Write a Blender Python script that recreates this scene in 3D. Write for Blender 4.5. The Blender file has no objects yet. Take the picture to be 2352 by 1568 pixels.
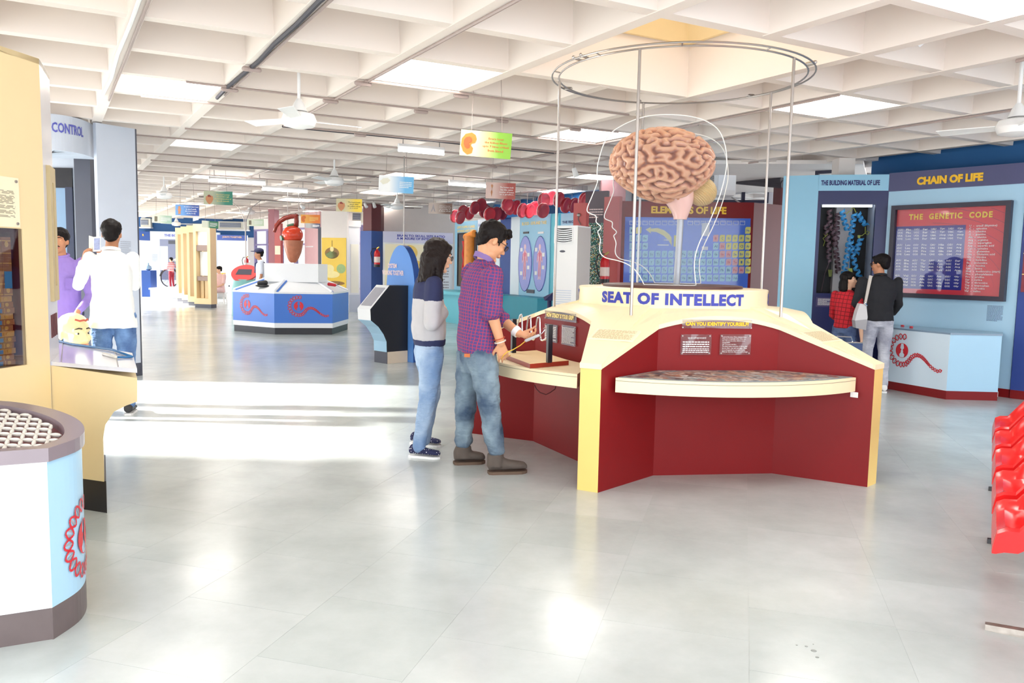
import bpy, bmesh, math, random
import numpy as np
from mathutils import Vector, Matrix, noise
random.seed(7)
SC = bpy.context.scene
COL = SC.collection
PI = math.pi
V = Vector

# ------------------------------------------------------------------ camera
FPX, PITCH, ROLL, CAMH = 1823.0, 0.0963, 0.0194, 1.45
cp, sp, cr, sr = math.cos(PITCH), math.sin(PITCH), math.cos(ROLL), math.sin(ROLL)
right, down, fwd = V((1, 0, 0)), V((0, -sp, -cp)), V((0, cp, -sp))
ix = right * cr - down * sr
iy = right * sr + down * cr
cam_d = bpy.data.cameras.new('camera')
cam = bpy.data.objects.new('camera', cam_d)
COL.objects.link(cam)
cam_d.sensor_width = 36.0
cam_d.lens = FPX / 2352 * 36.0
cam_d.clip_end = 200
mw = Matrix.Identity(4)
for k in range(3):
    mw[k][0] = ix[k]; mw[k][1] = -iy[k]; mw[k][2] = -fwd[k]
mw[2][3] = CAMH
cam.matrix_world = mw
SC.camera = cam

# ------------------------------------------------------------------ light
SUN_E, SKY = 14.0, 2.2
w = bpy.data.worlds.new('sky')
SC.world = w
w.use_nodes = True
bg = w.node_tree.nodes['Background']
bg.inputs[0].default_value = (0.93, 0.97, 1.0, 1)
bg.inputs[1].default_value = SKY
sun_d = bpy.data.lights.new('sun', 'SUN')
sun_d.energy = SUN_E
sun_d.angle = math.radians(2.5)
sun_d.color = (1.0, 0.96, 0.88)
sun = bpy.data.objects.new('sun', sun_d)
COL.objects.link(sun)
sun.rotation_euler = V((0.94, 0.0, -0.34)).to_track_quat('-Z', 'Y').to_euler()
SC.view_settings.view_transform = 'Standard'
SC.view_settings.look = 'None'
SC.view_settings.exposure = 0.92
SC.view_settings.gamma = 1.0
SC.view_settings.use_curve_mapping = False
PANEL_E = 9.0      # ceiling light panels
TUBE_E = 12.0

# ------------------------------------------------------------------ helpers: points
def ray(px, py):
    d = ix * ((px - 1176) / FPX) + iy * ((py - 784) / FPX) + fwd
    return d
def P(px, py, Y):
    d = ray(px, py)
    return d * (Y / d.y) + V((0, 0, CAMH))
def Z(px, py, z):
    d = ray(px, py)
    return d * ((z - CAMH) / d.z) + V((0, 0, CAMH))

# ------------------------------------------------------------------ helpers: materials
def lin(c):
    c = c / 255.0
    return c / 12.92 if c <= 0.04045 else ((c + 0.055) / 1.055) ** 2.4
def rgb(c):
    return (lin(c[0]), lin(c[1]), lin(c[2]), 1.0)
MATS = {}
def mat(name, c, rough=0.5, metal=0.0, var=0.06, scale=6.0, bump=0.0, emit=0.0, alpha=None, spec=None, bscale=80.0):
    if name in MATS:
        return MATS[name]
    m = bpy.data.materials.new(name)
    m.use_nodes = True
    nt = m.node_tree
    b = nt.nodes['Principled BSDF']
    b.inputs['Roughness'].default_value = rough
    b.inputs['Metallic'].default_value = metal
    if spec is not None:
        b.inputs['Specular IOR Level'].default_value = spec
    col = rgb(c)
    b.inputs['Base Color'].default_value = col
    m.diffuse_color = col
    if var > 0 or bump > 0:
        tc = nt.nodes.new('ShaderNodeTexCoord')
        nz = nt.nodes.new('ShaderNodeTexNoise')
        nz.inputs['Scale'].default_value = scale
        nz.inputs['Detail'].default_value = 4
        nt.links.new(tc.outputs['Object'], nz.inputs['Vector'])
        mx = nt.nodes.new('ShaderNodeMix')
        mx.data_type = 'RGBA'
        mx.inputs[6].default_value = tuple(x * (1 - var) for x in col[:3]) + (1,)
        mx.inputs[7].default_value = tuple(min(1, x * (1 + var)) for x in col[:3]) + (1,)
        nt.links.new(nz.outputs['Fac'], mx.inputs[0])
        nt.links.new(mx.outputs[2], b.inputs['Base Color'])
        if bump > 0:
            n2 = nt.nodes.new('ShaderNodeTexNoise')
            n2.inputs['Scale'].default_value = bscale
            nt.links.new(tc.outputs['Object'], n2.inputs['Vector'])
            bp = nt.nodes.new('ShaderNodeBump')
            bp.inputs['Strength'].default_value = bump
            bp.inputs['Distance'].default_value = 0.01
            nt.links.new(n2.outputs['Fac'], bp.inputs['Height'])
            nt.links.new(bp.outputs['Normal'], b.inputs['Normal'])
    if emit > 0:
        b.inputs['Emission Color'].default_value = col
        b.inputs['Emission Strength'].default_value = emit
    MATS[name] = m
    return m
def glass(name, tint=(250, 253, 255), refl=0.08, haze=0.0, rough=0.02):
    if name in MATS:
        return MATS[name]
    m = bpy.data.materials.new(name)
    m.use_nodes = True
    nt = m.node_tree
    out = nt.nodes['Material Output']
    nt.nodes.remove(nt.nodes['Principled BSDF'])
    t = nt.nodes.new('ShaderNodeBsdfTransparent'); t.inputs[0].default_value = rgb(tint)
    g = nt.nodes.new('ShaderNodeBsdfGlossy'); g.inputs['Roughness'].default_value = rough
    lw = nt.nodes.new('ShaderNodeLayerWeight'); lw.inputs['Blend'].default_value = 0.25
    ma = nt.nodes.new('ShaderNodeMath'); ma.operation = 'MULTIPLY_ADD'
    ma.inputs[1].default_value = 0.6; ma.inputs[2].default_value = refl
    nt.links.new(lw.outputs['Fresnel'], ma.inputs[0])
    ma.use_clamp = True
    mx = nt.nodes.new('ShaderNodeMixShader')
    nt.links.new(ma.outputs[0], mx.inputs[0])
    nt.links.new(t.outputs[0], mx.inputs[1]); nt.links.new(g.outputs[0], mx.inputs[2])
    last = mx
    if haze > 0:
        d = nt.nodes.new('ShaderNodeBsdfDiffuse'); d.inputs[0].default_value = (0.9, 0.93, 0.95, 1)
        m2 = nt.nodes.new('ShaderNodeMixShader'); m2.inputs[0].default_value = haze
        nt.links.new(mx.outputs[0], m2.inputs[1]); nt.links.new(d.outputs[0], m2.inputs[2])
        last = m2
    nt.links.new(last.outputs[0], out.inputs[0])
    MATS[name] = m
    return m

# ------------------------------------------------------------------ helpers: meshes
class MB:
    def __init__(s):
        s.v, s.f = [], []
    def add(s, vs, fs):
        o = len(s.v)
        s.v += [V(p) for p in vs]
        s.f += [tuple(i + o for i in f) for f in fs]
        return s
    def quad(s, a, b, c, d):
        return s.add([a, b, c, d], [(0, 1, 2, 3)])
    def hexa(s, b, t):      # bottom ring (ccw from above), top ring
        n = len(b)
        fs = [tuple(range(n - 1, -1, -1)), tuple(range(n, 2 * n))]
        fs += [(i, (i + 1) % n, n + (i + 1) % n, n + i) for i in range(n)]
        return s.add(list(b) + list(t), fs)
    def prism(s, poly, z0, z1):
        return s.hexa([(p[0], p[1], z0) for p in poly], [(p[0], p[1], z1) for p in poly])
    def box(s, x0, x1, y0, y1, z0, z1):
        return s.prism([(x0, y0), (x1, y0), (x1, y1), (x0, y1)], z0, z1)
    def extr(s, poly, d):   # polygon of 3d points extruded by d
        d = V(d)
        return s.hexa([V(p) for p in poly], [V(p) + d for p in poly])
    def tube(s, pts, r, n=8, closed=False):
        pts = [V(p) for p in pts]
        m = len(pts)
        rs = r if isinstance(r, (list, tuple)) else [r] * m
        up = None
        o = len(s.v)
        for i, p in enumerate(pts):
            if closed:
                t = pts[(i + 1) % m] - pts[i - 1]
            else:
                t = pts[min(i + 1, m - 1)] - pts[max(i - 1, 0)]
            if t.length < 1e-9:
                t = V((0, 0, 1))
            t.normalize()
            if up is None:
                up = V((0, 0, 1)) if abs(t.z) < 0.9 else V((1, 0, 0))
            a = t.cross(up)
            if a.length < 1e-6:
                a = t.orthogonal()
            a.normalize(); b = a.cross(t); up = b
            for k in range(n):
                q = 2 * PI * k / n
                s.v.append(p + (a * math.cos(q) + b * math.sin(q)) * rs[i])
        L = m if closed else m - 1
        for i in range(L):
            j = (i + 1) % m
            for k in range(n):
                l = (k + 1) % n
                s.f.append((o + i * n + k, o + i * n + l, o + j * n + l, o + j * n + k))
        if not closed:
            s.f.append(tuple(o + k for k in range(n - 1, -1, -1)))
            s.f.append(tuple(o + (m - 1) * n + k for k in range(n)))
        return s
    def loft(s, secs):      # sections of equal-length rings of points
        o = len(s.v); n = len(secs[0])
        for r in secs:
            s.v += [V(p) for p in r]
        for i in range(len(secs) - 1):
            for k in range(n):
                l = (k + 1) % n
                s.f.append((o + i * n + k, o + i * n + l, o + (i + 1) * n + l, o + (i + 1) * n + k))
        s.f.append(tuple(o + k for k in range(n - 1, -1, -1)))
        s.f.append(tuple(o + (len(secs) - 1) * n + k for k in range(n)))
        return s
    def ell(s, c, rx, ry, rz, ax=None, n=14, m=9):
        c = V(c)
        if ax is None:
            ax = (V((1, 0, 0)), V((0, 1, 0)), V((0, 0, 1)))
        vs = [c - ax[2] * rz]
        for i in range(1, m):
            t = -PI / 2 + PI * i / m
            for k in range(n):
                q = 2 * PI * k / n
                vs.append(c + ax[0] * (rx * math.cos(t) * math.cos(q)) + ax[1] * (ry * math.cos(t) * math.sin(q)) + ax[2] * (rz * math.sin(t)))
        vs.append(c + ax[2] * rz)
        fs = []
        for k in range(n):
            fs.append((0, 1 + (k + 1) % n, 1 + k))
            fs.append((len(vs) - 1, 1 + (m - 2) * n + k, 1 + (m - 2) * n + (k + 1) % n))
        for i in range(m - 2):
            for k in range(n):
                l = (k + 1) % n
                fs.append((1 + i * n + k, 1 + i * n + l, 1 + (i + 1) * n + l, 1 + (i + 1) * n + k))
        return s.add(vs, fs)
    def cap(s, p0, p1, r0, r1=None, n=12):   # tapered capsule
        p0, p1 = V(p0), V(p1)
        if r1 is None:
            r1 = r0
        t = p1 - p0
        L = t.length
        if L < 1e-6:
            return s.ell(p0, r0, r0, r0)
        t.normalize()
        pts, rs = [], []
        for k in range(4):
            a = PI / 2 * (k + 0.15) / 4
            pts.append(p0 - t * r0 * math.cos(a)); rs.append(r0 * math.sin(a))
        for k in range(4):
            a = PI / 2 * (3 - k + 0.15) / 4
            pts.append(p1 + t * r1 * math.cos(a)); rs.append(r1 * math.sin(a))
        pts.insert(4, p1); rs.insert(4, r1); pts.insert(4, p0); rs.insert(4, r0)
        return s.tube(pts, rs, n)
    def lathe(s, prof, c=(0, 0, 0), n=24, ax=None):
        c = V(c)
        if ax is None:
            ax = (V((1, 0, 0)), V((0, 1, 0)), V((0, 0, 1)))
        return s.loft([[c + ax[2] * z + ax[0] * (r * math.cos(2 * PI * k / n)) + ax[1] * (r * math.sin(2 * PI * k / n)) for k in range(n)] for r, z in prof])

OFF = {}
def thing(name, label, cat, loc=(0, 0, 0), group=None, kind=None):
    o = bpy.data.objects.new(name, None)
    COL.objects.link(o)
    o.empty_display_size = 0.1
    o.location = loc
    OFF[o.name] = V(loc)
    o['label'] = label; o['category'] = cat
    if group: o['group'] = group
    if kind: o['kind'] = kind
    return o
def mesh_of(name, mb, off=V((0, 0, 0)), smooth=False, bevel=0.0):
    me = bpy.data.meshes.new(name)
    me.from_pydata([tuple(p - off) for p in mb.v], [], mb.f)
    bm = bmesh.new(); bm.from_mesh(me)
    bmesh.ops.recalc_face_normals(bm, faces=bm.faces)
    bm.to_mesh(me); bm.free()
    if smooth:
        me.polygons.foreach_set('use_smooth', [True] * len(me.polygons))
        if smooth == 'auto':
            me.set_sharp_from_angle(angle=math.radians(40))
    me.update()
    return me
def part(name, mb, m, parent, label=None, smooth=False, kind=None):
    off = OFF[parent.name] if parent else V((0, 0, 0))
    o = bpy.data.objects.new(name, mesh_of(name, mb, off, smooth))
    COL.objects.link(o)
    if m: o.data.materials.append(m)
    if parent:
        o.parent = parent
    OFF[o.name] = off
    if label: o['label'] = label
    if kind: o['kind'] = kind
    return o
def single(name, mb, m, label, cat, group=None, smooth=False, kind=None):
    xs = [p.x for p in mb.v]; ys = [p.y for p in mb.v]; zs = [p.z for p in mb.v]
    loc = V(((min(xs) + max(xs)) / 2, (min(ys) + max(ys)) / 2, min(zs)))
    o = bpy.data.objects.new(name, mesh_of(name, mb, loc, smooth))
    COL.objects.link(o)
    o.location = loc
    OFF[o.name] = loc
    o.data.materials.append(m)
    o['label'] = label; o['category'] = cat
    if group: o['group'] = group
    if kind: o['kind'] = kind
    return o
def struct(name, mb, m, label=None):
    o = part(name, mb, m, None)
    o['kind'] = 'structure'
    if label: o['label'] = label
    return o
def dup(root, loc, rotz=0.0, label=None, group=None):
    r = root.copy(); COL.objects.link(r)
    r.location = loc; r.rotation_euler = (0, 0, rotz)
    if label: r['label'] = label
    if group: r['group'] = group
    for ch in list(root.children):
        c = ch.copy(); COL.objects.link(c); c.parent = r
        for g in list(ch.children):
            d = g.copy(); COL.objects.link(d); d.parent = c
    return r

# ------------------------------------------------------------------ helpers: panels and lettering
class Pan:
    """Upright panel plane: A is its left end, B its right end as seen from the front (plan points)."""
    def __init__(s, A, B, tilt=None, z0=0.0):
        s.A = V((A[0], A[1], z0)); s.B = V((B[0], B[1], z0))
        s.U = (s.B - s.A).normalized(); s.L = (s.B - s.A).length
        s.n = V((s.U.y, -s.U.x, 0)); s.W = V((0, 0, 1))
        if tilt:    # lean back by tilt radians
            s.W = V((0, 0, 1)) * math.cos(tilt) - s.n * math.sin(tilt)
            s.n = s.n * math.cos(tilt) + V((0, 0, 1)) * math.sin(tilt)
    def pt(s, u, v, w=0.0):
        return s.A + s.U * u + s.W * v + s.n * w
    def uv(s, px, py, w=0.0):
        d = ray(px, py); o = V((0, 0, CAMH))
        a = s.A + s.n * w
        t = (a - o).dot(s.n) / d.dot(s.n)
        q = o + d * t - a
        return q.dot(s.U), q.dot(s.W)
    def box(s, mb, u0, u1, v0, v1, w0, w1):
        f = [s.pt(u0, v0, w1), s.pt(u1, v0, w1), s.pt(u1, v1, w1), s.pt(u0, v1, w1)]
        return mb.extr(f, s.n * (w0 - w1))
    def poly(s, mb, pts, w0, w1):
        return mb.extr([s.pt(u, v, w1) for u, v in pts], s.n * (w0 - w1))
    def frame(s, mb, u0, u1, v0, v1, t, w0, w1):
        s.box(mb, u0, u1, v0, v0 + t, w0, w1); s.box(mb, u0, u1, v1 - t, v1, w0, w1)
        s.box(mb, u0, u0 + t, v0 + t, v1 - t, w0, w1); s.box(mb, u1 - t, u1, v0 + t, v1 - t, w0, w1)
        return mb
    def hole(s, mb, u0, u1, v0, v1, a0, a1, b0, b1, w0, w1):    # board with a rectangular opening
        s.box(mb, u0, a0, v0, v1, w0, w1); s.box(mb, a1, u1, v0, v1, w0, w1)
        s.box(mb, a0, a1, v0, b0, w0, w1); s.box(mb, a0, a1, b1, v1, w0, w1)
        return mb
    def rect(s, p):     # pixel box -> u0,u1,v0,v1
        u0, v1 = s.uv(p[0], p[1]); u1, _ = s.uv(p[2], p[1]); _, v0 = s.uv(p[0], p[3])
        return u0, u1, v0, v1
    def ell(s, mb, u, v, ru, rv, w0, w1, n=28):
        return s.poly(mb, [(u + ru * math.cos(2 * PI * k / n), v + rv * math.sin(2 * PI * k / n)) for k in range(n)], w0, w1)

def glyphs(body, bold=0.0, align='LEFT', space=1.0, res=2, line=1.0):
    c = bpy.data.curves.new('t', 'FONT')
    c.body = body; c.size = 1.0; c.offset = bold; c.align_x = align; c.resolution_u = res
    c.space_character = space; c.space_line = line
    o = bpy.data.objects.new('t', c)
    me = bpy.data.meshes.new_from_object(o)
    vs = [V(v.co) for v in me.vertices]
    fs = [tuple(p.vertices) for p in me.polygons]
    bpy.data.objects.remove(o); bpy.data.curves.remove(c); bpy.data.meshes.remove(me)
    return vs, fs
def letter(mb, pan, body, u0, u1, v0, v1, w, bold=0.0, align='LEFT', space=1.0, res=2, line=1.0, keep=False):
    """Lettering as real flat geometry, fitted to a rectangle on a panel."""
    vs, fs = glyphs(body, bold, align, space, res, line)
    if not vs:
        return mb
    x0 = min(p.x for p in vs); x1 = max(p.x for p in vs); y0 = min(p.y for p in vs); y1 = max(p.y for p in vs)
    sx = (u1 - u0) / max(x1 - x0, 1e-6); sy = (v1 - v0) / max(y1 - y0, 1e-6)
    if keep:
        sx = sy = min(sx, sy)
    return mb.add([pan.pt(u0 + (p.x - x0) * sx, v0 + (p.y - y0) * sy, w) for p in vs], fs)
def textpart(name, pan, body, rect, m, parent, w=0.004, label=None, **k):
    mb = letter(MB(), pan, body, *rect, w, **k)
    return part(name, mb, m, parent, label)
def fine_print(mb, pan, u0, u1, v0, v1, rows, w, seed=1, ragged=0.35):
    """Small print too fine to read in the photograph: rows of short ink strokes."""
    rnd = random.Random(seed)
    h = (v1 - v0) / rows
    for r in range(rows):
        v = v1 - (r + 0.75) * h
        u = u0; end = u1 - (rnd.random() * ragged * (u1 - u0) if r % 4 == 3 else 0)
        while u < end:
            L = min(end - u, (u1 - u0) * rnd.uniform(0.05, 0.13))
            mb.quad(pan.pt(u, v, w), pan.pt(u + L * 0.8, v, w), pan.pt(u + L * 0.8, v + h * 0.45, w), pan.pt(u, v + h * 0.45, w))
            u += L
    return mb

# ================================================================== materials
CREAM = mat('cream_laminate', (246, 230, 192), 0.35, var=0.02)
CREAMD = mat('cream_edge', (240, 206, 122), 0.35, var=0.02)
CASEC = mat('cream_case_paint', (242, 219, 171), 0.45, var=0.03)
MAROON = mat('maroon_laminate', (128, 18, 22), 0.45, var=0.05, spec=0.3)
MAROOND = mat('dark_maroon_paint', (100, 36, 38), 0.5, var=0.06)
PINKR = mat('faded_red_paint', (196, 98, 96), 0.5, var=0.04)
PINK = mat('pale_pink_paint', (226, 182, 184), 0.5, var=0.05)
WHITE = mat('white_paint', (240, 240, 240), 0.5, var=0.02)
WHITEL = mat('white_laminate', (243, 245, 248), 0.3, var=0.01)
OFFW = mat('off_white_plaster', (240, 232, 226), 0.7, var=0.03)
LBLUE = mat('light_blue_laminate', (172, 212, 238), 0.35, var=0.02)
SKYB = mat('sky_blue_laminate', (150, 204, 232), 0.35, var=0.02)
MBLUE = mat('mid_blue_laminate', (62, 120, 214), 0.35, var=0.03)
NAVY = mat('navy_laminate', (30, 38, 92), 0.4, var=0.05)
DBLUE = mat('deep_blue_paint', (34, 74, 148), 0.5, var=0.06)
WALLB = mat('blue_wall_paint', (14, 88, 146), 0.6, var=0.10, scale=2)
TEAL = mat('teal_laminate', (96, 196, 214), 0.4, var=0.03)
TEALD = mat('dark_teal_laminate', (26, 148, 170), 0.4, var=0.03)
PURP = mat('purple_grey_laminate', (80, 82, 122), 0.4, var=0.03)
BLACK = mat('black_laminate', (26, 27, 36), 0.35, var=0.1)
DGREY = mat('dark_grey_paint', (84, 86, 98), 0.5, var=0.05)
GREYP = mat('pale_grey_paint', (206, 214, 228), 0.45, var=0.03)
PLINTH = mat('grey_brown_laminate', (104, 92, 92), 0.4, var=0.12, scale=12)
STEEL = mat('brushed_steel', (176, 170, 166), 0.35, 0.85, var=0.05)
CHROME = mat('chrome', (225, 225, 228), 0.12, 1.0, var=0.0)
PIPE = mat('painted_conduit', (170, 152, 146), 0.5, var=0.12)  # brownish grey holds rust and shadow over the conduits' white paint
CABLE = mat('black_cable', (48, 46, 56), 0.5, var=0.1)
YEL = mat('yellow_lettering', (250, 196, 40), 0.5, var=0.0)
YELW = mat('pale_yellow_lettering', (250, 224, 140), 0.5, var=0.0)
BLUEL = mat('blue_lettering', (52, 62, 168), 0.5, var=0.0)
NAVYL = mat('navy_lettering', (34, 36, 110), 0.5, var=0.0)
WHL = mat('white_lettering', (245, 245, 245), 0.5, var=0.0)
GREYL = mat('grey_lettering', (140, 130, 112), 0.6, var=0.0)
REDL = mat('red_print', (214, 36, 52), 0.4, var=0.0)
GREYPR = mat('grey_print', (168, 160, 164), 0.4, var=0.0)
GLASS = glass('clear_glass')
ACRY = glass('clear_acrylic', (250, 252, 254), -0.02, 0.02)
CEILW = mat('ceiling_paint', (238, 227, 219), 0.75, var=0.04, scale=1.5)
LIGHT = mat('light_diffuser', (255, 252, 246), 0.5, var=0.0, emit=PANEL_E)
TUBE = mat('lamp_tube', (255, 255, 252), 0.5, var=0.0, emit=TUBE_E)
PLUG = mat('black_plastic', (30, 30, 34), 0.4, var=0.08)

def floor_mat(name, tile):
    m = bpy.data.materials.new(name); m.use_nodes = True
    nt = m.node_tree; b = nt.nodes['Principled BSDF']
    tc = nt.nodes.new('ShaderNodeTexCoord'); geo = nt.nodes.new('ShaderNodeNewGeometry')
    nz = nt.nodes.new('ShaderNodeTexNoise'); nz.inputs['Scale'].default_value = 0.9; nz.inputs['Detail'].default_value = 8
    nz.inputs['Roughness'].default_value = 0.65
    nt.links.new(geo.outputs['Position'], nz.inputs['Vector'])
    rp = nt.nodes.new('ShaderNodeValToRGB')
    rp.color_ramp.elements[0].position = 0.3; rp.color_ramp.elements[0].color = rgb((170, 178, 178))
    rp.color_ramp.elements[1].position = 0.72; rp.color_ramp.elements[1].color = rgb((204, 211, 213))
    nt.links.new(nz.outputs['Fac'], rp.inputs[0])
    last = rp.outputs[0]
    mx = nt.nodes.new('ShaderNodeMix'); mx.data_type = 'RGBA'; mx.blend_type = 'MULTIPLY'
    mx.inputs[0].default_value = 1.0
    if tile:
        oi = nt.nodes.new('ShaderNodeObjectInfo')
        r2 = nt.nodes.new('ShaderNodeValToRGB')
        r2.color_ramp.elements[0].color = (0.92, 0.935, 0.925, 1); r2.color_ramp.elements[1].color = (1, 1, 1, 1)
        nt.links.new(oi.outputs['Random'], r2.inputs[0])
        nt.links.new(r2.outputs[0], mx.inputs[7])
    else:
        mp = nt.nodes.new('ShaderNodeMapping'); mp.inputs['Rotation'].default_value = (0, 0, -1.287)
        bk = nt.nodes.new('ShaderNodeTexBrick')
        bk.inputs['Color1'].default_value = (0.95, 0.96, 0.95, 1); bk.inputs['Color2'].default_value = (1, 1, 1, 1)
        bk.inputs['Mortar'].default_value = (1.15, 1.15, 1.12, 1)
        bk.inputs['Scale'].default_value = 1.0; bk.inputs['Brick Width'].default_value = 0.56
        bk.inputs['Row Height'].default_value = 0.58; bk.inputs['Mortar Size'].default_value = 0.004
        nt.links.new(geo.outputs['Position'], mp.inputs['Vector']); nt.links.new(mp.outputs[0], bk.inputs['Vector'])
        nt.links.new(bk.outputs['Color'], mx.inputs[7])
    nt.links.new(last, mx.inputs[6])
    nt.links.new(mx.outputs[2], b.inputs['Base Color'])
    n3 = nt.nodes.new('ShaderNodeTexNoise'); n3.inputs['Scale'].default_value = 3.5; n3.inputs['Detail'].default_value = 6
    nt.links.new(geo.outputs['Position'], n3.inputs['Vector'])
    mr = nt.nodes.new('ShaderNodeMapRange'); mr.inputs[3].default_value = 0.13; mr.inputs[4].default_value = 0.25
    nt.links.new(n3.outputs['Fac'], mr.inputs[0]); nt.links.new(mr.outputs[0], b.inputs['Roughness'])
    b.inputs['Specular IOR Level'].default_value = 0.6
    bp = nt.nodes.new('ShaderNodeBump'); bp.inputs['Strength'].default_value = 0.04; bp.inputs['Distance'].default_value = 0.02
    nt.links.new(n3.outputs['Fac'], bp.inputs['Height']); nt.links.new(bp.outputs[0], b.inputs['Normal'])
    return m
FLOOR = floor_mat('polished_stone_floor', False)
SLAB = floor_mat('polished_stone_slab', True)

# ================================================================== floor
X0, X1, Y0, Y1 = -19.0, 10.5, -1.5, 33.0
floor = struct('floor', MB().box(X0, X1, Y0, Y1, -0.2, -0.0008), FLOOR, 'polished grey green stone floor')
fn, ft = V((0.96, -0.279, 0)), V((0.279, 0.96, 0))
tile_me = None
rt = random.Random(3)
cnt = 0
for k in range(-14, 16):
    off = rt.uniform(0, 0.56) if k not in (1, 0) else (0.06 if k == 0 else 0.38)
    for j in range(0, 34):
        c = fn * (-0.5 + 0.58 * (k + 0.5)) + ft * (off + 0.56 * j)
        if not (2.25 < c.y < 9.6) or abs(c.x) > 0.66 * c.y + 0.25:
            continue
        cnt += 1
        if cnt > 298:
            break
        if tile_me is None:
            a, b2 = 0.2893, 0.2793
            tile_me = mesh_of('slab', MB().box(-b2, b2, -a, a, -0.0006, 0.0))
            tile_me.materials.append(SLAB)
        o = bpy.data.objects.new('slab', tile_me)
        COL.objects.link(o); o.parent = floor
        o.location = c; o.rotation_euler = (0, 0, math.atan2(0.96, 0.279))

# ================================================================== ceiling: concrete waffle
ZB, ZT = 3.0, 3.46
go, ga, gb = V((-2.486, 5.333, 0)), V((0.8125, 0.4326, 0)), V((-0.4574, 0.7812, 0))
def node(i, j, z=0.0):
    return go + ga * i + gb * j + V((0, 0, z))
CX0, CX1, CY0, CY1 = -18.5, 9.8, -1.2, 32.5
BIG = (3, 5, -2, 0)
mb = MB()
for i in range(-16, 34):
    for j in range(-14, 46):
        c = node(i + 0.5, j + 0.5)
        if not (CX0 - 0.5 < c.x < CX1 + 0.5 and CY0 - 0.5 < c.y < CY1 + 0.5):
            continue
        if (BIG[0] <= i < BIG[1] and BIG[2] <= j < BIG[3]) or (c.x < -9.0 and c.y < 12.6):
            continue
        mb.quad(node(i, j, ZT), node(i, j + 1, ZT), node(i + 1, j + 1, ZT), node(i + 1, j, ZT))
q = [(3, -2), (5, -2), (5, 0), (3, 0)]; q2 = [(3.14, -1.86), (4.86, -1.86), (4.86, -0.14), (3.14, -0.14)]
for k in range(4):
    l = (k + 1) % 4
    mb.quad(node(*q[k], ZT), node(*q2[k], ZT), node(*q2[l], ZT), node(*q[l], ZT))
ceiling = struct('ceiling', mb, CEILW, 'cream painted concrete waffle ceiling')
SHAFT = mat('warm_cream_shaft', (250, 226, 176), 0.7, var=0.03)
q3 = [(3.62, -1.38), (4.38, -1.38), (4.38, -0.62), (3.62, -0.62)]
for k in range(4):      # lightwell above the brain
    l = (k + 1) % 4
    a, b2 = node(*q2[k]), node(*q2[l])
    c, d = node(*q3[k], 4.0), node(*q3[l], 4.0)
    up = V((0, 0, 0.06))
    part('lightwell_side', MB().hexa([a + V((0, 0, ZT - 0.015)), b2 + V((0, 0, ZT - 0.015)), b2.lerp(node(4, -1), -0.05) + V((0, 0, ZT - 0.015)), a.lerp(node(4, -1), -0.05) + V((0, 0, ZT - 0.015))],
                                     [c, d, d.lerp(node(4, -1, 4.0), -0.2) + up, c.lerp(node(4, -1, 4.0), -0.2) + up]), SHAFT, ceiling)
def covered(p):
    return CX0 < p.x < CX1 and CY0 < p.y < CY1 and not (p.x < -9.0 and p.y < 12.6)
def clip(p, d):     # the longest run of a line under the roof
    best, cur = (0, 0), None
    for k in range(-900, 901):
        t = k * 0.05
        if covered(p + d * t):
            cur = (t, t) if cur is None else (cur[0], t)
            if cur[1] - cur[0] > best[1] - best[0]:
                best = cur
        else:
            cur = None
    return best
def rib(p, d, t0, t1, ZB=3.0):
    d1 = d.normalized(); n = V((d1.y, -d1.x, 0))
    a, b2 = p + d * t0, p + d * t1
    wb, wt = 0.052, 0.085
    m2 = MB().hexa([a - n * wb + V((0, 0, ZB)), a + n * wb + V((0, 0, ZB)), b2 + n * wb + V((0, 0, ZB)), b2 - n * wb + V((0, 0, ZB))],
                   [a - n * wt + V((0, 0, ZT)), a + n * wt + V((0, 0, ZT)), b2 + n * wt + V((0, 0, ZT)), b2 - n * wt + V((0, 0, ZT))])
    part('rib', m2, CEILW, ceiling)
for i in range(-14, 32):
    t0, t1 = clip(node(i, 0), gb)
    if t1 - t0 > 0.3:
        if i == 4:
            rib(node(i, 0), gb, t0, -2); rib(node(i, 0), gb, 0, t1)
        else:
            rib(node(i, 0), gb, t0, t1)
for j in range(-12, 44):
    t0, t1 = clip(node(0, j), ga)
    if t1 - t0 > 0.3:
        if j == -1:
            rib(node(0, j), ga, t0, 3, 3.004); rib(node(0, j), ga, 5, t1, 3.004)
        else:
            rib(node(0, j), ga, t0, t1, 3.004)
# conduits clipped under the ribs
def conduit(i0, j0, i1, j1, off=0.0, z=2.985, r=0.011, m=PIPE, sag=0.0, name='conduit', n=2):
    a, b2 = node(i0, j0, z), node(i1, j1, z)
    d = (b2 - a).normalized(); nn = V((d.y, -d.x, 0)) * off
    rr = random.Random(int(i0 * 7 + j0 * 13))
    pts = [a.lerp(b2, k / n) + nn * (1 + (rr.uniform(-1, 1) * sag if sag else 0)) for k in range(n + 1)]
    return part(name, MB().tube(pts, r, 6), m, ceiling)
for j, i0, i1 in ((1, 2, 5), (2, 0.6, 5.6), (3, 0.3, 7), (4, 2, 9), (5, 1, 9), (6, 0, 10), (8, 0, 9), (9, 1, 9), (11, 0, 12), (13, 2, 14), (15, 2, 14), (17, 3, 15), (20, 2, 15)):
    conduit(i0, j, i1, j, 0.045)
for i, j0, j1 in ((0, -2, 3.4), (1, -2, 2.4), (2, -3, 3), (6, 1, 7), (7, 1, 4.5), (9, 3, 13), (11, 5, 16), (5, 8, 14), (3, 9, 14)):
    conduit(i, j0, i, j1, 0.03)
conduit(0, -2, 0, 3.2, -0.03, r=0.014, m=WHITE, sag=0.5, n=5)
conduit(1, -3, 1, 2.6, -0.01, r=0.017, m=CABLE, sag=1.5, name='cable', n=9)
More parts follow.
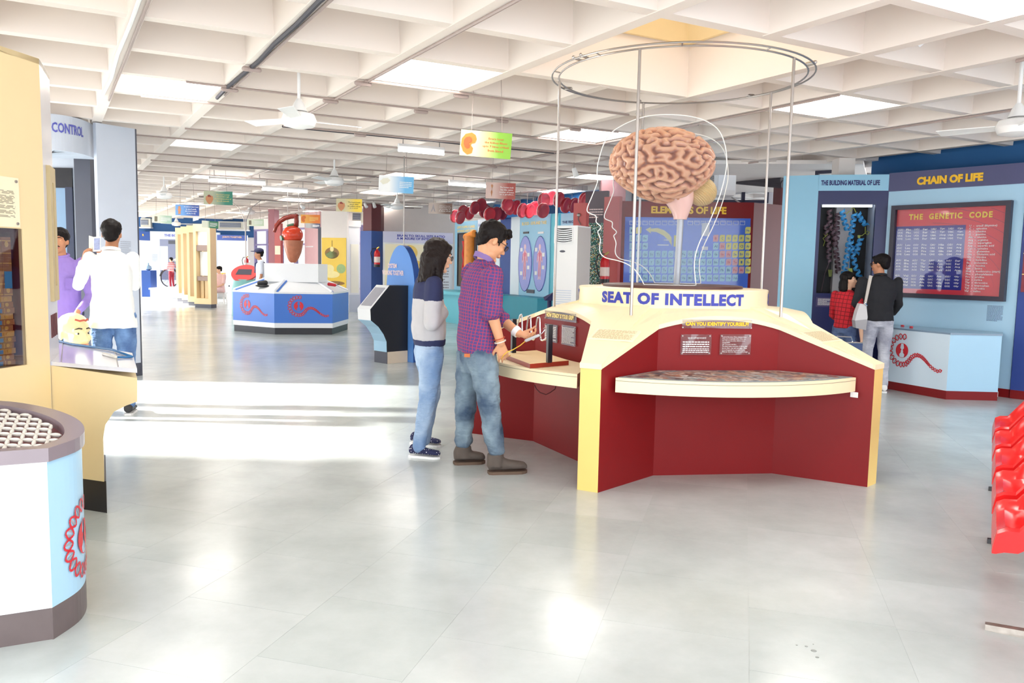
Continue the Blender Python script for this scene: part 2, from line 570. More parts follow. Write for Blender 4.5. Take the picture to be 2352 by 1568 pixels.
conduit(2.0, 4, 6, 4, -0.02, r=0.013, m=CABLE, sag=0.8, name='cable', n=8)
conduit(2, 9, 8, 9, -0.02, r=0.014, m=CABLE, sag=0.8, name='cable', n=8)
conduit(3, 17, 12, 17, -0.02, r=0.018, m=CABLE, sag=0.8, name='cable', n=8)
conduit(6, -4.2, 6, -2.6, 0.03, r=0.013)
conduit(4, 3, 8, 3, 0.02); conduit(6, 4.6, 6.0, -1.0, 0.02); conduit(8, 1.0, 8, -4, 0.02)
for i, j in ((1, 1), (1, 2), (2, 1), (2, 2), (3, 1), (4, 2), (3, 2), (5, 2), (5, 4), (3, 4), (4, 5), (6, 6)):
    p = node(i, j, 2.97)
    part('junction_box', MB().cap(p - ga * 0.06, p + ga * 0.06, 0.022, n=6), PIPE, ceiling)

# light panels set in coffers
cells = [((2, 0), 'bright square light panel in the coffer left of the brain lightwell, spotlights beside it'),
         ((0, 2), 'glaring light panel in the coffer above the grey control booth'),
         ((6, -1), 'light panel in the coffer right of the steel ring'),
         ((4, -4), 'large light panel in the coffer at the top right corner of the view'),
         ((5, 2), 'light panel in the coffer straight behind the brain model')]
far = [(1, 6), (2, 11), (5, 8), (8, 6), (9, 9), (3, 15), (6, 12), (9, 13), (5, 16), (8, 17), (3, 20), (7, 21), (12, 12), (-1, 8), (0, 13), (11, 17), (5, 24), (2, 26), (9, 24)]
near_fill = [(1, -4), (4, -7), (7, -5), (-2, -2), (9, -3), (-4, 3)]  # unseen panels above the viewer, added to light the foreground
def pxof(c):
    q = c - V((0, 0, CAMH)); return q.dot(ix) / q.dot(fwd)
ordn_ = ['first', 'second', 'third', 'fourth', 'fifth', 'sixth', 'seventh', 'eighth', 'ninth', 'tenth', 'eleventh', 'twelfth', 'thirteenth', 'fourteenth', 'fifteenth', 'sixteenth', 'seventeenth', 'eighteenth', 'nineteenth']
far.sort(key=lambda c: pxof(node(c[0] + 0.5, c[1] + 0.5, 3.13)))
for k_, ((i, j), lab) in enumerate(cells + [(c, 'square white light panel far down the hall ceiling, %s from the left' % ordn_[q_]) for q_, c in enumerate(far)] + [(c, 'square white light panel in a coffer above the viewer') for c in near_fill]):  # near_fill panels are unseen, added to light the foreground
    c = node(i + 0.5, j + 0.5, 3.13)
    grp = 'ceiling light panels' if k_ < len(cells) + len(far) else 'near ceiling light panels'  # the near group holds only the added unseen panels
    t = thing('ceiling_light', lab, 'light', c, grp)
    s1, s2 = 0.40, 0.33
    A2, B2 = ga.normalized(), gb.normalized()
    def sq(s, z):
        return [c + A2 * s + B2 * s + V((0, 0, z)), c - A2 * s + B2 * s + V((0, 0, z)), c - A2 * s - B2 * s + V((0, 0, z)), c + A2 * s - B2 * s + V((0, 0, z))]
    part('housing', MB().hexa(sq(s1, 0.012), sq(s1, 0.33)), WHITE, t)
    part('diffuser', MB().hexa(sq(s2, -0.012), sq(s2, 0.012)), LIGHT, t)
# fluorescent tube fittings hung under the ribs
def tube_light(px, py, zz, L, d, lab):
    c = Z(px, py, zz)
    t = thing('tube_light', lab, 'light', c)
    part('fitting', MB().tube([c - d * L / 2 + V((0, 0, 0.05)), c + d * L / 2 + V((0, 0, 0.05))], 0.035, 6), WHITE, t)
    part('tube', MB().tube([c - d * L / 2, c + d * L / 2], 0.018, 8), TUBE, t)
    for sg in (-0.4, 0.4):
        part('hanger', MB().tube([c + d * L * sg + V((0, 0, 0.05)), c + d * L * sg + V((0, 0, 3.45 - c.z))], 0.008, 6), STEEL, t)
A2 = ga.normalized()
tube_light(968, 349, 2.86, 0.62, A2, 'tube light above the white and blue hanging board')
tube_light(1078, 426, 2.86, 0.8, A2, 'tube light behind the red hanging board')
tube_light(655, 438, 2.86, 0.9, A2, 'tube light over the red heart model')
tube_light(545, 419, 2.86, 1.0, A2, 'tube light above the green hanging heart board')

# ================================================================== walls and soffits
def wallbox(name, A, B, z0, z1, m, th=0.15, lab=None):
    p = Pan(A, B)
    return struct(name, p.box(MB(), 0, p.L, z0, z1, -th, 0), m, lab), p
wallbox('wall_right', (5.05, 11.45), (9.9, 3.17), 0, 3.45, WALLB)
# left wall of the hall (out of view) with the tall opening that lets the sun in
mb = MB().box(-8.4, -8.2, 2.0, 5.75, 0, 3.4).box(-8.4, -8.2, 9.7, 12.8, 0, 3.4).box(-8.4, -8.2, 5.75, 9.7, 2.65, 3.4)
struct('wall_left', mb, OFFW)
# wall behind the periodic table, with a strip of windows
pb = Pan((1.6, 16.6), (6.9, 15.6))
mb = MB()
wu = [pb.uv(1452, 430)[0], pb.uv(1608, 430)[0], pb.uv(1616, 430)[0], pb.uv(1704, 430)[0], pb.uv(1712, 430)[0], pb.uv(1766, 430)[0]]
zb, zt = pb.uv(1610, 466)[1], pb.uv(1610, 431)[1]
pb.box(mb, 0, pb.L, 0, zb, -0.15, 0); pb.box(mb, 0, pb.L, zt, 3.4, -0.15, 0)
pb.box(mb, 0, wu[0], zb, zt, -0.15, 0); pb.box(mb, wu[5], pb.L, zb, zt, -0.15, 0)
struct('wall_back', mb, mat('grey_white_wall', (214, 212, 216), 0.7, var=0.04))
mb = MB(); pb.frame(mb, wu[0], wu[5], zb, zt, 0.06, -0.12, 0.04); pb.box(mb, wu[1], wu[2], zb, zt, -0.12, 0.04); pb.box(mb, wu[3], wu[4], zb, zt, -0.12, 0.04)
w1 = struct('window_1', mb, mat('dark_window_frame', (40, 38, 62), 0.5), 'dark framed window strip above the periodic table panel')
part('pane', pb.box(MB(), wu[0] + 0.05, wu[5] - 0.05, zb + 0.05, zt - 0.05, -0.07, -0.06), GLASS, w1)
struct('trim_1', MB().prism([(2.3, 11.9), (4.95, 11.5), (6.9, 15.6), (1.7, 16.6)], 2.975, 3.03), OFFW, 'flat white soffit behind the waffle ceiling')
# dark beams under the soffit
mb = MB()
for py, r in ((378, 0.04), (386, 0.05), (404, 0.09), (415, 0.07)):
    mb.tube([P(1640, py - 6, 14.6), P(1800, py + 8, 13.4)], r, 8)
struct('trim_2', mb, mat('dark_beam_paint', (70, 66, 72), 0.6), 'dark pipes under the soffit')
c = P(1936, 430, 11.2)
struct('trim_3', MB().box(c.x - 0.11, c.x + 0.11, c.y - 0.1, c.y + 0.15, 0, 3.0), OFFW, 'cream concrete column beside the blue wall')
pw = Pan(P(1872, 400, 12.4)[:2], P(1922, 400, 12.2)[:2])
mb = MB(); pw.frame(mb, 0, pw.L, 2.55, 2.98, 0.05, -0.06, 0)
w2 = struct('window_2', mb, MATS['dark_window_frame'], 'small dark framed window above the light blue kiosk')
part('pane', pw.box(MB(), 0.05, pw.L - 0.05, 2.6, 2.93, -0.035, -0.03), GLASS, w2)
# blue wall behind the blood panels
wallbox('wall_blood', (-0.72, 22.0), (1.85, 16.1), 0, 3.2, mat('blue_mural_wall', (30, 100, 160), 0.6, var=0.25, scale=1.2))
# white wall with the skull panel
wallbox('wall_centre', P(872, 600, 22.4)[:2], P(1046, 600, 22.8)[:2], 0, 3.2, OFFW)
# far wall: blue band above, white below
pf = Pan((-16.5, 31.5), (-10.2, 31.5))
struct('wall_far', pf.box(MB(), 0, pf.L, 0, 3.2, -0.2, 0), OFFW)
struct('trim_4', pf.box(MB(), 0, pf.L, 2.32, 3.1, 0.0, 0.05), mat('far_blue_band', (30, 84, 140), 0.6, var=0.1), 'blue band along the top of the far wall')
# glazed far corner: frames, glass and lintel
pg = Pan((-10.15, 31.2), (-4.9, 25.6))
fr = mat('mauve_window_frame', (150, 136, 178), 0.5)
mb = MB(); pg.box(mb, 0, pg.L, 2.62, 3.1, -0.15, 0)
struct('trim_5', mb, OFFW, 'white lintel over the bright far windows')
n = 7
for k in range(n):
    u0, u1 = pg.L * k / n, pg.L * (k + 1) / n
    mb = MB(); pg.frame(mb, u0, u1, 0.0, 2.62, 0.07, -0.1, 0.0); pg.box(mb, u0, u1, 0.55, 0.62, -0.1, 0); pg.box(mb, u0, u1, 2.0, 2.07, -0.1, 0)
    wn = struct('window_%d' % (k + 3), mb, fr)
    part('pane', pg.box(MB(), u0 + 0.06, u1 - 0.06, 0.06, 2.56, -0.06, -0.05), GLASS, wn)

# ================================================================== the brain console
CC = V((1.30, 6.52, 0))
A0 = math.radians(-118)
RF, RD, AP, TH = 1.69, 0.757, 1.02, 0.44
def zr(r):      # roof height at radius r
    return 0.83 + (RF - r) / (RF - RD) * 0.33
def pol(r, a, z=0.0):
    return CC + V((r * math.cos(a), r * math.sin(a), z))
console = thing('exhibit_console', 'large five sided cream and maroon exhibit console under the brain model', 'console', CC)
class ArcPan:
    def __init__(s, c, R, a, flip=1):
        s.c, s.R, s.a, s.fl = V((c[0], c[1], 0)), R, a, flip
    def pt(s, u, v, w=0.0):
        q = s.a + u / s.R * s.fl; r = s.R + w
        return s.c + V((r * math.cos(q), r * math.sin(q), v))
class Plane3:
    def __init__(s, o, U, W):
        s.o, s.U, s.W = V(o), V(U).normalized(), V(W).normalized(); s.n = s.U.cross(s.W)
    def pt(s, u, v, w=0.0):
        return s.o + s.U * u + s.W * v + s.n * w
    def box(s, mb, u0, u1, v0, v1, w0, w1):
        return mb.extr([s.pt(u0, v0, w1), s.pt(u1, v0, w1), s.pt(u1, v1, w1), s.pt(u0, v1, w1)], s.n * (w0 - w1))
FW = 0.072
bays = []
SIGN = glass('acrylic_sign', (244, 240, 242), 0.03, 0.05)
for k in range(5):
    af = A0 + k * 2 * PI / 5
    rd = V((math.cos(af), math.sin(af), 0)); td = V((-math.sin(af), math.cos(af), 0))
    # fin
    def fp(r, s, z):
        return CC + rd * r + td * (FW * s) + V((0, 0, z))
    r1 = 1.12
    part('fin', MB().hexa([fp(RF, -1, 0), fp(RF, 1, 0), fp(r1, 1, 0), fp(r1, -1, 0)],
                          [fp(RF, -1, zr(RF)), fp(RF, 1, zr(RF)), fp(r1, 1, zr(r1)), fp(r1, -1, zr(r1))]), CREAMD, console)
    am = af + PI / 5
    n = V((math.cos(am), math.sin(am), 0)); t = V((-math.sin(am), math.cos(am), 0))
    def bp(ap, tt, z=0.0):
        return CC + n * ap + t * tt + V((0, 0, z))
    def loc(p):
        q = p - CC
        return q.dot(n), q.dot(t)
    fl = loc(fp(RF, 1, 0)); a2 = A0 + (k + 1) * 2 * PI / 5
    rd2 = V((math.cos(a2), math.sin(a2), 0)); td2 = V((-math.sin(a2), math.cos(a2), 0))
    frp = loc(CC + rd2 * RF - td2 * FW)
    # side walls
    for sgn, F in ((-1, fl), (1, frp)):
        o = V((0, 0, 0)) + n * 0.0
        d = (bp(F[0], F[1]) - bp(AP, sgn * TH)).normalized(); nn = V((d.y, -d.x, 0)) * (0.03 * sgn)
        a_, b_ = bp(F[0] - 0.0, F[1]), bp(AP, sgn * TH)
        h1, h2 = zr(RF) - 0.012, 1.06 - 0.012
        part('side_panel', MB().hexa([a_, b_, b_ - nn, a_ - nn], [a_ + V((0, 0, h1)), b_ + V((0, 0, h2)), b_ - nn + V((0, 0, h2)), a_ - nn + V((0, 0, h1))]), MAROON, console)
    # back wall with its arched upper edge
    N = 16
    ts = [-TH + 2 * TH * i / N for i in range(N + 1)]
    arch = lambda x: 1.06 + 0.065 * (1 - (x / TH) ** 2)
    poly = [bp(AP, -TH), bp(AP, TH)] + [bp(AP, x, arch(x) - 0.012) for x in reversed(ts)]
    part('back_panel', MB().extr(poly, n * -0.03), MAROON, console)
    # roof
    outer = [CC + rd * RF + td * FW + V((0, 0, zr(RF)))] + [bp(AP, x, arch(x)) for x in ts] + [CC + rd2 * RF - td2 * FW + V((0, 0, zr(RF)))]
    outer[1:-1] = [p + n * 0.012 for p in outer[1:-1]]
    inner = []
    for p in outer:
        q = p - CC
        inner.append(pol(RD - 0.02, math.atan2(q.y, q.x), zr(RD)))
    M = len(outer); mb = MB()
    mid = [outer[i].lerp(inner[i], 0.5) + V((0, 0, 0.01)) for i in range(M)]
    dz = V((0, 0, -0.03))
    vs = outer + mid + inner + [p + dz for p in outer] + [p + dz for p in mid] + [p + dz for p in inner]
    fs = []
    for i in range(M - 1):
        for r in (0, 1):
            fs.append((r * M + i, r * M + i + 1, (r + 1) * M + i + 1, (r + 1) * M + i))
            fs.append(((r + 3) * M + i, (r + 4) * M + i, (r + 4) * M + i + 1, (r + 3) * M + i + 1))
        fs.append((i, 3 * M + i, 3 * M + i + 1, i + 1))
    mb.add(vs, fs)
    part('roof_panel', mb, CREAM, console)
    part('roof_ridge', MB().hexa([fp(RF + 0.004, -1.05, zr(RF) - 0.03), fp(RF + 0.004, 1.05, zr(RF) - 0.03), fp(0.75, 0.9, zr(RD) - 0.03), fp(0.75, -0.9, zr(RD) - 0.03)],
                                 [fp(RF + 0.004, -1.05, zr(RF) + 0.004), fp(RF + 0.004, 1.05, zr(RF) + 0.004), fp(0.75, 0.9, zr(RD) + 0.012), fp(0.75, -0.9, zr(RD) + 0.012)]), CREAM, console)
    # table in the bay
    RT = 1.60
    aa = math.radians(31.2)
    arc = [pol(RT, am - aa + 2 * aa * i / 20) for i in range(21)]
    poly = arc + [bp(AP + 0.01, TH - 0.01), bp(AP + 0.01, -TH + 0.01)]
    # side edges run along the side walls
    table = part('tabletop', MB().hexa([p + V((0, 0, 0.648)) for p in poly], [p + V((0, 0, 0.742)) for p in poly]), CREAM, console)
    # groove line under the top board
    edge = [pol(RT + 0.002, am - aa + 2 * aa * i / 20, 0.722) for i in range(21)]
    mb = MB()
    for i in range(20):
        mb.quad(edge[i], edge[i + 1], edge[i + 1] + V((0, 0, 0.003)), edge[i] + V((0, 0, 0.003)))
    part('edge_groove', mb, GREYL, table)
    bays.append((n, t, am, bp, Pan(bp(AP, -TH)[:2], bp(AP, TH)[:2]), table))
# drum with lettering and dark cap
part('drum', MB().lathe([(RD - 0.02, 1.10), (RD, 1.12), (RD, 1.287), (RD - 0.01, 1.292)], CC, 56), CREAM, console, smooth='auto')
part('cap_ring', MB().lathe([(0.54, 1.286), (0.56, 1.288), (0.56, 1.312), (0.54, 1.316)], CC, 48), mat('dark_brown_rim', (84, 50, 46), 0.4), console, smooth='auto')
for a in (-101, 19, 139):
    hw = math.radians(43.5) * RD
    ap = ArcPan(CC, RD, math.radians(a) - 43.5 / 180 * PI)
    mb = letter(MB(), ap, 'SEAT OF INTELLECT', 0, 2 * hw, 1.178, 1.266, 0.003, bold=0.055, space=1.12, res=3)
    part('lettering', mb, BLUEL, console, 'blue lettering on the drum')
# front bay: signs and the table of faces
def sign(pan, px, parent, m=SIGN, name='acrylic_sign', w=0.012, screws=True):
    u0, u1, v0, v1 = pan.rect(px)
    s = part(name, pan.box(MB(), u0, u1, v0, v1, w - 0.004, w), m, parent)
    if screws:
        mb = MB()
        e = min(u1 - u0, v1 - v0) * 0.08
        for u in (u0 + e, u1 - e):
            for v in (v0 + e, v1 - e):
                pan.ell(mb, u, v, 0.005, 0.005, 0, w + 0.003, 8)
        part('screw', mb, STEEL, s)
    return (u0, u1, v0, v1), s
n, t, am, bp, pan, table = bays[0]
(u0, u1, v0, v1), s = sign(pan, (1566, 733, 1726, 753), console)
mb = letter(MB(), pan, 'CAN YOU IDENTIFY YOURSELF?', u0 + 0.024, u1 - 0.024, v0 + 0.018, v1 - 0.016, 0.015, bold=0.05, res=3)
part('sign_lettering', mb, YEL, s)
(u0, u1, v0, v1), s = sign(pan, (1563, 767, 1633, 814), console)
hin = 'क्या आप अपनी पहचान कर सकते हैं'
mb = letter(MB(), pan, hin, u0 + 0.05, u1 - 0.04, v1 - 0.034, v1 - 0.018, 0.014)
fine_print(mb, pan, u0 + 0.014, u1 - 0.014, v0 + 0.05, v1 - 0.045, 3, 0.014, 5)
fine_print(mb, pan, u0 + 0.014, u1 - 0.014, v0 + 0.012, v0 + 0.048, 3, 0.014, 6)
part('plaque_text', mb, WHL, s)
(u0, u1, v0, v1), s = sign(pan, (1653, 767, 1724, 814), console)
body = 'Look at the array of faces displayed here.\nSome are recognisable while others are\nnot. Can you see a face, which is most\nrecognisable?\nOh!  it is your own face.\nThe brain retains memories of objects that\nwe see often - over and over again.  What\nwe see frequently we remember better.\nWhat we don\'t see often, we tend to forget.'
mb = letter(MB(), pan, body, u0 + 0.016, u1 - 0.02, v0 + 0.014, v1 - 0.014, 0.014, res=1)
part('plaque_text', mb, WHL, s)
# collage of faces under glass
RT = 1.60
def inner_poly(r, aa, inset):
    return [pol(r, am - aa + 2 * aa * i / 20) for i in range(21)] + [bp(AP + inset, TH - inset * 0.4), bp(AP + inset, -TH + inset * 0.4)]
rim = [p + V((0, 0, 0.742)) for p in inner_poly(1.585, math.radians(30.6), 0.02)]
part('table_rim', MB().extr(rim, V((0, 0, 0.004))), mat('grey_felt_rim', (128, 136, 140), 0.5), table)
cm = bpy.data.materials.new('face_collage'); cm.use_nodes = True
nt = cm.node_tree; b = nt.nodes['Principled BSDF']; b.inputs['Roughness'].default_value = 0.4
tc = nt.nodes.new('ShaderNodeNewGeometry')
v1n = nt.nodes.new('ShaderNodeTexVoronoi'); v1n.inputs['Scale'].default_value = 17
nt.links.new(tc.outputs['Position'], v1n.inputs['Vector'])
rp = nt.nodes.new('ShaderNodeValToRGB')
el = rp.color_ramp.elements
el[0].color = rgb((60, 50, 56)); el[1].color = rgb((170, 196, 200))
for pos, c in ((0.15, (206, 190, 176)), (0.3, (176, 128, 104)), (0.42, (214, 214, 210)), (0.55, (132, 152, 160)), (0.68, (140, 70, 66)), (0.8, (226, 200, 172)), (0.9, (90, 106, 116))):
    e = el.new(pos); e.color = rgb(c)
sep = nt.nodes.new('ShaderNodeSeparateColor'); nt.links.new(v1n.outputs['Color'], sep.inputs[0])
nt.links.new(sep.outputs[0], rp.inputs[0])
v2 = nt.nodes.new('ShaderNodeTexVoronoi'); v2.inputs['Scale'].default_value = 34
nt.links.new(tc.outputs['Position'], v2.inputs['Vector'])
r2 = nt.nodes.new('ShaderNodeValToRGB'); r2.color_ramp.elements[0].color = (1, 1, 1, 1); r2.color_ramp.elements[1].color = (0.35, 0.32, 0.32, 1)
r2.color_ramp.elements[0].position = 0.2; r2.color_ramp.elements[1].position = 0.62
nt.links.new(v2.outputs['Distance'], r2.inputs[0])
mx = nt.nodes.new('ShaderNodeMix'); mx.data_type = 'RGBA'; mx.blend_type = 'MULTIPLY'; mx.inputs[0].default_value = 0.8
nt.links.new(rp.outputs[0], mx.inputs[6]); nt.links.new(r2.outputs[0], mx.inputs[7]); nt.links.new(mx.outputs[2], b.inputs['Base Color'])
col = [p + V((0, 0, 0.746)) for p in inner_poly(1.555, math.radians(29.2), 0.045)]
part('face_collage', MB().extr(col, V((0, 0, 0.002))), cm, table, 'flat collage of many small printed faces')
part('bracket_tag', MB().extr([bp(1.36, 0.80, 0.61), bp(1.40, 0.83, 0.61), bp(1.40, 0.83, 0.646), bp(1.36, 0.80, 0.646)], n * 0.004), WHITE, table)
# left bay: HOW STEADY IS YOUR GRIP
n4, t4, am4, bp4, pan4, table4 = bays[4]
(u0, u1, v0, v1), s = sign(pan4, (1255, 712, 1327, 731), console)
mb = letter(MB(), pan4, 'HOW STEADY IS YOUR GRIP?', u0 + 0.03, u1 - 0.03, v0 + 0.016, v1 - 0.014, 0.015, bold=0.05)
part('sign_lettering', mb, YELW, s)
(u0, u1, v0, v1), s = sign(pan4, (1254, 742, 1283, 782), console)
mb = fine_print(MB(), pan4, u0 + 0.012, u1 - 0.012, v0 + 0.012, v1 - 0.014, 9, 0.014, 9)
part('plaque_text', mb, WHL, s)
(u0, u1, v0, v1), s = sign(pan4, (1293, 745, 1325, 790), console)
mb = fine_print(MB(), pan4, u0 + 0.012, u1 - 0.012, v0 + 0.012, v1 - 0.014, 13, 0.014, 10)
part('plaque_text', mb, WHL, s)
# roof plaques on the two front ridges
slope = V((0.0, 0.0, 0.33))
for k, px in ((0, (1417, 755)), (1, (1868, 765))):
    af = A0 + k * 2 * PI / 5
    rd = V((math.cos(af), math.sin(af), 0)); td = V((-math.sin(af), math.cos(af), 0))
    W = (-rd * (RF - RD) + V((0, 0, 0.33))).normalized()
    pl = Plane3(CC + rd * 1.28 + V((0, 0, zr(1.28) + 0.012)), td, W)
    q = part('roof_plaque', pl.box(MB(), -0.16, 0.16, -0.085, 0.085, -0.004, 0.004), mat('cream_plaque', (248, 238, 206), 0.3, var=0.02), console)
    mb = fine_print(MB(), pl, -0.14, 0.14, -0.075, 0.075, 9, 0.006, 20 + k)
    part('plaque_text', mb, mat('tan_print', (206, 184, 140), 0.6, var=0), q)
# loose cable under the left table
pts = [P(1228, 884, 5.62), P(1232, 893, 5.6), P(1240, 901, 5.6), P(1254, 906, 5.6), P(1264, 901, 5.6), P(1275, 893, 5.6), P(1277, 884, 5.6)]
part('cable', MB().tube(pts, 0.004, 6), mat('maroon_cable', (78, 24, 30), 0.5), console)

# ring and poles
ring = thing('ring_frame', 'steel ring under the ceiling carried on five thin poles around the brain', 'frame', pol(0, 0, 1.0))
RR, ZRG = 0.965, 2.955
for r, z in ((RR, ZRG), (RR + 0.055, ZRG + 0.01)):
    part('ring_rail', MB().tube([pol(r, 2 * PI * k / 72, z) for k in range(72)], 0.007, 6, closed=True), STEEL, ring)
for k in range(5):
    a = A0 + k * 2 * PI / 5
    part('pole', MB().tube([pol(RR, a, zr(RR) + 0.02), pol(RR, a, ZRG)], 0.011, 10), STEEL, ring)
for k in range(10):
    a = A0 + 0.3 + k * 2 * PI / 10
    part('spacer', MB().tube([pol(RR, a, ZRG), pol(RR + 0.055, a, ZRG + 0.01)], 0.006, 6), STEEL, ring)
for a in (-150, -30, 40, 150, 100, 215):
    a = math.radians(a)
    part('clamp', MB().cap(pol(RR, a, ZRG + 0.012), pol(RR + 0.06, a, ZRG + 0.02), 0.014, n=8), STEEL, ring)

# ================================================================== the brain model
BC = P(1521, 377, 6.5)
brain = thing('brain_model', 'giant pinkish brain model on a grey post above the console', 'model', V((1.36, 6.55, 1.3165)))
bm = bmesh.new()
bmesh.ops.create_icosphere(bm, subdivisions=6, radius=1.0)
bm.verts.ensure_lookup_table()
nv = len(bm.verts)
pos = np.array([v.co[:] for v in bm.verts])
nb = np.zeros((nv, 6), int)
for v in bm.verts:
    l = [e.other_vert(v).index for e in v.link_edges]
    l += [v.index] * (6 - len(l)); nb[v.index] = l
# base form: longer than wide, flat underneath, temporal bulge
sx, sy, sz = 0.432, 0.34, 0.292
x, y, z = pos[:, 0].copy(), pos[:, 1].copy(), pos[:, 2].copy()
low = np.clip(-z, 0, 1)
px_ = x * sx * (1 + 0.0 * x)
pz_ = np.where(z > 0, z * sz * (1.0 - 0.05 * x), z * sz * (0.92 + 0.16 * np.exp(-((x - 0.1) / 0.45) ** 2) * 1.0))
pz_ += np.where(x < -0.35, (x + 0.35) * -0.02, 0) - 0.0
py_ = y * sy * (1 + 0.10 * np.exp(-((x - 0.25) / 0.5) ** 2))
base = np.stack([px_, py_, pz_], 1)
# labyrinth of folds by repeated difference of local means
rng = np.random.default_rng(5)
u = rng.normal(0, 0.3, nv)
def sm(a, k):
    for _ in range(k):
        a = 0.5 * a + 0.5 * a[nb].mean(1)
    return a
for it in range(60):
    g1 = sm(u, 2); g2 = sm(g1, 9)
    u = np.tanh(9 * (g1 - g2) + 0.15 * u)
u = sm(u, 1)
fold = (u - u.min()) / (u.max() - u.min())
prof = np.clip((fold - 0.12) / 0.75, 0, 1) ** 0.55
gap = np.exp(-(y / 0.045) ** 2) * (z > -0.6)      # fissure between the halves
nrm = pos / np.array([sx, sy, sz]); nrm /= np.linalg.norm(nrm, axis=1)[:, None]
co = base + nrm * ((prof - 1.0) * 0.028 - gap * 0.035)[:, None]
# face slightly turned about the vertical, front to the left
ang = math.radians(8)
R = np.array([[math.cos(ang), -math.sin(ang), 0], [math.sin(ang), math.cos(ang), 0], [0, 0, 1]])
tl = math.radians(-3)
R2 = np.array([[math.cos(tl), 0, math.sin(tl)], [0, 1, 0], [-math.sin(tl), 0, math.cos(tl)]])
co = co @ (R @ R2).T + np.array(BC[:]) - np.array(OFF[brain.name][:])
me = bpy.data.meshes.new('cerebrum')
me.from_pydata([tuple(c) for c in co], [], [tuple(v.index for v in f.verts) for f in bm.faces])
bm.free()
me.polygons.foreach_set('use_smooth', [True] * len(me.polygons))
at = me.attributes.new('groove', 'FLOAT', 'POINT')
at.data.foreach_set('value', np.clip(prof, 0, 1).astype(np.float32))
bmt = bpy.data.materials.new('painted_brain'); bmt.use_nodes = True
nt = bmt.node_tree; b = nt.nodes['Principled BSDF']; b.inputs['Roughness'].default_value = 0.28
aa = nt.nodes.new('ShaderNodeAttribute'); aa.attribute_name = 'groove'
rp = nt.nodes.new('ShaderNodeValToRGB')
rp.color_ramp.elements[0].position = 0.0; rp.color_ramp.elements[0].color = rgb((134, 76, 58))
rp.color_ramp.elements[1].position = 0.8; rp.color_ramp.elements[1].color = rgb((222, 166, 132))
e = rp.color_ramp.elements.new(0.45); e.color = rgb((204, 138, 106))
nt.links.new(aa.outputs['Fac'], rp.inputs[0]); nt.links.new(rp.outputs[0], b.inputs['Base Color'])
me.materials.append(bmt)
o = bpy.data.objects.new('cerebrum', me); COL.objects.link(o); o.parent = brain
# cerebellum: fine horizontal leaves
c = P(1611, 440, 6.6)
mb = MB()
secs = []
NL = 44
for i in range(NL + 1):
    q = -PI / 2 + PI * (i + 0.3) / (NL + 0.6)
    k = 1.0 if i % 2 else 0.93
    secs.append([c + V((0.125 * k * math.cos(q) * math.cos(2 * PI * j / 28), 0.17 * k * math.cos(q) * math.sin(2 * PI * j / 28), 0.115 * math.sin(q))) for j in range(28)])
rot = Matrix.Rotation(math.radians(38), 4, 'Y')
secs = [[c + rot @ (p - c) for p in r] for r in secs]
mb.loft(secs)
part('cerebellum', mb, mat('painted_cerebellum', (214, 186, 132), 0.4, var=0.18, scale=30), brain, 'beige finely ridged cerebellum')
# brain stem
mb = MB(); secs = []
for (pxl, pxr, py, dy) in ((1510, 1594, 440, 0.12), (1520, 1593, 455, 0.11), (1532, 1590, 470, 0.095), (1542, 1584, 485, 0.075), (1547, 1579, 498, 0.062), (1547, 1577, 504, 0.058)):
    a, b2 = P(pxl, py, 6.54), P(pxr, py, 6.54)
    cc = (a + b2) / 2; hw = (b2.x - a.x) / 2
    secs.append([cc + V((hw * math.cos(2 * PI * j / 24), dy * math.sin(2 * PI * j / 24), 0)) for j in range(24)])
mb.loft(list(reversed(secs)))
part('brain_stem', mb, mat('painted_brain_stem', (236, 190, 178), 0.3, var=0.05), brain, 'smooth pink brain stem', smooth='auto')
part('post', MB().tube([V((1.345, 6.55, 1.3165)), P(1563, 503, 6.54)], 0.027, 20), mat('grey_post', (170, 170, 174), 0.35, 0.3), brain, smooth='auto')

# ================================================================== clear acrylic head silhouettes
OUT = [(1437, 283), (1408, 300), (1392, 318), (1381, 345), (1372, 380), (1371, 400), (1374, 414), (1368, 430), (1358, 455), (1348, 478), (1349, 487), (1358, 491), (1369, 495), (1370, 502), (1368, 510),
       (1381, 520), (1379, 526), (1372, 531), (1376, 540), (1380, 551), (1377, 565), (1377, 577), (1383, 587), (1393, 593), (1420, 598), (1444, 607), (1462, 622), (1476, 645), (1482, 661), (1600, 663),
       (1597, 640), (1594, 610), (1598, 580), (1610, 548), (1630, 510), (1652, 455), (1662, 420), (1671, 375), (1666, 330), (1652, 297), (1622, 276), (1580, 265), (1520, 262), (1475, 268)]
def smooth_poly(pts, it=2):
    for _ in range(it):
        q = []
        for i in range(len(pts)):
            a, b2 = pts[i], pts[(i + 1) % len(pts)]
            q += [(a[0] * 0.75 + b2[0] * 0.25, a[1] * 0.75 + b2[1] * 0.25), (a[0] * 0.25 + b2[0] * 0.75, a[1] * 0.25 + b2[1] * 0.75)]
        pts = q
    return pts
sh = [P(x, y, 6.11) for x, y in smooth_poly(OUT, 2)]
zmin = 1.318
for dv, lab in ((V((0, 0, 0)), 'clear acrylic head silhouette in front of the brain model'), (V((0.22, 0.78, 0)), 'clear acrylic head silhouette behind the brain model')):
    pts = [p + dv for p in sh]
    pts = [V((p.x, p.y, max(p.z, zmin))) for p in pts]
    cx = sum(p.x for p in pts) / len(pts)
    hd = thing('acrylic_profile', lab, 'silhouette', V((cx, pts[0].y, zmin)))
    part('sheet', MB().extr(pts, V((0, 0.006, 0))), ACRY, hd)
    part('cut_edge', MB().tube([p + V((0, 0.003, 0)) for p in pts], 0.0042, 6, closed=True), mat('frosted_edge', (236, 236, 232), 0.4, var=0), hd)

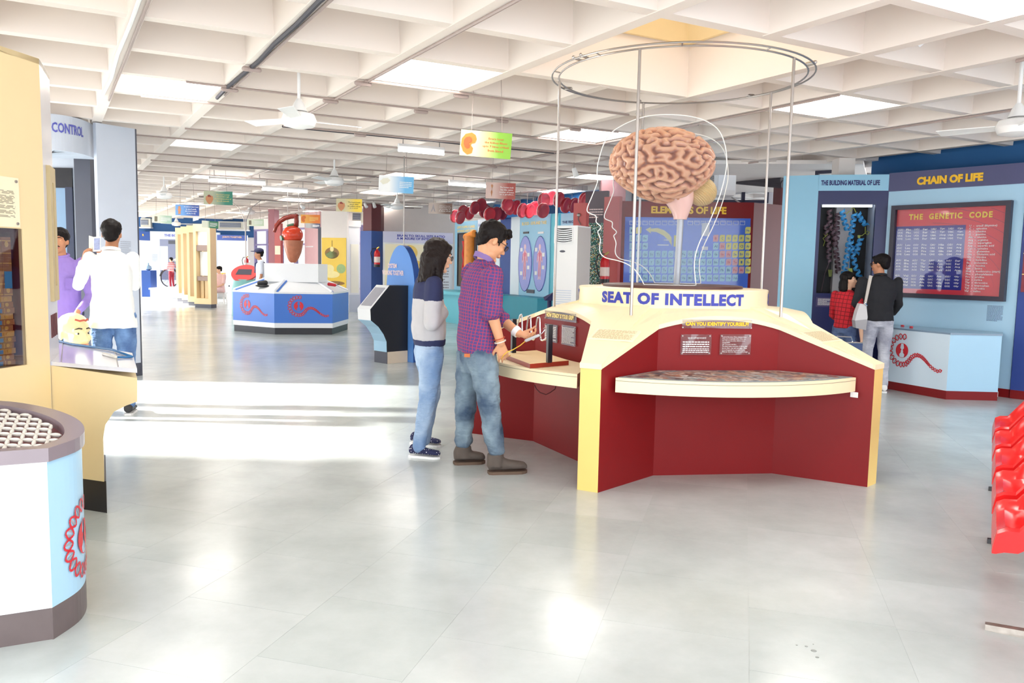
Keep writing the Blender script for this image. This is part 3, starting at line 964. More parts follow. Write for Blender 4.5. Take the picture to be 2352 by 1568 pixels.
# ================================================================== wire loop game on the left table
ZTB = 0.742
q = [Z(1150, 820, ZTB + 0.001), Z(1217, 846, ZTB + 0.001), Z(1306, 838, ZTB + 0.001)]
q.append(q[0] + q[2] - q[1])
game = thing('wire_loop_game', 'steady hand wire loop game on the table beside the man', 'game', V((q[1].x, q[1].y, ZTB)))
bq = [p.copy() for p in q]
e1 = (bq[0] - bq[1]).normalized(); e2 = (bq[2] - bq[1]).normalized()
part('base_board', MB().hexa([p + V((0, 0, 0.0)) for p in bq], [p + V((0, 0, 0.032)) for p in bq]), mat('red_brown_board', (150, 44, 30), 0.35), game)
part('board_top', MB().hexa([p + V((0, 0, 0.032)) for p in bq], [p + V((0, 0, 0.034)) for p in bq]), mat('pale_wood_top', (250, 226, 178), 0.35, var=0.05), game, 'pale wooden top of the board')
zt = ZTB + 0.034
pr = P(1261, 830, 5.42); pl_ = Z(1179, 810, zt)
pr = Z(1261, 832, zt)
def post(c, h, lab):
    a = e1 * 0.02; b2 = e2 * 0.02
    c = V((c.x, c.y, zt))
    return part('post', MB().hexa([c - a - b2, c + a - b2, c + a + b2, c - a + b2], [p + V((0, 0, h)) for p in (c - a - b2, c + a - b2, c + a + b2, c - a + b2)]), BLACK, game)
hr = 1.45 - (745 - 610) * pr.y / FPX - zt; hl = 1.45 - (731 - 607) * pl_.y / FPX - zt
post(pr, max(hr, 0.2), ''); post(pl_, max(hl, 0.2), '')
ends = (V((pl_.x, pl_.y, zt + hl - 0.035)), V((pr.x, pr.y, zt + hr - 0.04)))
def wl(f, dz):
    return ends[0].lerp(ends[1], f) + V((0, 0, dz))
pts = [wl(0, 0)]
for c0 in (0.2, 0.45, 0.7):
    pts += [wl(c0 - 0.1, -0.08 if c0 > 0.2 else -0.01), wl(c0 - 0.035, 0.055), wl(c0, 0.075), wl(c0 + 0.035, 0.06), wl(c0 + 0.07, -0.07)]
pts += [wl(0.86, -0.075), wl(0.94, -0.05), wl(1, 0)]
fine = []
for i in range(len(pts) - 1):       # Catmull-Rom
    p0, p1, p2, p3 = pts[max(i - 1, 0)], pts[i], pts[i + 1], pts[min(i + 2, len(pts) - 1)]
    for s in range(6):
        f = s / 6
        fine.append(0.5 * ((2 * p1) + (p2 - p0) * f + (2 * p0 - 5 * p1 + 4 * p2 - p3) * f * f + (3 * p1 - p0 - 3 * p2 + p3) * f ** 3))
fine.append(pts[-1])
part('bent_wire', MB().tube(fine, 0.0065, 8), CHROME, game, 'shiny zigzag wire', smooth=True)

# ================================================================== shared: curved panel, museum emblem
class PolyPan:
    """Panel that follows a plan polyline; u is the distance along it."""
    def __init__(s, pts, k=6):
        pts = [V((p[0], p[1], 0)) for p in pts]
        f = []
        for i in range(len(pts) - 1):
            p0, p1, p2, p3 = pts[max(i - 1, 0)], pts[i], pts[i + 1], pts[min(i + 2, len(pts) - 1)]
            for q in range(k):
                t = q / k
                f.append(0.5 * ((2 * p1) + (p2 - p0) * t + (2 * p0 - 5 * p1 + 4 * p2 - p3) * t * t + (3 * p1 - p0 - 3 * p2 + p3) * t ** 3))
        f.append(pts[-1]); s.p = f
        s.d = [0.0]
        for a, b in zip(f, f[1:]):
            s.d.append(s.d[-1] + (b - a).length)
        s.L = s.d[-1]
    def pt(s, u, v, w=0.0):
        u = min(max(u, 0), s.L)
        i = 0
        while i < len(s.d) - 2 and s.d[i + 1] < u:
            i += 1
        a, b = s.p[i], s.p[i + 1]
        t = (u - s.d[i]) / max(s.d[i + 1] - s.d[i], 1e-9)
        q = a.lerp(b, t); U = (b - a).normalized()
        return q + V((U.y, -U.x, 0)) * w + V((0, 0, v))
    def strip(s, mb, u0, u1, v0, v1, th):
        n = 48
        us = [u0 + (u1 - u0) * i / n for i in range(n + 1)]
        o = [s.pt(u, 0, 0) for u in us]; q = [s.pt(u, 0, -th) for u in us]
        for i in range(n):
            mb.hexa([o[i] + V((0, 0, v0)), o[i + 1] + V((0, 0, v0)), q[i + 1] + V((0, 0, v0)), q[i] + V((0, 0, v0))],
                    [o[i] + V((0, 0, v1)), o[i + 1] + V((0, 0, v1)), q[i + 1] + V((0, 0, v1)), q[i] + V((0, 0, v1))])
        return mb
def emblem(pan, u, v, S, parent, red=REDL, grey=GREYPR, w=0.004):
    """Two faces in a circle ringed by a double helix with a trailing tail: flat print on a panel."""
    path = []
    for i in range(61):
        a = math.radians(72 + 225 * i / 60)
        path.append((0.26 + 0.225 * math.cos(a), 0.32 + 0.225 * math.sin(a)))
    tail = [(0.36, 0.12), (0.41, 0.18), (0.46, 0.245), (0.53, 0.28), (0.62, 0.265), (0.70, 0.21), (0.78, 0.14), (0.86, 0.09), (0.93, 0.07), (1.0, 0.09)]
    path += tail
    L = [0.0]
    for a, b in zip(path, path[1:]):
        L.append(L[-1] + math.hypot(b[0] - a[0], b[1] - a[1]))
    def at(s):
        s = min(max(s, 0), L[-1])
        i = 0
        while i < len(L) - 2 and L[i + 1] < s:
            i += 1
        t = (s - L[i]) / max(L[i + 1] - L[i], 1e-9)
        a, b = path[i], path[i + 1]
        d = math.hypot(b[0] - a[0], b[1] - a[1])
        return (a[0] + (b[0] - a[0]) * t, a[1] + (b[1] - a[1]) * t, -(b[1] - a[1]) / d, (b[0] - a[0]) / d)
    N = 170
    A, B, G = [], [], []
    for i in range(N + 1):
        s = L[-1] * i / N
        x, y, nx, ny = at(s)
        amp = 0.045 - 0.022 * min(1, max(0, (s / L[-1] - 0.45) / 0.4))
        per = 0.135 - 0.05 * min(1, max(0, (s / L[-1] - 0.45) / 0.4))
        k = amp * math.sin(2 * PI * s / per * 0.9)
        A.append((x + nx * k, y + ny * k)); B.append((x - nx * k, y - ny * k))
    def P_(q, ww):
        return pan.pt(u + q[0] * S, v + q[1] * S, ww)
    mr, mg = MB(), MB()
    def ribbon(mb, pts, wd, ww):
        for a, b in zip(pts, pts[1:]):
            d = math.hypot(b[0] - a[0], b[1] - a[1]) or 1e-9
            nx, ny = -(b[1] - a[1]) / d * wd, (b[0] - a[0]) / d * wd
            mb.quad(P_((a[0] - nx, a[1] - ny), ww), P_((b[0] - nx, b[1] - ny), ww), P_((b[0] + nx, b[1] + ny), ww), P_((a[0] + nx, a[1] + ny), ww))
    ribbon(mr, A, 0.0075, w + 0.001); ribbon(mr, B, 0.0075, w + 0.001)
    for i in range(0, N, 3):
        a, b = A[i], B[i]
        if math.hypot(a[0] - b[0], a[1] - b[1]) > 0.02:
            ribbon(mg, [a, b], 0.006, w)
    c = (0.26, 0.32); r = 0.115
    prof = [(0.02, 1.0), (0.03, 0.6), (0.035, 0.35), (0.018, 0.2), (0.012, 0.05), (0.026, -0.08), (0.018, -0.2), (0.03, -0.4), (0.05, -0.6), (0.04, -1.0)]
    for sg in (-1, 1):
        inner = [(c[0] + sg * dx, c[1] + dy * math.sqrt(max(r * r - dx * dx, 0))) for dx, dy in prof]
        a0 = math.atan2(inner[-1][1] - c[1], sg * (inner[-1][0] - c[0])); a1 = math.atan2(inner[0][1] - c[1], sg * (inner[0][0] - c[0]))
        outer = [(c[0] + sg * r * math.cos(a0 + (a1 - a0) * i / 9), c[1] + r * math.sin(a0 + (a1 - a0) * i / 9)) for i in range(10)]
        outer = list(reversed(outer))
        for i in range(9):
            mr.quad(P_(inner[i], w), P_(inner[i + 1], w), P_(outer[i + 1], w), P_(outer[i], w))
    ring_ = [(c[0] + r * math.cos(2 * PI * i / 40), c[1] + r * math.sin(2 * PI * i / 40)) for i in range(41)]
    ribbon(mr, ring_, 0.003, w + 0.001)
    q = part('emblem', mr, red, parent, 'printed emblem of two faces ringed by a helix')
    part('emblem_rungs', mg, grey, q)

# ================================================================== bookcase on the left
Ebk = P(105, 560, 4.5)
pk = Pan((Ebk.x - 0.235, Ebk.y - 1.2), (Ebk.x, Ebk.y))
case = thing('bookcase', 'tall cream display case with books behind a maroon framed window', 'bookcase', (pk.A + pk.B) / 2)
ztop = 2.53
a1 = pk.uv(58, 680)[0]; b0 = pk.uv(58, 838)[1]; b1 = pk.uv(58, 526)[1]
a0 = 0.14
mb = MB()
pk.hole(mb, 0, pk.L, 0, ztop, a0, a1, b0, b1, -0.03, 0)
part('front_board', mb, CASEC, case)
mr = mat('maroon_case_lining', (96, 28, 32), 0.45, var=0.1)
mb = MB()
D = 0.34
pk.box(mb, a0 - 0.02, a1 + 0.02, b0 - 0.02, b1 + 0.02, -D - 0.02, -D)
pk.box(mb, a0 - 0.02, a0, b0 - 0.02, b1 + 0.02, -D, -0.03); pk.box(mb, a1, a1 + 0.02, b0 - 0.02, b1 + 0.02, -D, -0.03)
pk.box(mb, a0, a1, b0 - 0.02, b0, -D, -0.03); pk.box(mb, a0, a1, b1, b1 + 0.02, -D, -0.03)
part('niche', mb, mr, case, 'maroon lining of the window')
part('glass_pane', pk.box(MB(), a0, a1, b0, b1, -0.012, -0.008), glass('dim_glass', (244, 242, 242), 0.02), case)
pe = Pan((Ebk.x, Ebk.y), (Ebk.x - 0.17, Ebk.y + 0.39))
mb = MB(); pe.box(mb, 0, pe.L, 0, ztop, -0.04, 0)
side = part('end_board', mb, mat('grey_white_laminate', (222, 220, 224), 0.3, var=0.02), case)
u0, u1, v0, v1 = 0.12, 0.36, pe.uv(117, 692)[1], pe.uv(117, 388)[1]
part('end_strip', pe.frame(MB(), u0, u1, v0, v1, 0.09, 0, 0.02), mat('beige_frame', (206, 186, 140), 0.5), side)
part('back_board', MB().extr([pk.pt(0, 0, -0.75), pk.pt(pk.L - 0.2, 0, -0.75), pk.pt(pk.L - 0.2, ztop, -0.75), pk.pt(0, ztop, -0.75)], pk.n * -0.03), CASEC, case)
part('top_board', MB().prism([pk.pt(0, 0), pk.pt(pk.L, 0), pe.pt(pe.L, 0), pk.pt(0, 0, -0.75)], ztop - 0.03, ztop - 0.001), CASEC, case)
mb = MB()
for i in range(4):
    pe.box(mb, 0.1 + i * 0.07, 0.135 + i * 0.07, pe.uv(120, 775)[1], pe.uv(120, 722)[1], 0, 0.005)
part('striped_print', mb, MAROOND, side)
u0, u1, v0, v1 = pk.rect((2, 404, 40, 520)); u0 = a0 + 0.05
pq = part('text_plaque', pk.box(MB(), u0, u1, v0, v1, 0, 0.006), mat('cream_plaque2', (250, 240, 208), 0.25, var=0.02), case)
part('plaque_text', fine_print(MB(), pk, u0 + 0.04, u1 - 0.03, v0 + 0.05, v1 - 0.07, 22, 0.008, 3), GREYL, pq)
mb = MB()
for uu in (u0 + 0.02, u1 - 0.02):
    for vv in (v0 + 0.02, v1 - 0.02):
        pk.ell(mb, uu, vv, 0.008, 0.008, 0, 0.012, 8)
part('screw', mb, STEEL, pq)
# the volumes
SPB = mat('dark_brown_binding', (138, 92, 58), 0.45, var=0.15, scale=30)
SPB2 = mat('tan_binding', (184, 142, 84), 0.45, var=0.15, scale=30)
SBL = mat('blue_spine_label', (52, 124, 178), 0.45, var=0.12, scale=30)
GOLD = mat('gilt', (196, 160, 84), 0.35, 0.3, var=0.1)
ground = b0
stack_top = pk.uv(40, 680)[1]
nb_ = 12
hb = (stack_top - b0) / nb_
words_ = ['third from the top', 'fourth from the top', 'fifth from the top', 'sixth from the top', 'seventh from the top', 'eighth from the top', 'ninth from the top', 'tenth from the top', 'second from the bottom', 'at the very bottom']
ordn = ['topmost', 'second from the top', 'third from the top', 'fourth from the top', 'fifth from the top', 'sixth from the top', 'seventh from the top', 'eighth from the top', 'ninth from the top', 'third from the bottom', 'second from the bottom', 'at the very bottom']
us0, us1 = a0 + 0.03, a1 - 0.02
for i in range(nb_):
    z1 = stack_top - hb * i; z0 = z1 - hb
    lab = 'thick bound volume lying flat in the display window, %s of the stack' % ordn[i]
    e_ = 0.008 * ((i * 37) % 5 - 2) / 2
    t = thing('book', lab, 'book', pk.pt((us0 + us1) / 2, z0, -0.18), 'volumes lying in the display window')
    part('cover', pk.box(MB(), us0, us1 + e_, z0 + 0.0005, z1 - 0.0015, -0.30, -0.06), SPB if i % 3 else SPB2, t)
    mb = MB(); pk.box(mb, us0 + 0.05, us1 - 0.085 + e_, z0 + 0.004, z1 - 0.006, -0.065, -0.058)
    part('spine_label', mb, SBL, t, 'blue label on the spine')
    mb = MB(); pk.ell(mb, us1 - 0.045 + e_, (z0 + z1) / 2, 0.012, 0.010, -0.065, -0.057, 12)
    pk.box(mb, us1 - 0.072 + e_, us1 - 0.068 + e_, z0 + 0.001, z1 - 0.002, -0.065, -0.058); pk.box(mb, us0 + 0.03, us0 + 0.034, z0 + 0.001, z1 - 0.002, -0.065, -0.058)
    part('gilt_mark', mb, GOLD, t)
htop = pk.uv(40, 545)[1]
wv = 0.062
uu = a1 - 0.03
for i in range(9):
    x1_ = uu - i * wv; x0_ = x1_ - wv
    if x0_ < a0 or i > 4:
        break
    where = ['the rightmost standing volume, blue label low on its spine', 'the second standing volume from the window edge', 'the third standing volume from the window edge', 'the fourth standing volume from the window edge', 'the fifth standing volume from the window edge'][min(i, 4)]
    t = thing('book', 'gilt brown bound book, ' + where if i < 5 else 'gilt brown bound book standing far left in the display window', 'book', pk.pt((x0_ + x1_) / 2, stack_top, -0.18), 'volumes standing in the display window')
    part('cover', pk.box(MB(), x0_ + 0.001, x1_ - 0.001, stack_top, htop - 0.004 * (i % 2), -0.30, -0.05), SPB, t)
    H = htop - stack_top
    mb = MB()
    for f0, f1 in ((0.02, 0.035), (0.2, 0.215), (0.55, 0.565), (0.72, 0.735), (0.93, 0.945)):
        pk.box(mb, x0_ + 0.003, x1_ - 0.003, stack_top + H * f0, stack_top + H * f1, -0.055, -0.048)
    pk.ell(mb, (x0_ + x1_) / 2, stack_top + H * 0.10, 0.012, 0.016, -0.055, -0.048, 12)
    pk.ell(mb, (x0_ + x1_) / 2, stack_top + H * 0.88, 0.012, 0.016, -0.055, -0.048, 12)
    part('gilt_band', mb, GOLD, t)
    if i == 0:
        part('spine_label', pk.box(MB(), x0_ + 0.01, x1_ - 0.004, stack_top + H * 0.13, stack_top + H * 0.42, -0.055, -0.047), SBL, t)

# ================================================================== cream counter with the glass top beside the bookcase
cfA, cfB = P(110, 850, 4.52), P(315, 860, 4.30)
pc = Pan(cfA[:2], cfB[:2])
cnt_ = thing('counter', 'cream counter with overhanging glass top and black plinth by the bookcase', 'counter', pc.A.lerp(pc.B, 0.5))
pts = [(0.0, 0.185), (pc.uv(240, 1122)[0], 0.185)] + [pc.uv(x, y) for x, y in ((238, 1060), (236, 1010), (242, 975), (262, 945), (290, 931), (315, 922), (315, 868))] + [(0.0, pc.uv(112, 838)[1])]
bk_ = Z(304, 818, 0.83) - V((cfB.x, cfB.y, 0.83)); bk_.z = 0
part('front_board', MB().extr([pc.pt(u_, v_) for u_, v_ in pts], bk_), CASEC, cnt_)
ur = pc.uv(241, 1150)[0]
part('plinth', MB().extr([pc.pt(u_, v_, -0.012) for u_, v_ in ((0.0, 0), (ur, 0), (ur, 0.185), (0.0, 0.185))], bk_ * 0.9), BLACK, cnt_)
zc = 0.825
tp = [V((cfA.x, cfA.y, zc)), V((cfB.x + 0.01, cfB.y - 0.02, zc)), Z(304, 818, zc), Z(118, 788, zc)]
ctop = part('glass_top', MB().extr(tp, V((0, 0, 0.022))), mat('grey_white_glass_top', (226, 226, 236), 0.08, var=0.06, scale=2), cnt_)
mb = MB()
for f in (0.16, 0.8):
    a, b = tp[0].lerp(tp[1], f), tp[3].lerp(tp[2], f)
    mb.tube([a + V((0, 0, 0.023)), b + V((0, 0, 0.023))], 0.003, 6)
part('top_joint', mb, STEEL, ctop)
pp = [tp[3].lerp(tp[2], 0.02) + V((0, 0, 0.03)), tp[3].lerp(tp[2], 0.3).lerp(tp[0], 0.1) + V((0, 0, 0.03)), tp[3].lerp(tp[2], 0.5).lerp(tp[1], 0.12) + V((0, 0, 0.03)), tp[3].lerp(tp[2], 0.75).lerp(tp[1], 0.12) + V((0, 0, 0.032)),
      tp[2].lerp(tp[1], 0.35).lerp(tp[0], 0.02) + V((0, 0, 0.03))]
prb = thing('stylus', 'white handled stylus on a blue cable lying on the glass counter top', 'stylus', V((pp[2].x, pp[2].y, zc + 0.022)))
part('cord', MB().tube(pp, 0.0075, 8), mat('blue_cord', (42, 112, 170), 0.4), prb, smooth=True)
h0, h1 = Z(238, 813, zc + 0.03), Z(266, 820, zc + 0.03)
part('handle', MB().cap(h0, h1, 0.010, 0.010), mat('ivory_handle', (228, 226, 216), 0.35), prb, smooth=True)
part('cord_tail', MB().tube([h1, h1.lerp(pp[4], 0.6) + V((0, 0, -0.002)), pp[4]], 0.006, 8), MATS['blue_cord'], prb, smooth=True)

# ================================================================== white and blue console with the lattice top (front left)
K = Z(123, 1468, 0)
fl_ = (Z(0, 1488, 0) - K).normalized()
plan = [K + fl_ * 0.95, K]
curve = [(K.x, K.y), (K.x + 0.012, K.y + 0.17), (K.x - 0.055, K.y + 0.34), (K.x - 0.20, K.y + 0.54), (K.x - 0.42, K.y + 0.74), (K.x - 0.70, K.y + 0.90), (K.x - 0.92, K.y + 0.93)]
pp_ = PolyPan(curve)
wc = thing('lattice_console', 'low white and light blue console with a slatted top at the front left', 'console', K + V((-0.5, 0.3, 0)))
pf_ = Pan((K + fl_ * 0.95)[:2], K[:2])
part('front_board', pf_.box(MB(), 0, pf_.L, 0.125, 0.69, -0.03, 0), WHITEL, wc)
part('side_board', pp_.strip(MB(), 0, pp_.L, 0.125, 0.69, 0.03), LBLUE, wc, smooth='auto')
mb = MB(); pf_.box(mb, 0, pf_.L, 0, 0.125, -0.03, -0.004)
pp_.strip(mb, 0, pp_.L, 0, 0.125, 0.034)
part('plinth', mb, PLINTH, wc)
def loop(ins):
    return [(K + fl_ * 0.95 - pf_.n * ins)] + [pf_.pt(pf_.L - ins * 0.6, 0, -ins)] + [pp_.pt(pp_.L * i / 30, 0, -ins) for i in range(2, 31)]
o_, i_ = loop(-0.012), loop(0.06)
mb = MB()
n = len(o_)
for a in range(n):
    b = (a + 1) % n
    mb.hexa([V((o_[a].x, o_[a].y, 0.69)), V((o_[b].x, o_[b].y, 0.69)), V((i_[b].x, i_[b].y, 0.69)), V((i_[a].x, i_[a].y, 0.69))],
            [V((o_[a].x, o_[a].y, 0.742)), V((o_[b].x, o_[b].y, 0.742)), V((i_[b].x, i_[b].y, 0.738)), V((i_[a].x, i_[a].y, 0.738))])
part('top_rim', mb, mat('mauve_grey_rim', (138, 126, 134), 0.3, var=0.08), wc)
part('tray', MB().extr([V((p.x, p.y, 0.690)) for p in i_], V((0, 0, 0.006))), mat('dark_red_tray', (120, 62, 70), 0.4, var=0.5, scale=16), wc)
# rows of petal shaped slats
def inside(p, poly):
    c = False; j = len(poly) - 1
    for i in range(len(poly)):
        a, b = poly[i], poly[j]
        if (a.y > p.y) != (b.y > p.y) and p.x < (b.x - a.x) * (p.y - a.y) / (b.y - a.y) + a.x:
            c = not c
        j = i
    return c
PET = mat('grey_white_slat', (214, 212, 206), 0.4, var=0.05)
sx_, sy_ = 0.052, 0.098
petals = []
for hl in (0.027, 0.052):
    me_b = MB().ell((0, 0, 0), hl, 0.0085, 0.010, n=8, m=5)
    q_ = mesh_of('slat', me_b, smooth=True); q_.materials.append(PET); petals.append(q_)
hole_ = loop(0.085)
for r in range(-6, 15):
    for q in range(-18, 14):
        x_, y_ = K.x - 0.5 + q * sx_, K.y + r * sy_
        for k_, (dx, dy, an) in enumerate(((0, 0, 0.0), (0, sy_ / 2, math.atan2(-sy_, sx_)))):
            c = V((x_ + dx, y_ + dy, 0.722))
            if not inside(c, hole_) or c.x < -2.6:
                continue
            o = bpy.data.objects.new('slat', petals[k_]); COL.objects.link(o); o.parent = wc
            o.location = c - OFF[wc.name]; o.rotation_euler = (0, 0, an)
emblem(pp_, 0.075, 0.135, 0.60, wc)

# ================================================================== control booth
booth = thing('control_booth', 'grey exhibit booth with a curved overhead sign and dark pilaster', 'booth', P(230, 860, 9.6))
booth.location.z = 0; OFF[booth.name] = V(booth.location)
pa = Pan(P(237, 850, 9.32)[:2], P(324, 853, 9.72)[:2])
hb_ = 2.985
part('front_panel', pa.box(MB(), 0, pa.L, 0.16, hb_, -0.06, 0), GREYP, booth)
part('plinth', pa.box(MB(), 0, pa.L, 0, 0.16, -0.06, -0.005), DGREY, booth)
part('edge_trim', pa.box(MB(), pa.L, pa.L + 0.02, 0, hb_, -0.06, 0.0), DGREY, booth)
u0, u1, v0, v1 = pa.rect((276, 552, 300, 590))
part('panel_note', fine_print(MB(), pa, u0, u1, v0, v1, 8, 0.003, 8), mat('pale_print', (176, 182, 196), 0.6, var=0), booth)
pbk = Pan(P(60, 700, 10.0)[:2], P(245, 700, 10.0)[:2])
def bx(px0, px1, py0, py1, w0, w1):
    a, b = pbk.uv(px0, 600)[0], pbk.uv(px1, 600)[0]
    return pbk.box(MB(), a, b, 0.0 if py1 is None else pbk.uv(px0, py1)[1], min(hb_, pbk.uv(px0, py0)[1]), w0, w1)
part('back_panel', bx(60, 245, 200, None, -0.06, 0), GREYP, booth)
part('pilaster', bx(202, 238, 290, None, 0, 0.25), DGREY, booth, 'dark grey pilaster')
part('recess_band', bx(60, 174, 384, 430, 0, 0.02), BLACK, booth)
part('recess_window', bx(60, 174, 430, 810, 0, 0.012), mat('blue_grey_glass', (138, 166, 196), 0.12, var=0.15, scale=1.0), booth)
part('recess_post', bx(158, 174, 430, None, 0.0, 0.03), mat('dark_blue_post', (50, 58, 84), 0.4), booth)
arc = PolyPan([P(-40, 300, 8.75)[:2], P(60, 300, 8.72)[:2], P(140, 300, 8.86)[:2], P(190, 300, 9.15)[:2], P(221, 300, 9.6)[:2]])
zt_ = hb_; zb_ = 2.60
head_ = part('curved_sign', arc.strip(MB(), 0, arc.L, zb_, zt_, 0.5), GREYP, booth, smooth='auto')
def arc_u(px):
    best = min(range(200), key=lambda i: abs((lambda p: (p.x / p.y) - (px - 1176) / FPX)(arc.pt(arc.L * i / 199, 0))))
    return arc.L * best / 199
mb = letter(MB(), arc, 'CONTROL', arc_u(130), arc_u(200), 2.79, 2.90, 0.004, bold=0.03, res=2)
part('sign_lettering', mb, mat('violet_lettering', (96, 100, 190), 0.5, var=0), head_)

# ================================================================== blue console with the heart model
v0_, v1_, v2_, v3_ = V((-4.66, 15.5, 0)), V((-3.57, 15.72, 0)), V((-3.52, 17.0, 0)), V((-4.3, 18.0, 0))
v5_, v4_ = V((-5.68, 16.1, 0)), V((-5.5, 17.5, 0))
hexo = [v0_, v1_, v2_, v3_, v4_, v5_]
hc_ = sum(hexo, V((0, 0, 0))) / 6
hcon = thing('heart_console', 'six sided blue and white console below the heart model', 'console', hc_)
def ringp(s, z):
    return [hc_ + (p - hc_) * s + V((0, 0, z)) for p in hexo]
part('plinth', MB().hexa(ringp(0.985, 0), ringp(0.985, 0.13)), BLACK, hcon)
part('white_band', MB().hexa(ringp(1.0, 0.13), ringp(1.0, 0.225)), WHITEL, hcon)
for i in range(6):
    a, b = hexo[i], hexo[(i + 1) % 6]
    d = (b - a).normalized(); nn = V((d.y, -d.x, 0)) * -0.03
    part('side_panel', MB().prism([a, b, b + nn, a + nn], 0.225, 0.80), MBLUE, hcon)
part('top_edge', MB().hexa(ringp(1.005, 0.80), ringp(1.005, 0.835)), WHITEL, hcon)
part('sloping_top', MB().hexa(ringp(0.985, 0.835), ringp(0.50, 1.06)), WHITEL, hcon)
r0, r1 = ringp(0.985, 0.842), ringp(0.50, 1.067)
for i in range(6):
    part('top_ridge', MB().tube([r0[i], r1[i]], 0.028, 4), WHITEL, hcon)
    a, b, c, d = r0[i], r0[(i + 1) % 6], r1[(i + 1) % 6], r1[i]
    for f0, f1 in ((a.lerp(d, 0.05).lerp(b, 0.03), d.lerp(a, 0.03).lerp(c, 0.05)), ):
        part('blue_rim', MB().tube([d.lerp(c, 0.06), c.lerp(d, 0.06)], 0.035, 4), MBLUE, hcon)
        part('blue_rim', MB().tube([a.lerp(b, 0.05), d.lerp(c, 0.08)], 0.02, 4), MBLUE, hcon)
pd = Pan(P(607, 640, 16.0)[:2], P(731, 640, 16.0)[:2])
part('display_box', pd.box(MB(), 0, pd.L, 1.02, pd.uv(607, 604)[1], -0.8, 0), WHITEL, hcon)
pq0 = Pan(v0_[:2], v1_[:2]); pq1 = Pan(v5_[:2], v0_[:2]); pq2 = Pan(v1_[:2], v2_[:2])
emblem(pq0, 0.26, 0.31, 0.78, hcon); emblem(pq1, 0.22, 0.31, 0.78, hcon)
c = P(602, 656, 15.9)
dv = thing('joystick_box', 'small black control unit on the left slope of the blue console', 'control', c)
part('base', MB().ell(c, 0.14, 0.10, 0.03), PLUG, dv, smooth=True)
part('grip', MB().cap(c + V((-0.05, 0, 0.05)), c + V((0.06, 0.02, 0.06)), 0.05), PLUG, dv, smooth=True)
c = P(762, 656, 16.2)
dv = thing('red_probe', 'small red hand piece on the right slope of the blue console', 'tool', c)
part('grip', MB().cap(c + V((-0.06, 0.02, 0.03)), c + V((0.07, -0.02, 0.015)), 0.035, 0.03), REDL, dv, smooth=True)
part('cord', MB().tube([c + V((0.07, -0.02, 0.015)), c + V((0.12, 0.1, 0.02)), c + V((0.1, 0.25, 0.06))], 0.008, 6), CABLE, dv)

# heart model hung on two wires
HY = 16.6
hp = lambda x, y, dy=0.0: P(x, y, HY) + V((0, dy, 0))
heart = thing('heart_model', 'large glossy red heart model hung on wires over the blue console', 'model', hp(672, 602))
mh = mat('heart_red', (206, 66, 40), 0.15, var=0.15, scale=4)
secs = []
for (xl, xr, y) in ((655, 690, 522), (648, 695, 530), (650, 697, 545), (648, 694, 558)):
    a, b = hp(xl, y), hp(xr, y); cc = (a + b) / 2; hw = (b.x - a.x) / 2
    secs.append([cc + V((hw * math.cos(2 * PI * j / 20), hw * 0.85 * math.sin(2 * PI * j / 20), 0)) for j in range(20)])
part('upper_chambers', MB().ell(hp(672, 539), 0.215, 0.20, 0.185, n=28, m=18), mh, heart, 'glossy red upper half of the heart', smooth=True)
secs = []
for (xl, xr, y) in ((651, 697, 552), (652, 695, 566), (656, 692, 580), (660, 687, 592), (664, 682, 600), (668, 679, 603)):
    a, b = hp(xl, y), hp(xr, y); cc = (a + b) / 2; hw = (b.x - a.x) / 2
    secs.append([cc + V((hw * math.cos(2 * PI * j / 20), hw * 0.85 * math.sin(2 * PI * j / 20), 0)) for j in range(20)])
part('lower_chambers', MB().loft(list(reversed(secs))), mat('heart_muscle', (170, 104, 76), 0.3, var=0.25, scale=14), heart, 'ribbed brown lower half of the heart', smooth='auto')
part('artery', MB().tube([hp(630, 533), hp(634, 520), hp(642, 509), hp(654, 501), hp(668, 497), (hp(680, 497)), hp(681, 508), hp(679, 522)], [0.032, 0.04, 0.045, 0.048, 0.05, 0.055, 0.05, 0.05], 12), mat('heart_vessel', (132, 44, 32), 0.2, var=0.1), heart, 'dark red artery arching to the left', smooth=True)
part('vein_stump', MB().tube([hp(678, 500), hp(683, 492)], [0.03, 0.04], 10).tube([hp(676, 500), hp(674, 492)], [0.03, 0.03], 10), MATS['heart_vessel'], heart, smooth=True)
part('green_vein', MB().tube([hp(648, 547, -0.1), hp(655, 546, -0.05)], [0.055, 0.05], 12).tube([hp(660, 519), hp(672, 516), hp(684, 516)], 0.03, 8), mat('heart_green', (70, 110, 84), 0.3), heart, 'green vein stub')
for x in (661, 686):
    a = hp(x, 520); part('wire', MB().tube([a, V((a.x, a.y, 2.99))], 0.006, 6), STEEL, heart)

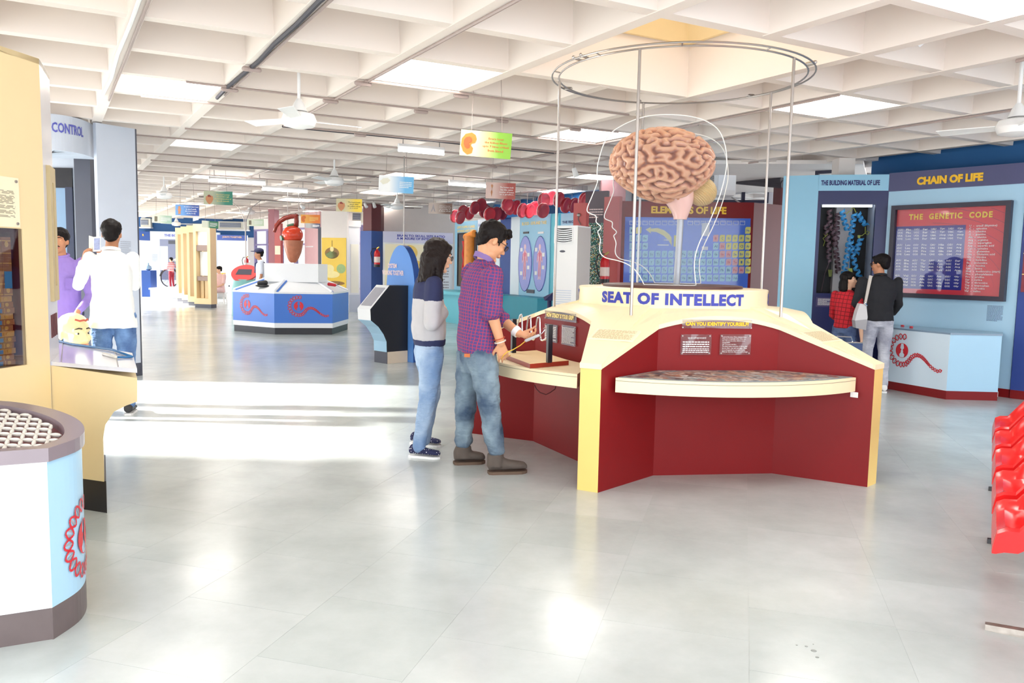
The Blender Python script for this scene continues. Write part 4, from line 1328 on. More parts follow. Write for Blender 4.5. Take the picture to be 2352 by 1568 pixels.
# ================================================================== stepped cream display frames
Bd = gb.normalized(); Ad = ga.normalized()
T0 = Z(447, 706, 0)
for k in range(4):
    Ux = V((0.96, -0.28, 0))
    o = T0 + Bd * (1.25 * k)
    pt_ = Pan(o[:2], (o + Ux * 0.58)[:2])
    lab = ['tall cream display frame nearest the viewer, open window with white boxes inside', 'second cream display frame, stepping back behind the nearest one', 'third cream display frame back in the stepped row', 'rearmost cream display frame of the stepped row'][k]
    t = thing('display_frame', lab, 'display', o + Ad * 0.3, 'stepped cream display frames')
    zt_ = 2.47
    w0, w1 = pt_.L * 0.14, pt_.L * 0.82
    part('frame_board', pt_.hole(MB(), 0, pt_.L, 0.11, zt_, w0, w1, 0.28, 2.25, -0.28, 0), mat('tan_cream_board', (234, 206, 158), 0.4, var=0.03), t)
    part('plinth', pt_.box(MB(), 0.01, pt_.L - 0.01, 0, 0.11, -0.26, -0.01), DGREY, t)
    part('side_sheet', pt_.box(MB(), -0.008, 0.0, 0.11, zt_, -0.28, 0), CASEC, t)
    if k == 0:
        part('upper_box', pt_.box(MB(), w0, w1, 1.85, 2.25, -0.25, -0.1), WHITEL, t)
        part('shelf', pt_.box(MB(), w0, w1, 1.68, 1.85, -0.27, -0.03), mat('brown_shelf', (150, 128, 120), 0.5), t)
        part('inner_screen', pt_.box(MB(), w0 + 0.02, w1 - 0.03, 0.95, 1.66, -0.24, -0.16), WHITEL, t)
        part('lower_shelf', pt_.box(MB(), w0, w1, 0.80, 0.93, -0.27, -0.03), MATS['brown_shelf'], t)
        for i in range(3):
            part('slat', pt_.box(MB(), w0 + 0.04 + 0.12 * i, w0 + 0.14 + 0.12 * i, 0.28, 0.80, -0.26, -0.14 - 0.03 * i), MATS['tan_cream_board'], t)

# ================================================================== blue kiosk SYSTEM WORKING TOGETHER
kO = Z(857, 831, 0)
kW, kD = V((0.72, -0.69, 0)), V((0.69, 0.72, 0))
ks = thing('touch_kiosk', 'blue rounded kiosk with a sloping touch screen, left of the standing girl', 'kiosk', kO + kW * 0.2 + kD * 0.2)
def kp(w, d, z):
    return kO + kW * w + kD * d + V((0, 0, z))
wk = 0.30
prof = [(0.02, 0.17), (0.015, 0.32), (-0.04, 0.43), (-0.13, 0.54), (-0.26, 0.635), (-0.27, 0.79), (0.06, 1.12), (0.40, 1.12), (0.40, 0.17)]
side0 = [kp(wk, d, z) for d, z in prof]
part('body', MB().extr(side0, kW * -wk), BLACK, ks)
def strip_(name, i0, i1, m, out=0.006, lab=None):
    mb = MB()
    for i in range(i0, i1):
        (d0, z0), (d1, z1) = prof[i], prof[i + 1]
        ln = math.hypot(d1 - d0, z1 - z0); nd, nz = (z1 - z0) / ln * -out, (d1 - d0) / ln * out
        mb.extr([kp(0, d0, z0), kp(wk, d0, z0), kp(wk, d1, z1), kp(0, d1, z1)], kD * nd + V((0, 0, nz)))
    return part(name, mb, m, ks, lab)
strip_('curved_front', 0, 4, LBLUE)
strip_('chin', 4, 5, WHITEL)
strip_('screen_frame', 5, 6, WHITEL, lab='white frame around the sloping screen')
mb = MB()
(d0, z0), (d1, z1) = prof[5], prof[6]
a, b = (d0 + (d1 - d0) * 0.12, z0 + (z1 - z0) * 0.12), (d0 + (d1 - d0) * 0.88, z0 + (z1 - z0) * 0.88)
ln = math.hypot(b[0] - a[0], b[1] - a[1]); nd, nz = -(b[1] - a[1]) / ln, (b[0] - a[0]) / ln
mb.extr([kp(0.03, a[0] + nd * 0.007, a[1] + nz * 0.007), kp(wk - 0.03, a[0] + nd * 0.007, a[1] + nz * 0.007), kp(wk - 0.03, b[0] + nd * 0.007, b[1] + nz * 0.007), kp(0.03, b[0] + nd * 0.007, b[1] + nz * 0.007)], kD * nd * 0.006 + V((0, 0, nz * 0.006)))
part('screen', mb, mat('grey_screen', (176, 176, 186), 0.15, var=0.02), ks, 'grey touch screen')
part('plinth', MB().extr([kp(wk, 0.03, 0), kp(wk, 0.40, 0), kp(wk, 0.40, 0.17), kp(wk, 0.03, 0.17)], kW * -wk), mat('beige_plinth', (222, 206, 186), 0.5), ks)
part('plinth_front', MB().extr([kp(0, 0.022, 0), kp(wk, 0.022, 0), kp(wk, 0.022, 0.17), kp(0, 0.022, 0.17)], kD * 0.01), DGREY, ks)
# rounded blade behind the screen
cw, hw_, top_, sh_ = 0.11, 0.33, 1.705, 1.05
bl = [(cw + 0.10, 0.0), (cw + 0.31, 0.0), (cw + 0.31, 0.66), (cw + hw_ * 0.97, 0.84), (cw + hw_, 1.05)]
for i in range(1, 20):
    a = PI * i / 20
    bl.append((cw + hw_ * math.cos(a) ** 1 if True else 0, sh_ + (top_ - sh_) * math.sin(a)))
bl += [(cw - hw_, 1.05), (cw - hw_ * 0.9, 0.9), (cw + 0.10, 0.8)]
blade = part('blade', MB().extr([kp(w_, 0.41, z) for w_, z in bl], kD * 0.11), DBLUE, ks)
part('blade_face', MB().extr([kp(w_, 0.405, z) for w_, z in bl], kD * 0.005), mat('bright_blue_laminate', (92, 150, 228), 0.35, var=0.02), ks)
part('blade_plinth', MB().extr([kp(cw + 0.14, 0.5, 0), kp(cw + 0.26, 0.5, 0), kp(cw + 0.26, 0.5, 0.17), kp(cw + 0.14, 0.5, 0.17)], kD * 0.1), MATS['beige_plinth'], ks)
part('blade_back', MB().extr([kp(cw + 0.14, 0.52, 0.17), kp(cw + 0.26, 0.52, 0.17), kp(cw + 0.26, 0.52, 0.85), kp(cw + 0.14, 0.52, 0.85)], kD * 0.08), BLACK, ks)
pkf = Pan(kp(-0.3, 0.405, 0)[:2], kp(0.7, 0.405, 0)[:2])
PKL = mat('pink_white_lettering', (255, 226, 222), 0.5, var=0)
for txt, px in (('SYSTEM', (892, 605, 912, 615)), ('WORKING TOGETHER', (879, 620, 928, 631))):
    u0, u1, v0, v1 = pkf.rect(px)
    part('lettering', letter(MB(), pkf, txt, u0, u1, v0, v1, 0.008, bold=0.025), PKL, ks)
a = kp(cw + 0.02, 0.45, 1.70)
part('rod', MB().tube([a, V((a.x, a.y, 2.99))], 0.009, 8), STEEL, ks)

# ================================================================== right hand kiosks
pbm = Pan(P(1873, 560, 10.75)[:2], P(2034, 560, 10.55)[:2])
bmk = thing('protein_kiosk', 'light blue kiosk with a glazed case of blue protein helices', 'kiosk', pbm.pt(pbm.L / 2, 0))
ztk = 2.72
zh = pbm.uv(1950, 438)[1]
u0, u1, v0, v1 = pbm.rect((1886, 469, 2012, 673))
part('header', pbm.box(MB(), 0, pbm.L, zh, ztk, -0.1, 0.012), SKYB, bmk)
part('front_board', pbm.hole(MB(), 0, pbm.L, 0, zh, u0, u1, v0, v1, -0.06, 0), NAVY, bmk)
psd = Pan(P(1792, 560, 10.95)[:2], pbm.A[:2])
part('side_board', psd.box(MB(), 0, psd.L, 0, ztk, -0.06, 0.0), SKYB, bmk)
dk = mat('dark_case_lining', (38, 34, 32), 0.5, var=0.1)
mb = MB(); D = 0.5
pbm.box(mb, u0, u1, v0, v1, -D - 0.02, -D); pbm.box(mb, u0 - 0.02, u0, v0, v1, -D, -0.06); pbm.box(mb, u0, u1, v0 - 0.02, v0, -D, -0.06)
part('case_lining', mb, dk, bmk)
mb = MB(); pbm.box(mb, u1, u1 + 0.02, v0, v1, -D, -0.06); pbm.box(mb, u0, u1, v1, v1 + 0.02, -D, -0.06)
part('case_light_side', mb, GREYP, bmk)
part('case_lamp', pbm.box(MB(), u0 + 0.03, u1 - 0.03, v1 - 0.03, v1, -0.12, -0.07), mat('case_lamp', (255, 255, 252), 0.5, var=0, emit=1.2), bmk, 'strip lamp at the top of the case')
part('glass_pane', pbm.box(MB(), u0, u1, v0, v1, -0.02, -0.015), glass('case_glass', (240, 242, 245), -0.02), bmk)
r_ = pbm.rect((1886, 414, 2021, 426))
part('header_lettering', letter(MB(), pbm, 'THE BUILDING MATERIAL OF LIFE', *r_, 0.016, bold=0.04, res=2), NAVYL, bmk)
a0, a1, b0, b1 = pbm.rect((1875, 682, 1913, 704))
q = part('note_plaque', pbm.box(MB(), a0, a1, b0, b1, 0, 0.006), mat('violet_plaque', (70, 66, 110), 0.3), bmk)
part('plaque_text', fine_print(MB(), pbm, a0 + 0.02, a1 - 0.02, b0 + 0.02, b1 - 0.015, 8, 0.009, 31), WHL, q)
part('back_box', pbm.box(MB(), -0.2, pbm.L, 0, ztk - 0.002, -0.75, -0.62), SKYB, bmk)
# protein model and the copy that plays its reflection: coiled ribbons
def helix(mb, pts, R, turns, wd=0.017, n=14):
    pts = [V(p) for p in pts]
    L = [0.0]
    for a, b in zip(pts, pts[1:]):
        L.append(L[-1] + (b - a).length)
    N = int(turns * n)
    c, tn = [], []
    for i in range(N + 1):
        s = L[-1] * i / N
        k = 0
        while k < len(L) - 2 and L[k + 1] < s:
            k += 1
        f = (s - L[k]) / max(L[k + 1] - L[k], 1e-9)
        c.append(pts[k].lerp(pts[k + 1], f)); tn.append((pts[k + 1] - pts[k]).normalized())
    prev = None
    for i in range(N + 1):
        t = tn[i]; a = t.cross(V((0, 1, 0))).normalized(); b = t.cross(a)
        q = 2 * PI * i / n
        p = c[i] + a * (R * math.cos(q)) + b * (R * math.sin(q))
        o = (a * math.cos(q) + b * math.sin(q)) * 0.004
        r = [p - t * wd - o, p + t * wd - o, p + t * wd + o, p - t * wd + o]
        if prev:
            mb.hexa(prev, r)
        prev = r
    return mb
def pp5(x, y, d=0.25):     # zoom frame of the case -> point inside it
    u, v = pbm.uv(1850 + x / 5.6, 440 + y / 5.6, -d)
    return pbm.pt(u, v, -d)
PB = mat('protein_blue', (70, 172, 232), 0.35, var=0.12, scale=20)
PM = mat('helix_reflection_mauve', (128, 98, 104), 0.45, var=0.12, scale=20)  # dulled tone for the reflected helices
PY = mat('protein_yellow', (196, 200, 80), 0.4, var=0.05)
prot = thing('protein_coils', 'blue coiled protein model inside the glazed case', 'model', pp5(600, 1290))
for pts, tr in (([(470, 240), (490, 350), (540, 500)], 5), ([(630, 280), (610, 420), (590, 560), (550, 680), (540, 800)], 9), ([(680, 280), (720, 370), (785, 440)], 4),
                ([(540, 800), (510, 930), (490, 1080)], 5), ([(585, 640), (610, 800), (640, 960), (690, 1080), (730, 1180)], 9), ([(715, 600), (680, 690), (655, 800)], 4)):
    part('helix', helix(MB(), [pp5(x, y) for x, y in pts], 0.034, tr * 0.8), PB, prot)
def wirepart(pts, m, par, r=0.005, d=0.25):
    return part('loop_wire', MB().tube([pp5(x, y, d) for x, y in pts], r, 6), m, par)
wirepart([(520, 290), (560, 255), (585, 250), (600, 205), (625, 215), (650, 270)], PY, prot)
wirepart([(770, 450), (768, 540), (790, 505), (820, 520), (800, 555), (765, 535), (730, 565), (700, 570)], PY, prot)
wirepart([(560, 820), (570, 900), (565, 985), (500, 1100), (480, 1290)], PB, prot)
wirepart([(720, 1170), (725, 1230), (700, 1290)], PB, prot)
part('yellow_sheet', MB().extr([pp5(545, 985), pp5(600, 985), pp5(605, 1045), pp5(560, 1045)], pbm.n * 0.01), PY, prot)
part('yellow_clip', MB().extr([pp5(670, 560), pp5(705, 560), pp5(700, 600), pp5(672, 595)], pbm.n * 0.01), PY, prot)
refl_copy = thing('protein_coils', 'dim mauve coiled protein model at the left of the glazed case', 'model', pp5(350, 1290, 0.38))  # second set of coils built in place of a mirror reflection
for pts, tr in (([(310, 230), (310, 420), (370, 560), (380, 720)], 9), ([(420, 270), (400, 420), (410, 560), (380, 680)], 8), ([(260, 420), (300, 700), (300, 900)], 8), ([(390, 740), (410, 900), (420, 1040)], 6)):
    part('helix', helix(MB(), [pp5(x, y, 0.38) for x, y in pts], 0.034, tr * 0.8), PM, refl_copy)
wirepart([(230, 700), (250, 640), (225, 600), (260, 575), (285, 545), (260, 520), (238, 545), (262, 580)], PY, refl_copy, 0.004, 0.38)
wirepart([(310, 900), (250, 1050), (200, 1290)], PM, refl_copy, 0.005, 0.38)
part('yellow_sheet', MB().extr([pp5(290, 1005, 0.38), pp5(345, 1005, 0.38), pp5(335, 1095, 0.38), pp5(300, 1095, 0.38)], pbm.n * 0.01), mat('reflected_yellow', (140, 146, 60), 0.5), refl_copy)

# CHAIN OF LIFE
pcl = Pan(P(2034, 560, 10.55)[:2], P(2346, 560, 9.28)[:2])
clk = thing('genetic_kiosk', 'light blue and purple wall kiosk with the red genetic code chart', 'kiosk', pcl.pt(pcl.L / 2, 0))
zh1 = (pcl.uv(2040, 441)[1] + pcl.uv(2340, 421)[1]) / 2
part('front_board', pcl.box(MB(), 0, pcl.L, 0.1, zh1, -0.1, 0), LBLUE, clk)
part('header', pcl.box(MB(), 0, pcl.L, zh1, 2.735, -0.1, 0.015), PURP, clk)
part('plinth', pcl.box(MB(), 0, pcl.L, 0, 0.1, -0.1, 0.006), MAROON, clk)
a0, _ = pcl.uv(2108, 412); a1, _ = pcl.uv(2260, 408)
b0 = (pcl.uv(2108, 425)[1] + pcl.uv(2260, 416)[1]) / 2; b1 = (pcl.uv(2108, 405)[1] + pcl.uv(2260, 398)[1]) / 2
part('header_lettering', letter(MB(), pcl, 'CHAIN OF LIFE', a0, a1, b0, b1, 0.02, bold=0.06, res=3), YEL, clk)
u0, u1 = pcl.uv(2048, 560)[0], pcl.uv(2321, 560)[0]
v0 = (pcl.uv(2048, 677)[1] + pcl.uv(2318, 697)[1]) / 2; v1 = (pcl.uv(2048, 473)[1] + pcl.uv(2321, 461)[1]) / 2
frm = part('chart_frame', pcl.frame(MB(), u0, u1, v0, v1, 0.055, 0, 0.07), mat('black_frame', (48, 44, 62), 0.4), clk)
i0, i1, j0, j1 = u0 + 0.055, u1 - 0.055, v0 + 0.055, v1 - 0.055
ch = part('chart', pcl.box(MB(), i0, i1, j0, j1, 0, 0.012), mat('chart_red', (226, 66, 82), 0.3, var=0.03), clk, 'red printed genetic code chart')
W_, H_ = i1 - i0, j1 - j0
bx0, bx1, by0, by1 = i0, i0 + W_ * 0.655, j0 + H_ * 0.055, j0 + H_ * 0.80
part('chart_block', pcl.box(MB(), bx0, bx1, by0, by1, 0.012, 0.014), mat('chart_blue', (44, 52, 150), 0.3, var=0.03), ch)
mb = MB()
for k in range(13):     # thin curved lines
    R0 = W_ * (0.25 + 0.075 * k)
    pts = []
    for i in range(25):
        a = PI / 2 - PI / 2 * i / 24
        x, y = i0 + W_ * 0.35 + R0 * math.cos(a) * 1.25, j0 + H_ * 0.02 + R0 * math.sin(a) * 0.95
        if bx1 + 0.004 < x < i1 or (y > by1 and i0 < x < i1):
            if j0 < y < j1:
                pts.append((x, y)); continue
        pts.append(None)
    for a, b in zip(pts, pts[1:]):
        if a and b:
            mb.quad(pcl.pt(a[0], a[1] - 0.002, 0.0135), pcl.pt(b[0], b[1] - 0.002, 0.0135), pcl.pt(b[0], b[1] + 0.002, 0.0135), pcl.pt(a[0], a[1] + 0.002, 0.0135))
part('chart_lines', mb, mat('chart_line', (120, 50, 90), 0.4, var=0), ch)
mb = letter(MB(), pcl, 'THE  GENETIC  CODE', i0 + W_ * 0.12, i0 + W_ * 0.88, j0 + H_ * 0.875, j0 + H_ * 0.945, 0.016, bold=0.045, space=1.25)
part('chart_title', mb, mat('chart_yellow', (252, 222, 80), 0.4, var=0), ch)
cod = [['UUU Phe', 'UUC Phe', 'UUA Leu', 'UUG Leu', '', 'CUU Leu', 'CUC Leu', 'CUA Leu', 'CUG Leu', '', 'AUU Ile', 'AUC Ile', 'AUA Ile', 'AUG Met', '', 'GUU Val', 'GUC Val', 'GUA Val', 'GUG Val'],
       ['UCU Ser', 'UCC Ser', 'UCA Ser', 'UCG Ser', '', 'CCU Pro', 'CCC Pro', 'CCA Pro', 'CCG Pro', '', 'ACU Thr', 'ACC Thr', 'ACA Thr', 'ACG Thr', '', 'GCU Ala', 'GCC Ala', 'GCA Ala', 'GCG Ala'],
       ['UAU Tyr', 'UAC Tyr', 'UAA stop', 'UAG stop', '', 'CAU His', 'CAC His', 'CAA Gln', 'CAG Gln', '', 'AAU Asn', 'AAC Asn', 'AAA Lys', 'AAG Lys', '', 'GAU Asp', 'GAC Asp', 'GAA Glu', 'GAG Glu'],
       ['UGU Cys', 'UGC Cys', 'UGA stop', 'UGG Trp', '', 'CGU Arg', 'CGC Arg', 'CGA Arg', 'CGG Arg', '', 'AGU Ser', 'AGC Ser', 'AGA Arg', 'AGG Arg', '', 'GGU Gly', 'GGC Gly', 'GGA Gly', 'GGG Gly']]
mb = MB()
for c in range(4):
    for half in (0, 1):
        col_ = [(x.split(' ')[half] if x else ' ') for x in cod[c]]
        x0_ = bx0 + (bx1 - bx0) * (0.03 + 0.245 * c + 0.125 * half)
        for r in range(19):
            if col_[r].strip():
                y_ = by1 - (by1 - by0) * (0.03 + (r + 0.75) / 20.2)
                hh = (by1 - by0) / 20.2 * 0.62
                ww = (bx1 - bx0) * (0.075 if len(col_[r]) == 3 else 0.095)
                letter(mb, pcl, col_[r], x0_, x0_ + ww, y_, y_ + hh, 0.0165, bold=0.03, res=1)
part('codon_text', mb, WHL, ch)
key = ['U  -  uracil (thymine)', 'C  -  cytosine', 'A  -  adenine', 'G  -  guanine', 'Ala  -  alanine', 'Arg  -  arginine', 'Asn  -  asparagine', 'Asp  -  aspartic acid', 'Cys  -  cysteine', 'Gln  -  glutamine', 'Glu  -  Glutamic acid', 'Gly  -  Glycine', 'His  -  histidine', 'Ile  -  isoleucine', 'Leu  -  leucine', 'Lys  -  lysine', 'Met  -  methionine (start)', 'Phe  -  phenylalanine', 'Pro  -  proline', 'Ser  -  serine', 'Thr  -  threonine', 'Trp  -  tryptophan', 'Tyr  -  tyrosine', 'Val  -  valine']
mb = letter(MB(), pcl, '\n'.join(key), bx1 + W_ * 0.03, i1 - W_ * 0.02, j0 + H_ * 0.04, j0 + H_ * 0.80, 0.0165, bold=0.02, res=1)
part('key_text', mb, WHL, ch)
part('chart_glass', pcl.box(MB(), i0, i1, j0, j1, 0.03, 0.034), glass('chart_glass', (250, 250, 252), 0.02), clk)
a0, _ = pcl.uv(2267, 720); a1, _ = pcl.uv(2304, 720); b1 = pcl.uv(2285, 701)[1]; b0 = pcl.uv(2285, 738)[1]
part('board_note', fine_print(MB(), pcl, a0, a1, b0, b1, 12, 0.003, 41), mat('blue_grey_print', (96, 112, 150), 0.6, var=0), clk)
# counter of that kiosk
c1, c2, c3 = Z(2018, 889, 0), Z(2172, 917, 0), Z(2290, 920, 0)
c4, c5 = pcl.pt(pcl.L - 0.12, 0, 0.02), pcl.pt(0.02, 0, 0.02)
ctk = thing('button_counter', 'low light blue counter with yellow dials below the genetic code chart', 'counter', (c1 + c2 + c3) / 3)
def wallseg(a, b, z0, z1, m, name, th=0.04):
    d = (b - a).normalized(); nn = V((d.y, -d.x, 0)) * -th
    return part(name, MB().prism([a, b, b + nn, a + nn], z0, z1), m, ctk)
wallseg(c1, c2, 0.1, 0.75, mat('ice_blue_laminate', (216, 234, 248), 0.3, var=0.01), 'front_board')
wallseg(c2, c3, 0.1, 0.75, LBLUE, 'side_board'); wallseg(c3, c4, 0.1, 0.75, NAVY, 'end_board')
for a, b in ((c1, c2), (c2, c3), (c3, c4)):
    wallseg(a, b, 0, 0.1, MAROON, 'plinth', 0.045)
top = [c1, c2, c3, c4, c5]
cx_ = sum(top, V((0, 0, 0))) / 5
top = [cx_ + (p - cx_) * 1.01 for p in top]
part('top_board', MB().extr([V((p.x, p.y, 0.75)) for p in top], V((0, 0, 0.02))), mat('blue_grey_top', (124, 146, 168), 0.15, var=0.04), ctk)
pem = Pan(c1[:2], c2[:2])
e0 = pem.uv(2038, 855)[0]; e1 = pem.uv(2164, 850)[0]
emblem(pem, e0, pem.uv(2090, 853)[1], e1 - e0, ctk)
DIAL = mat('yellow_dial', (246, 196, 50), 0.3, var=0.05)
for i, (x, y) in enumerate(((2064, 735), (2100, 739), (2146, 743), (2192, 746), (2236, 748))):
    c = Z(x, y, 0.771)
    q = part('dial', MB().lathe([(0.07, 0), (0.07, 0.006), (0.03, 0.012)], c, 20), DIAL, ctk, smooth='auto')
    part('dial_mark', MB().lathe([(0.028, 0.008), (0.028, 0.018)], c + V((0.03, -0.02, 0)), 14), REDL if i == 0 else WHITEL, q)
for x, y in ((2073, 749), (2093, 752), (2075, 743), (2098, 747)):
    part('button', MB().lathe([(0.022, 0), (0.02, 0.014), (0.008, 0.018)], Z(x, y, 0.771), 12), REDL, ctk, smooth='auto')
part('vent_tag', MB().extr([c3.lerp(c4, 0.3) + V((0, -0.002, 0.03)), c3.lerp(c4, 0.42) + V((0, -0.002, 0.03)), c3.lerp(c4, 0.42) + V((0, -0.002, 0.09)), c3.lerp(c4, 0.3) + V((0, -0.002, 0.09))], V((0.004, -0.004, 0))), WHITE, ctk)
# blue kiosk cut by the right edge
prk = Pan(P(2347, 560, 9.26)[:2], P(2470, 560, 8.9)[:2])
rk = thing('blue_kiosk', 'deep blue kiosk with a red poster at the right edge', 'kiosk', prk.pt(prk.L / 2, 0))
part('front_board', prk.box(MB(), 0, prk.L, 0.1, 2.735, -0.1, 0), mat('royal_blue_laminate', (44, 70, 146), 0.35, var=0.04), rk)
part('plinth', prk.box(MB(), 0, prk.L, 0, 0.1, -0.1, 0.006), MAROON, rk)
q = part('poster', prk.box(MB(), 0.03, prk.L - 0.05, 1.25, 2.35, 0, 0.02), mat('maroon_poster', (130, 44, 60), 0.4), rk)
for k in range(4):
    part('poster_rule', prk.box(MB(), 0.03, 0.3, 1.45 + 0.24 * k, 1.46 + 0.24 * k, 0.02, 0.024), YELW, q)

# ================================================================== ELEMENTS OF LIFE
pel = Pan(P(1424, 560, 12.75)[:2], P(1727, 560, 12.55)[:2])
elk = thing('element_panel', 'maroon exhibit panel with a lit periodic table chart', 'panel', pel.pt(pel.L / 2, 0))
zte = 2.49
part('board', pel.box(MB(), 0, pel.L + 0.005, 0, zte, -0.1, 0), MAROON, elk)
pes = Pan(pel.B[:2], P(1792, 560, 12.95)[:2])
part('side_board', pes.box(MB(), 0, pes.L, 0, zte, -0.1, 0), MAROOND, elk)
r_ = pel.rect((1496, 473, 1669, 490))
part('header_lettering', letter(MB(), pel, 'ELEMENTS OF LIFE', *r_, 0.006, bold=0.045, res=3), YEL, elk)
u0, u1, v0, v1 = pel.rect((1436, 498, 1724, 676))
pst = part('chart', pel.box(MB(), u0, u1, v0, v1, 0, 0.012), mat('chart_royal_blue', (84, 124, 226), 0.12, var=0.08, scale=1.5), elk, 'blue glossy periodic table print')
E1 = {'H': (1, 1), 'He': (18, 1), 'Li': (1, 2), 'Be': (2, 2), 'Na': (1, 3), 'Mg': (2, 3)}
for i, s in enumerate('B C N O F Ne'.split()): E1[s] = (13 + i, 2)
for i, s in enumerate('Al Si P S Cl Ar'.split()): E1[s] = (13 + i, 3)
for r, row in ((4, 'K Ca Sc Ti V Cr Mn Fe Co Ni Cu Zn Ga Ge As Se Br Kr'), (5, 'Rb Sr Y Zr Nb Mo Tc Ru Rh Pd Ag Cd In Sn Sb Te I Xe'), (6, 'Cs Ba La Hf Ta W Re Os Ir Pt Au Hg Tl Pb Bi Po At Rn'), (7, 'Fr Ra Ac Rf Db Sg Bh Hs Mt Ds Rg Cn Uut Uuq Uup Uuh')):
    for i, s in enumerate(row.split()): E1[s] = (1 + i, r)
red_, yel_ = set('B Si Ge As Sb Te Po At'.split()), set('H He C N O F Ne P S Cl Ar Se Br Kr I Xe Rn'.split())
groups = {'cyan': MB(), 'red': MB(), 'yellow': MB()}
tx, txr = MB(), MB()
for s, (c, r) in E1.items():
    x = 1461 + (c - 1) * 14.75; y = 521 + (r - 1) * 18.2
    a0, a1, b0, b1 = pel.rect((x, y, x + 12.2, y + 15.6))
    g = 'red' if s in red_ else 'yellow' if s in yel_ else 'cyan'
    e = (a1 - a0) * 0.2
    pel.poly(groups[g], [(a0, b0), (a1 - e, b0), (a1, b0 + e), (a1, b1), (a0 + e, b1), (a0, b1 - e)], 0.012, 0.0145)
    ww = 0.3 if len(s) == 1 else 0.58 if len(s) == 2 else 0.78
    letter(txr if g == 'red' else tx, pel, s, a0 + (a1 - a0) * (0.5 - ww / 2), a0 + (a1 - a0) * (0.5 + ww / 2), b0 + (b1 - b0) * 0.3, b0 + (b1 - b0) * 0.68, 0.0155, bold=0.02, res=1)
for r in range(7):
    a0, a1, b0, b1 = pel.rect((1446, 521 + r * 18.2, 1457, 521 + r * 18.2 + 15.6))
    pel.box(groups['cyan'], a0, a1, b0, b1, 0.012, 0.0145)
    letter(tx, pel, str(r + 1), a0 + 0.02, a0 + 0.045, b0 + 0.03, b1 - 0.04, 0.0155, res=1)
part('metal_tiles', groups['cyan'], mat('tile_cyan', (176, 226, 240), 0.3, var=0.0), pst, 'pale cyan element tiles', kind='stuff')
part('metalloid_tiles', groups['red'], mat('tile_pink', (240, 176, 176), 0.3, var=0.0), pst, 'pink element tiles', kind='stuff')
part('nonmetal_tiles', groups['yellow'], mat('tile_yellow', (246, 234, 120), 0.3, var=0.0), pst, 'yellow element tiles', kind='stuff')
part('tile_symbols', tx, mat('tile_ink', (64, 116, 170), 0.4, var=0), pst)
part('tile_symbols', txr, mat('tile_red_ink', (214, 60, 70), 0.4, var=0), pst)
mb = MB()
for i in range(18):
    if i in (8,):
        continue
    a0, a1, b0, b1 = pel.rect((1446 + i * 14.9, 507, 1457.5 + i * 14.9, 516.5))
    pel.frame(mb, a0, a1, b0, b1, 0.006, 0.012, 0.0145)
    letter(mb, pel, 'Group', a0 + 0.015, a1 - 0.012, b0 + 0.035, b0 + 0.055, 0.0145, res=1)
part('group_labels', mb, WHL, pst)
mb = MB()
apt = [(1483, 527), (1495, 521), (1494, 525), (1510, 523.5), (1526, 529), (1537, 538), (1542, 545), (1543, 565), (1536, 553), (1524, 541), (1508, 533), (1494, 531.5), (1495, 536)]
cen = [pel.uv(x, y) for x, y in apt]
pel.poly(mb, cen, 0.012, 0.0145)
part('arrow', mb, mat('arrow_yellow', (250, 238, 170), 0.4, var=0), pst, 'curved yellow arrow')
mb = MB()
r_ = pel.rect((1610, 547, 1624, 552)); letter(mb, pel, 'Metal', *r_, 0.0145, res=1)
for x, y, w_, h_ in ((1510, 561, 26, 2.5), (1524, 550, 14, 2.2), (1612, 512, 18, 30), (1612, 566, 14, 8)):
    a0, a1, b0, b1 = pel.rect((x, y, x + w_, y + h_)); pel.box(mb, a0, a1, b0, b1, 0.012, 0.0145)
part('legend', mb, WHL, pst)
mb = MB()
a0, a1, b0, b1 = pel.rect((1548, 540, 1556, 566)); pel.box(mb, a0, a1, b0, b1, 0.012, 0.0145)
part('legend_tile', mb, MATS['tile_yellow'], pst)
part('chart_glass', pel.box(MB(), u0, u1, v0, v1, 0.03, 0.033), glass('chart_glass2', (250, 251, 254), 0.0, 0.01), elk)
# pale pink panel and the dark text board beside it
ppk = Pan(P(1385, 560, 12.78)[:2], P(1420, 560, 12.6)[:2])
q = thing('pink_partition', 'narrow pale red partition left of the periodic table', 'panel', ppk.pt(ppk.L / 2, 0))
part('board', ppk.box(MB(), 0, ppk.L, 0, 2.55, -0.08, 0), PINKR, q)
part('hook', MB().cap(ppk.pt(0.1, 1.55, 0.0), ppk.pt(0.1, 1.6, 0.03), 0.015, n=8), STEEL, q)
pmu = Pan(P(1342, 560, 13.3)[:2], P(1392, 560, 13.1)[:2])
q = thing('leaf_mural', 'dark panel with white text over a mural of green and yellow specks', 'mural', pmu.pt(pmu.L / 2, 0))
part('board', pmu.box(MB(), 0, pmu.L, 0, 2.68, -0.08, 0), mat('dark_mauve_board', (92, 74, 84), 0.5, var=0.08), q)
mm = bpy.data.materials.new('speckled_mural'); mm.use_nodes = True
nt = mm.node_tree; b = nt.nodes['Principled BSDF']
tc = nt.nodes.new('ShaderNodeNewGeometry'); vo = nt.nodes.new('ShaderNodeTexVoronoi'); vo.inputs['Scale'].default_value = 85
nt.links.new(tc.outputs['Position'], vo.inputs['Vector'])
sepc = nt.nodes.new('ShaderNodeSeparateColor'); nt.links.new(vo.outputs['Color'], sepc.inputs[0])
rp = nt.nodes.new('ShaderNodeValToRGB'); rp.color_ramp.interpolation = 'CONSTANT'
rp.color_ramp.elements[0].color = rgb((24, 44, 50)); rp.color_ramp.elements[1].color = rgb((230, 240, 236)); rp.color_ramp.elements[1].position = 0.86
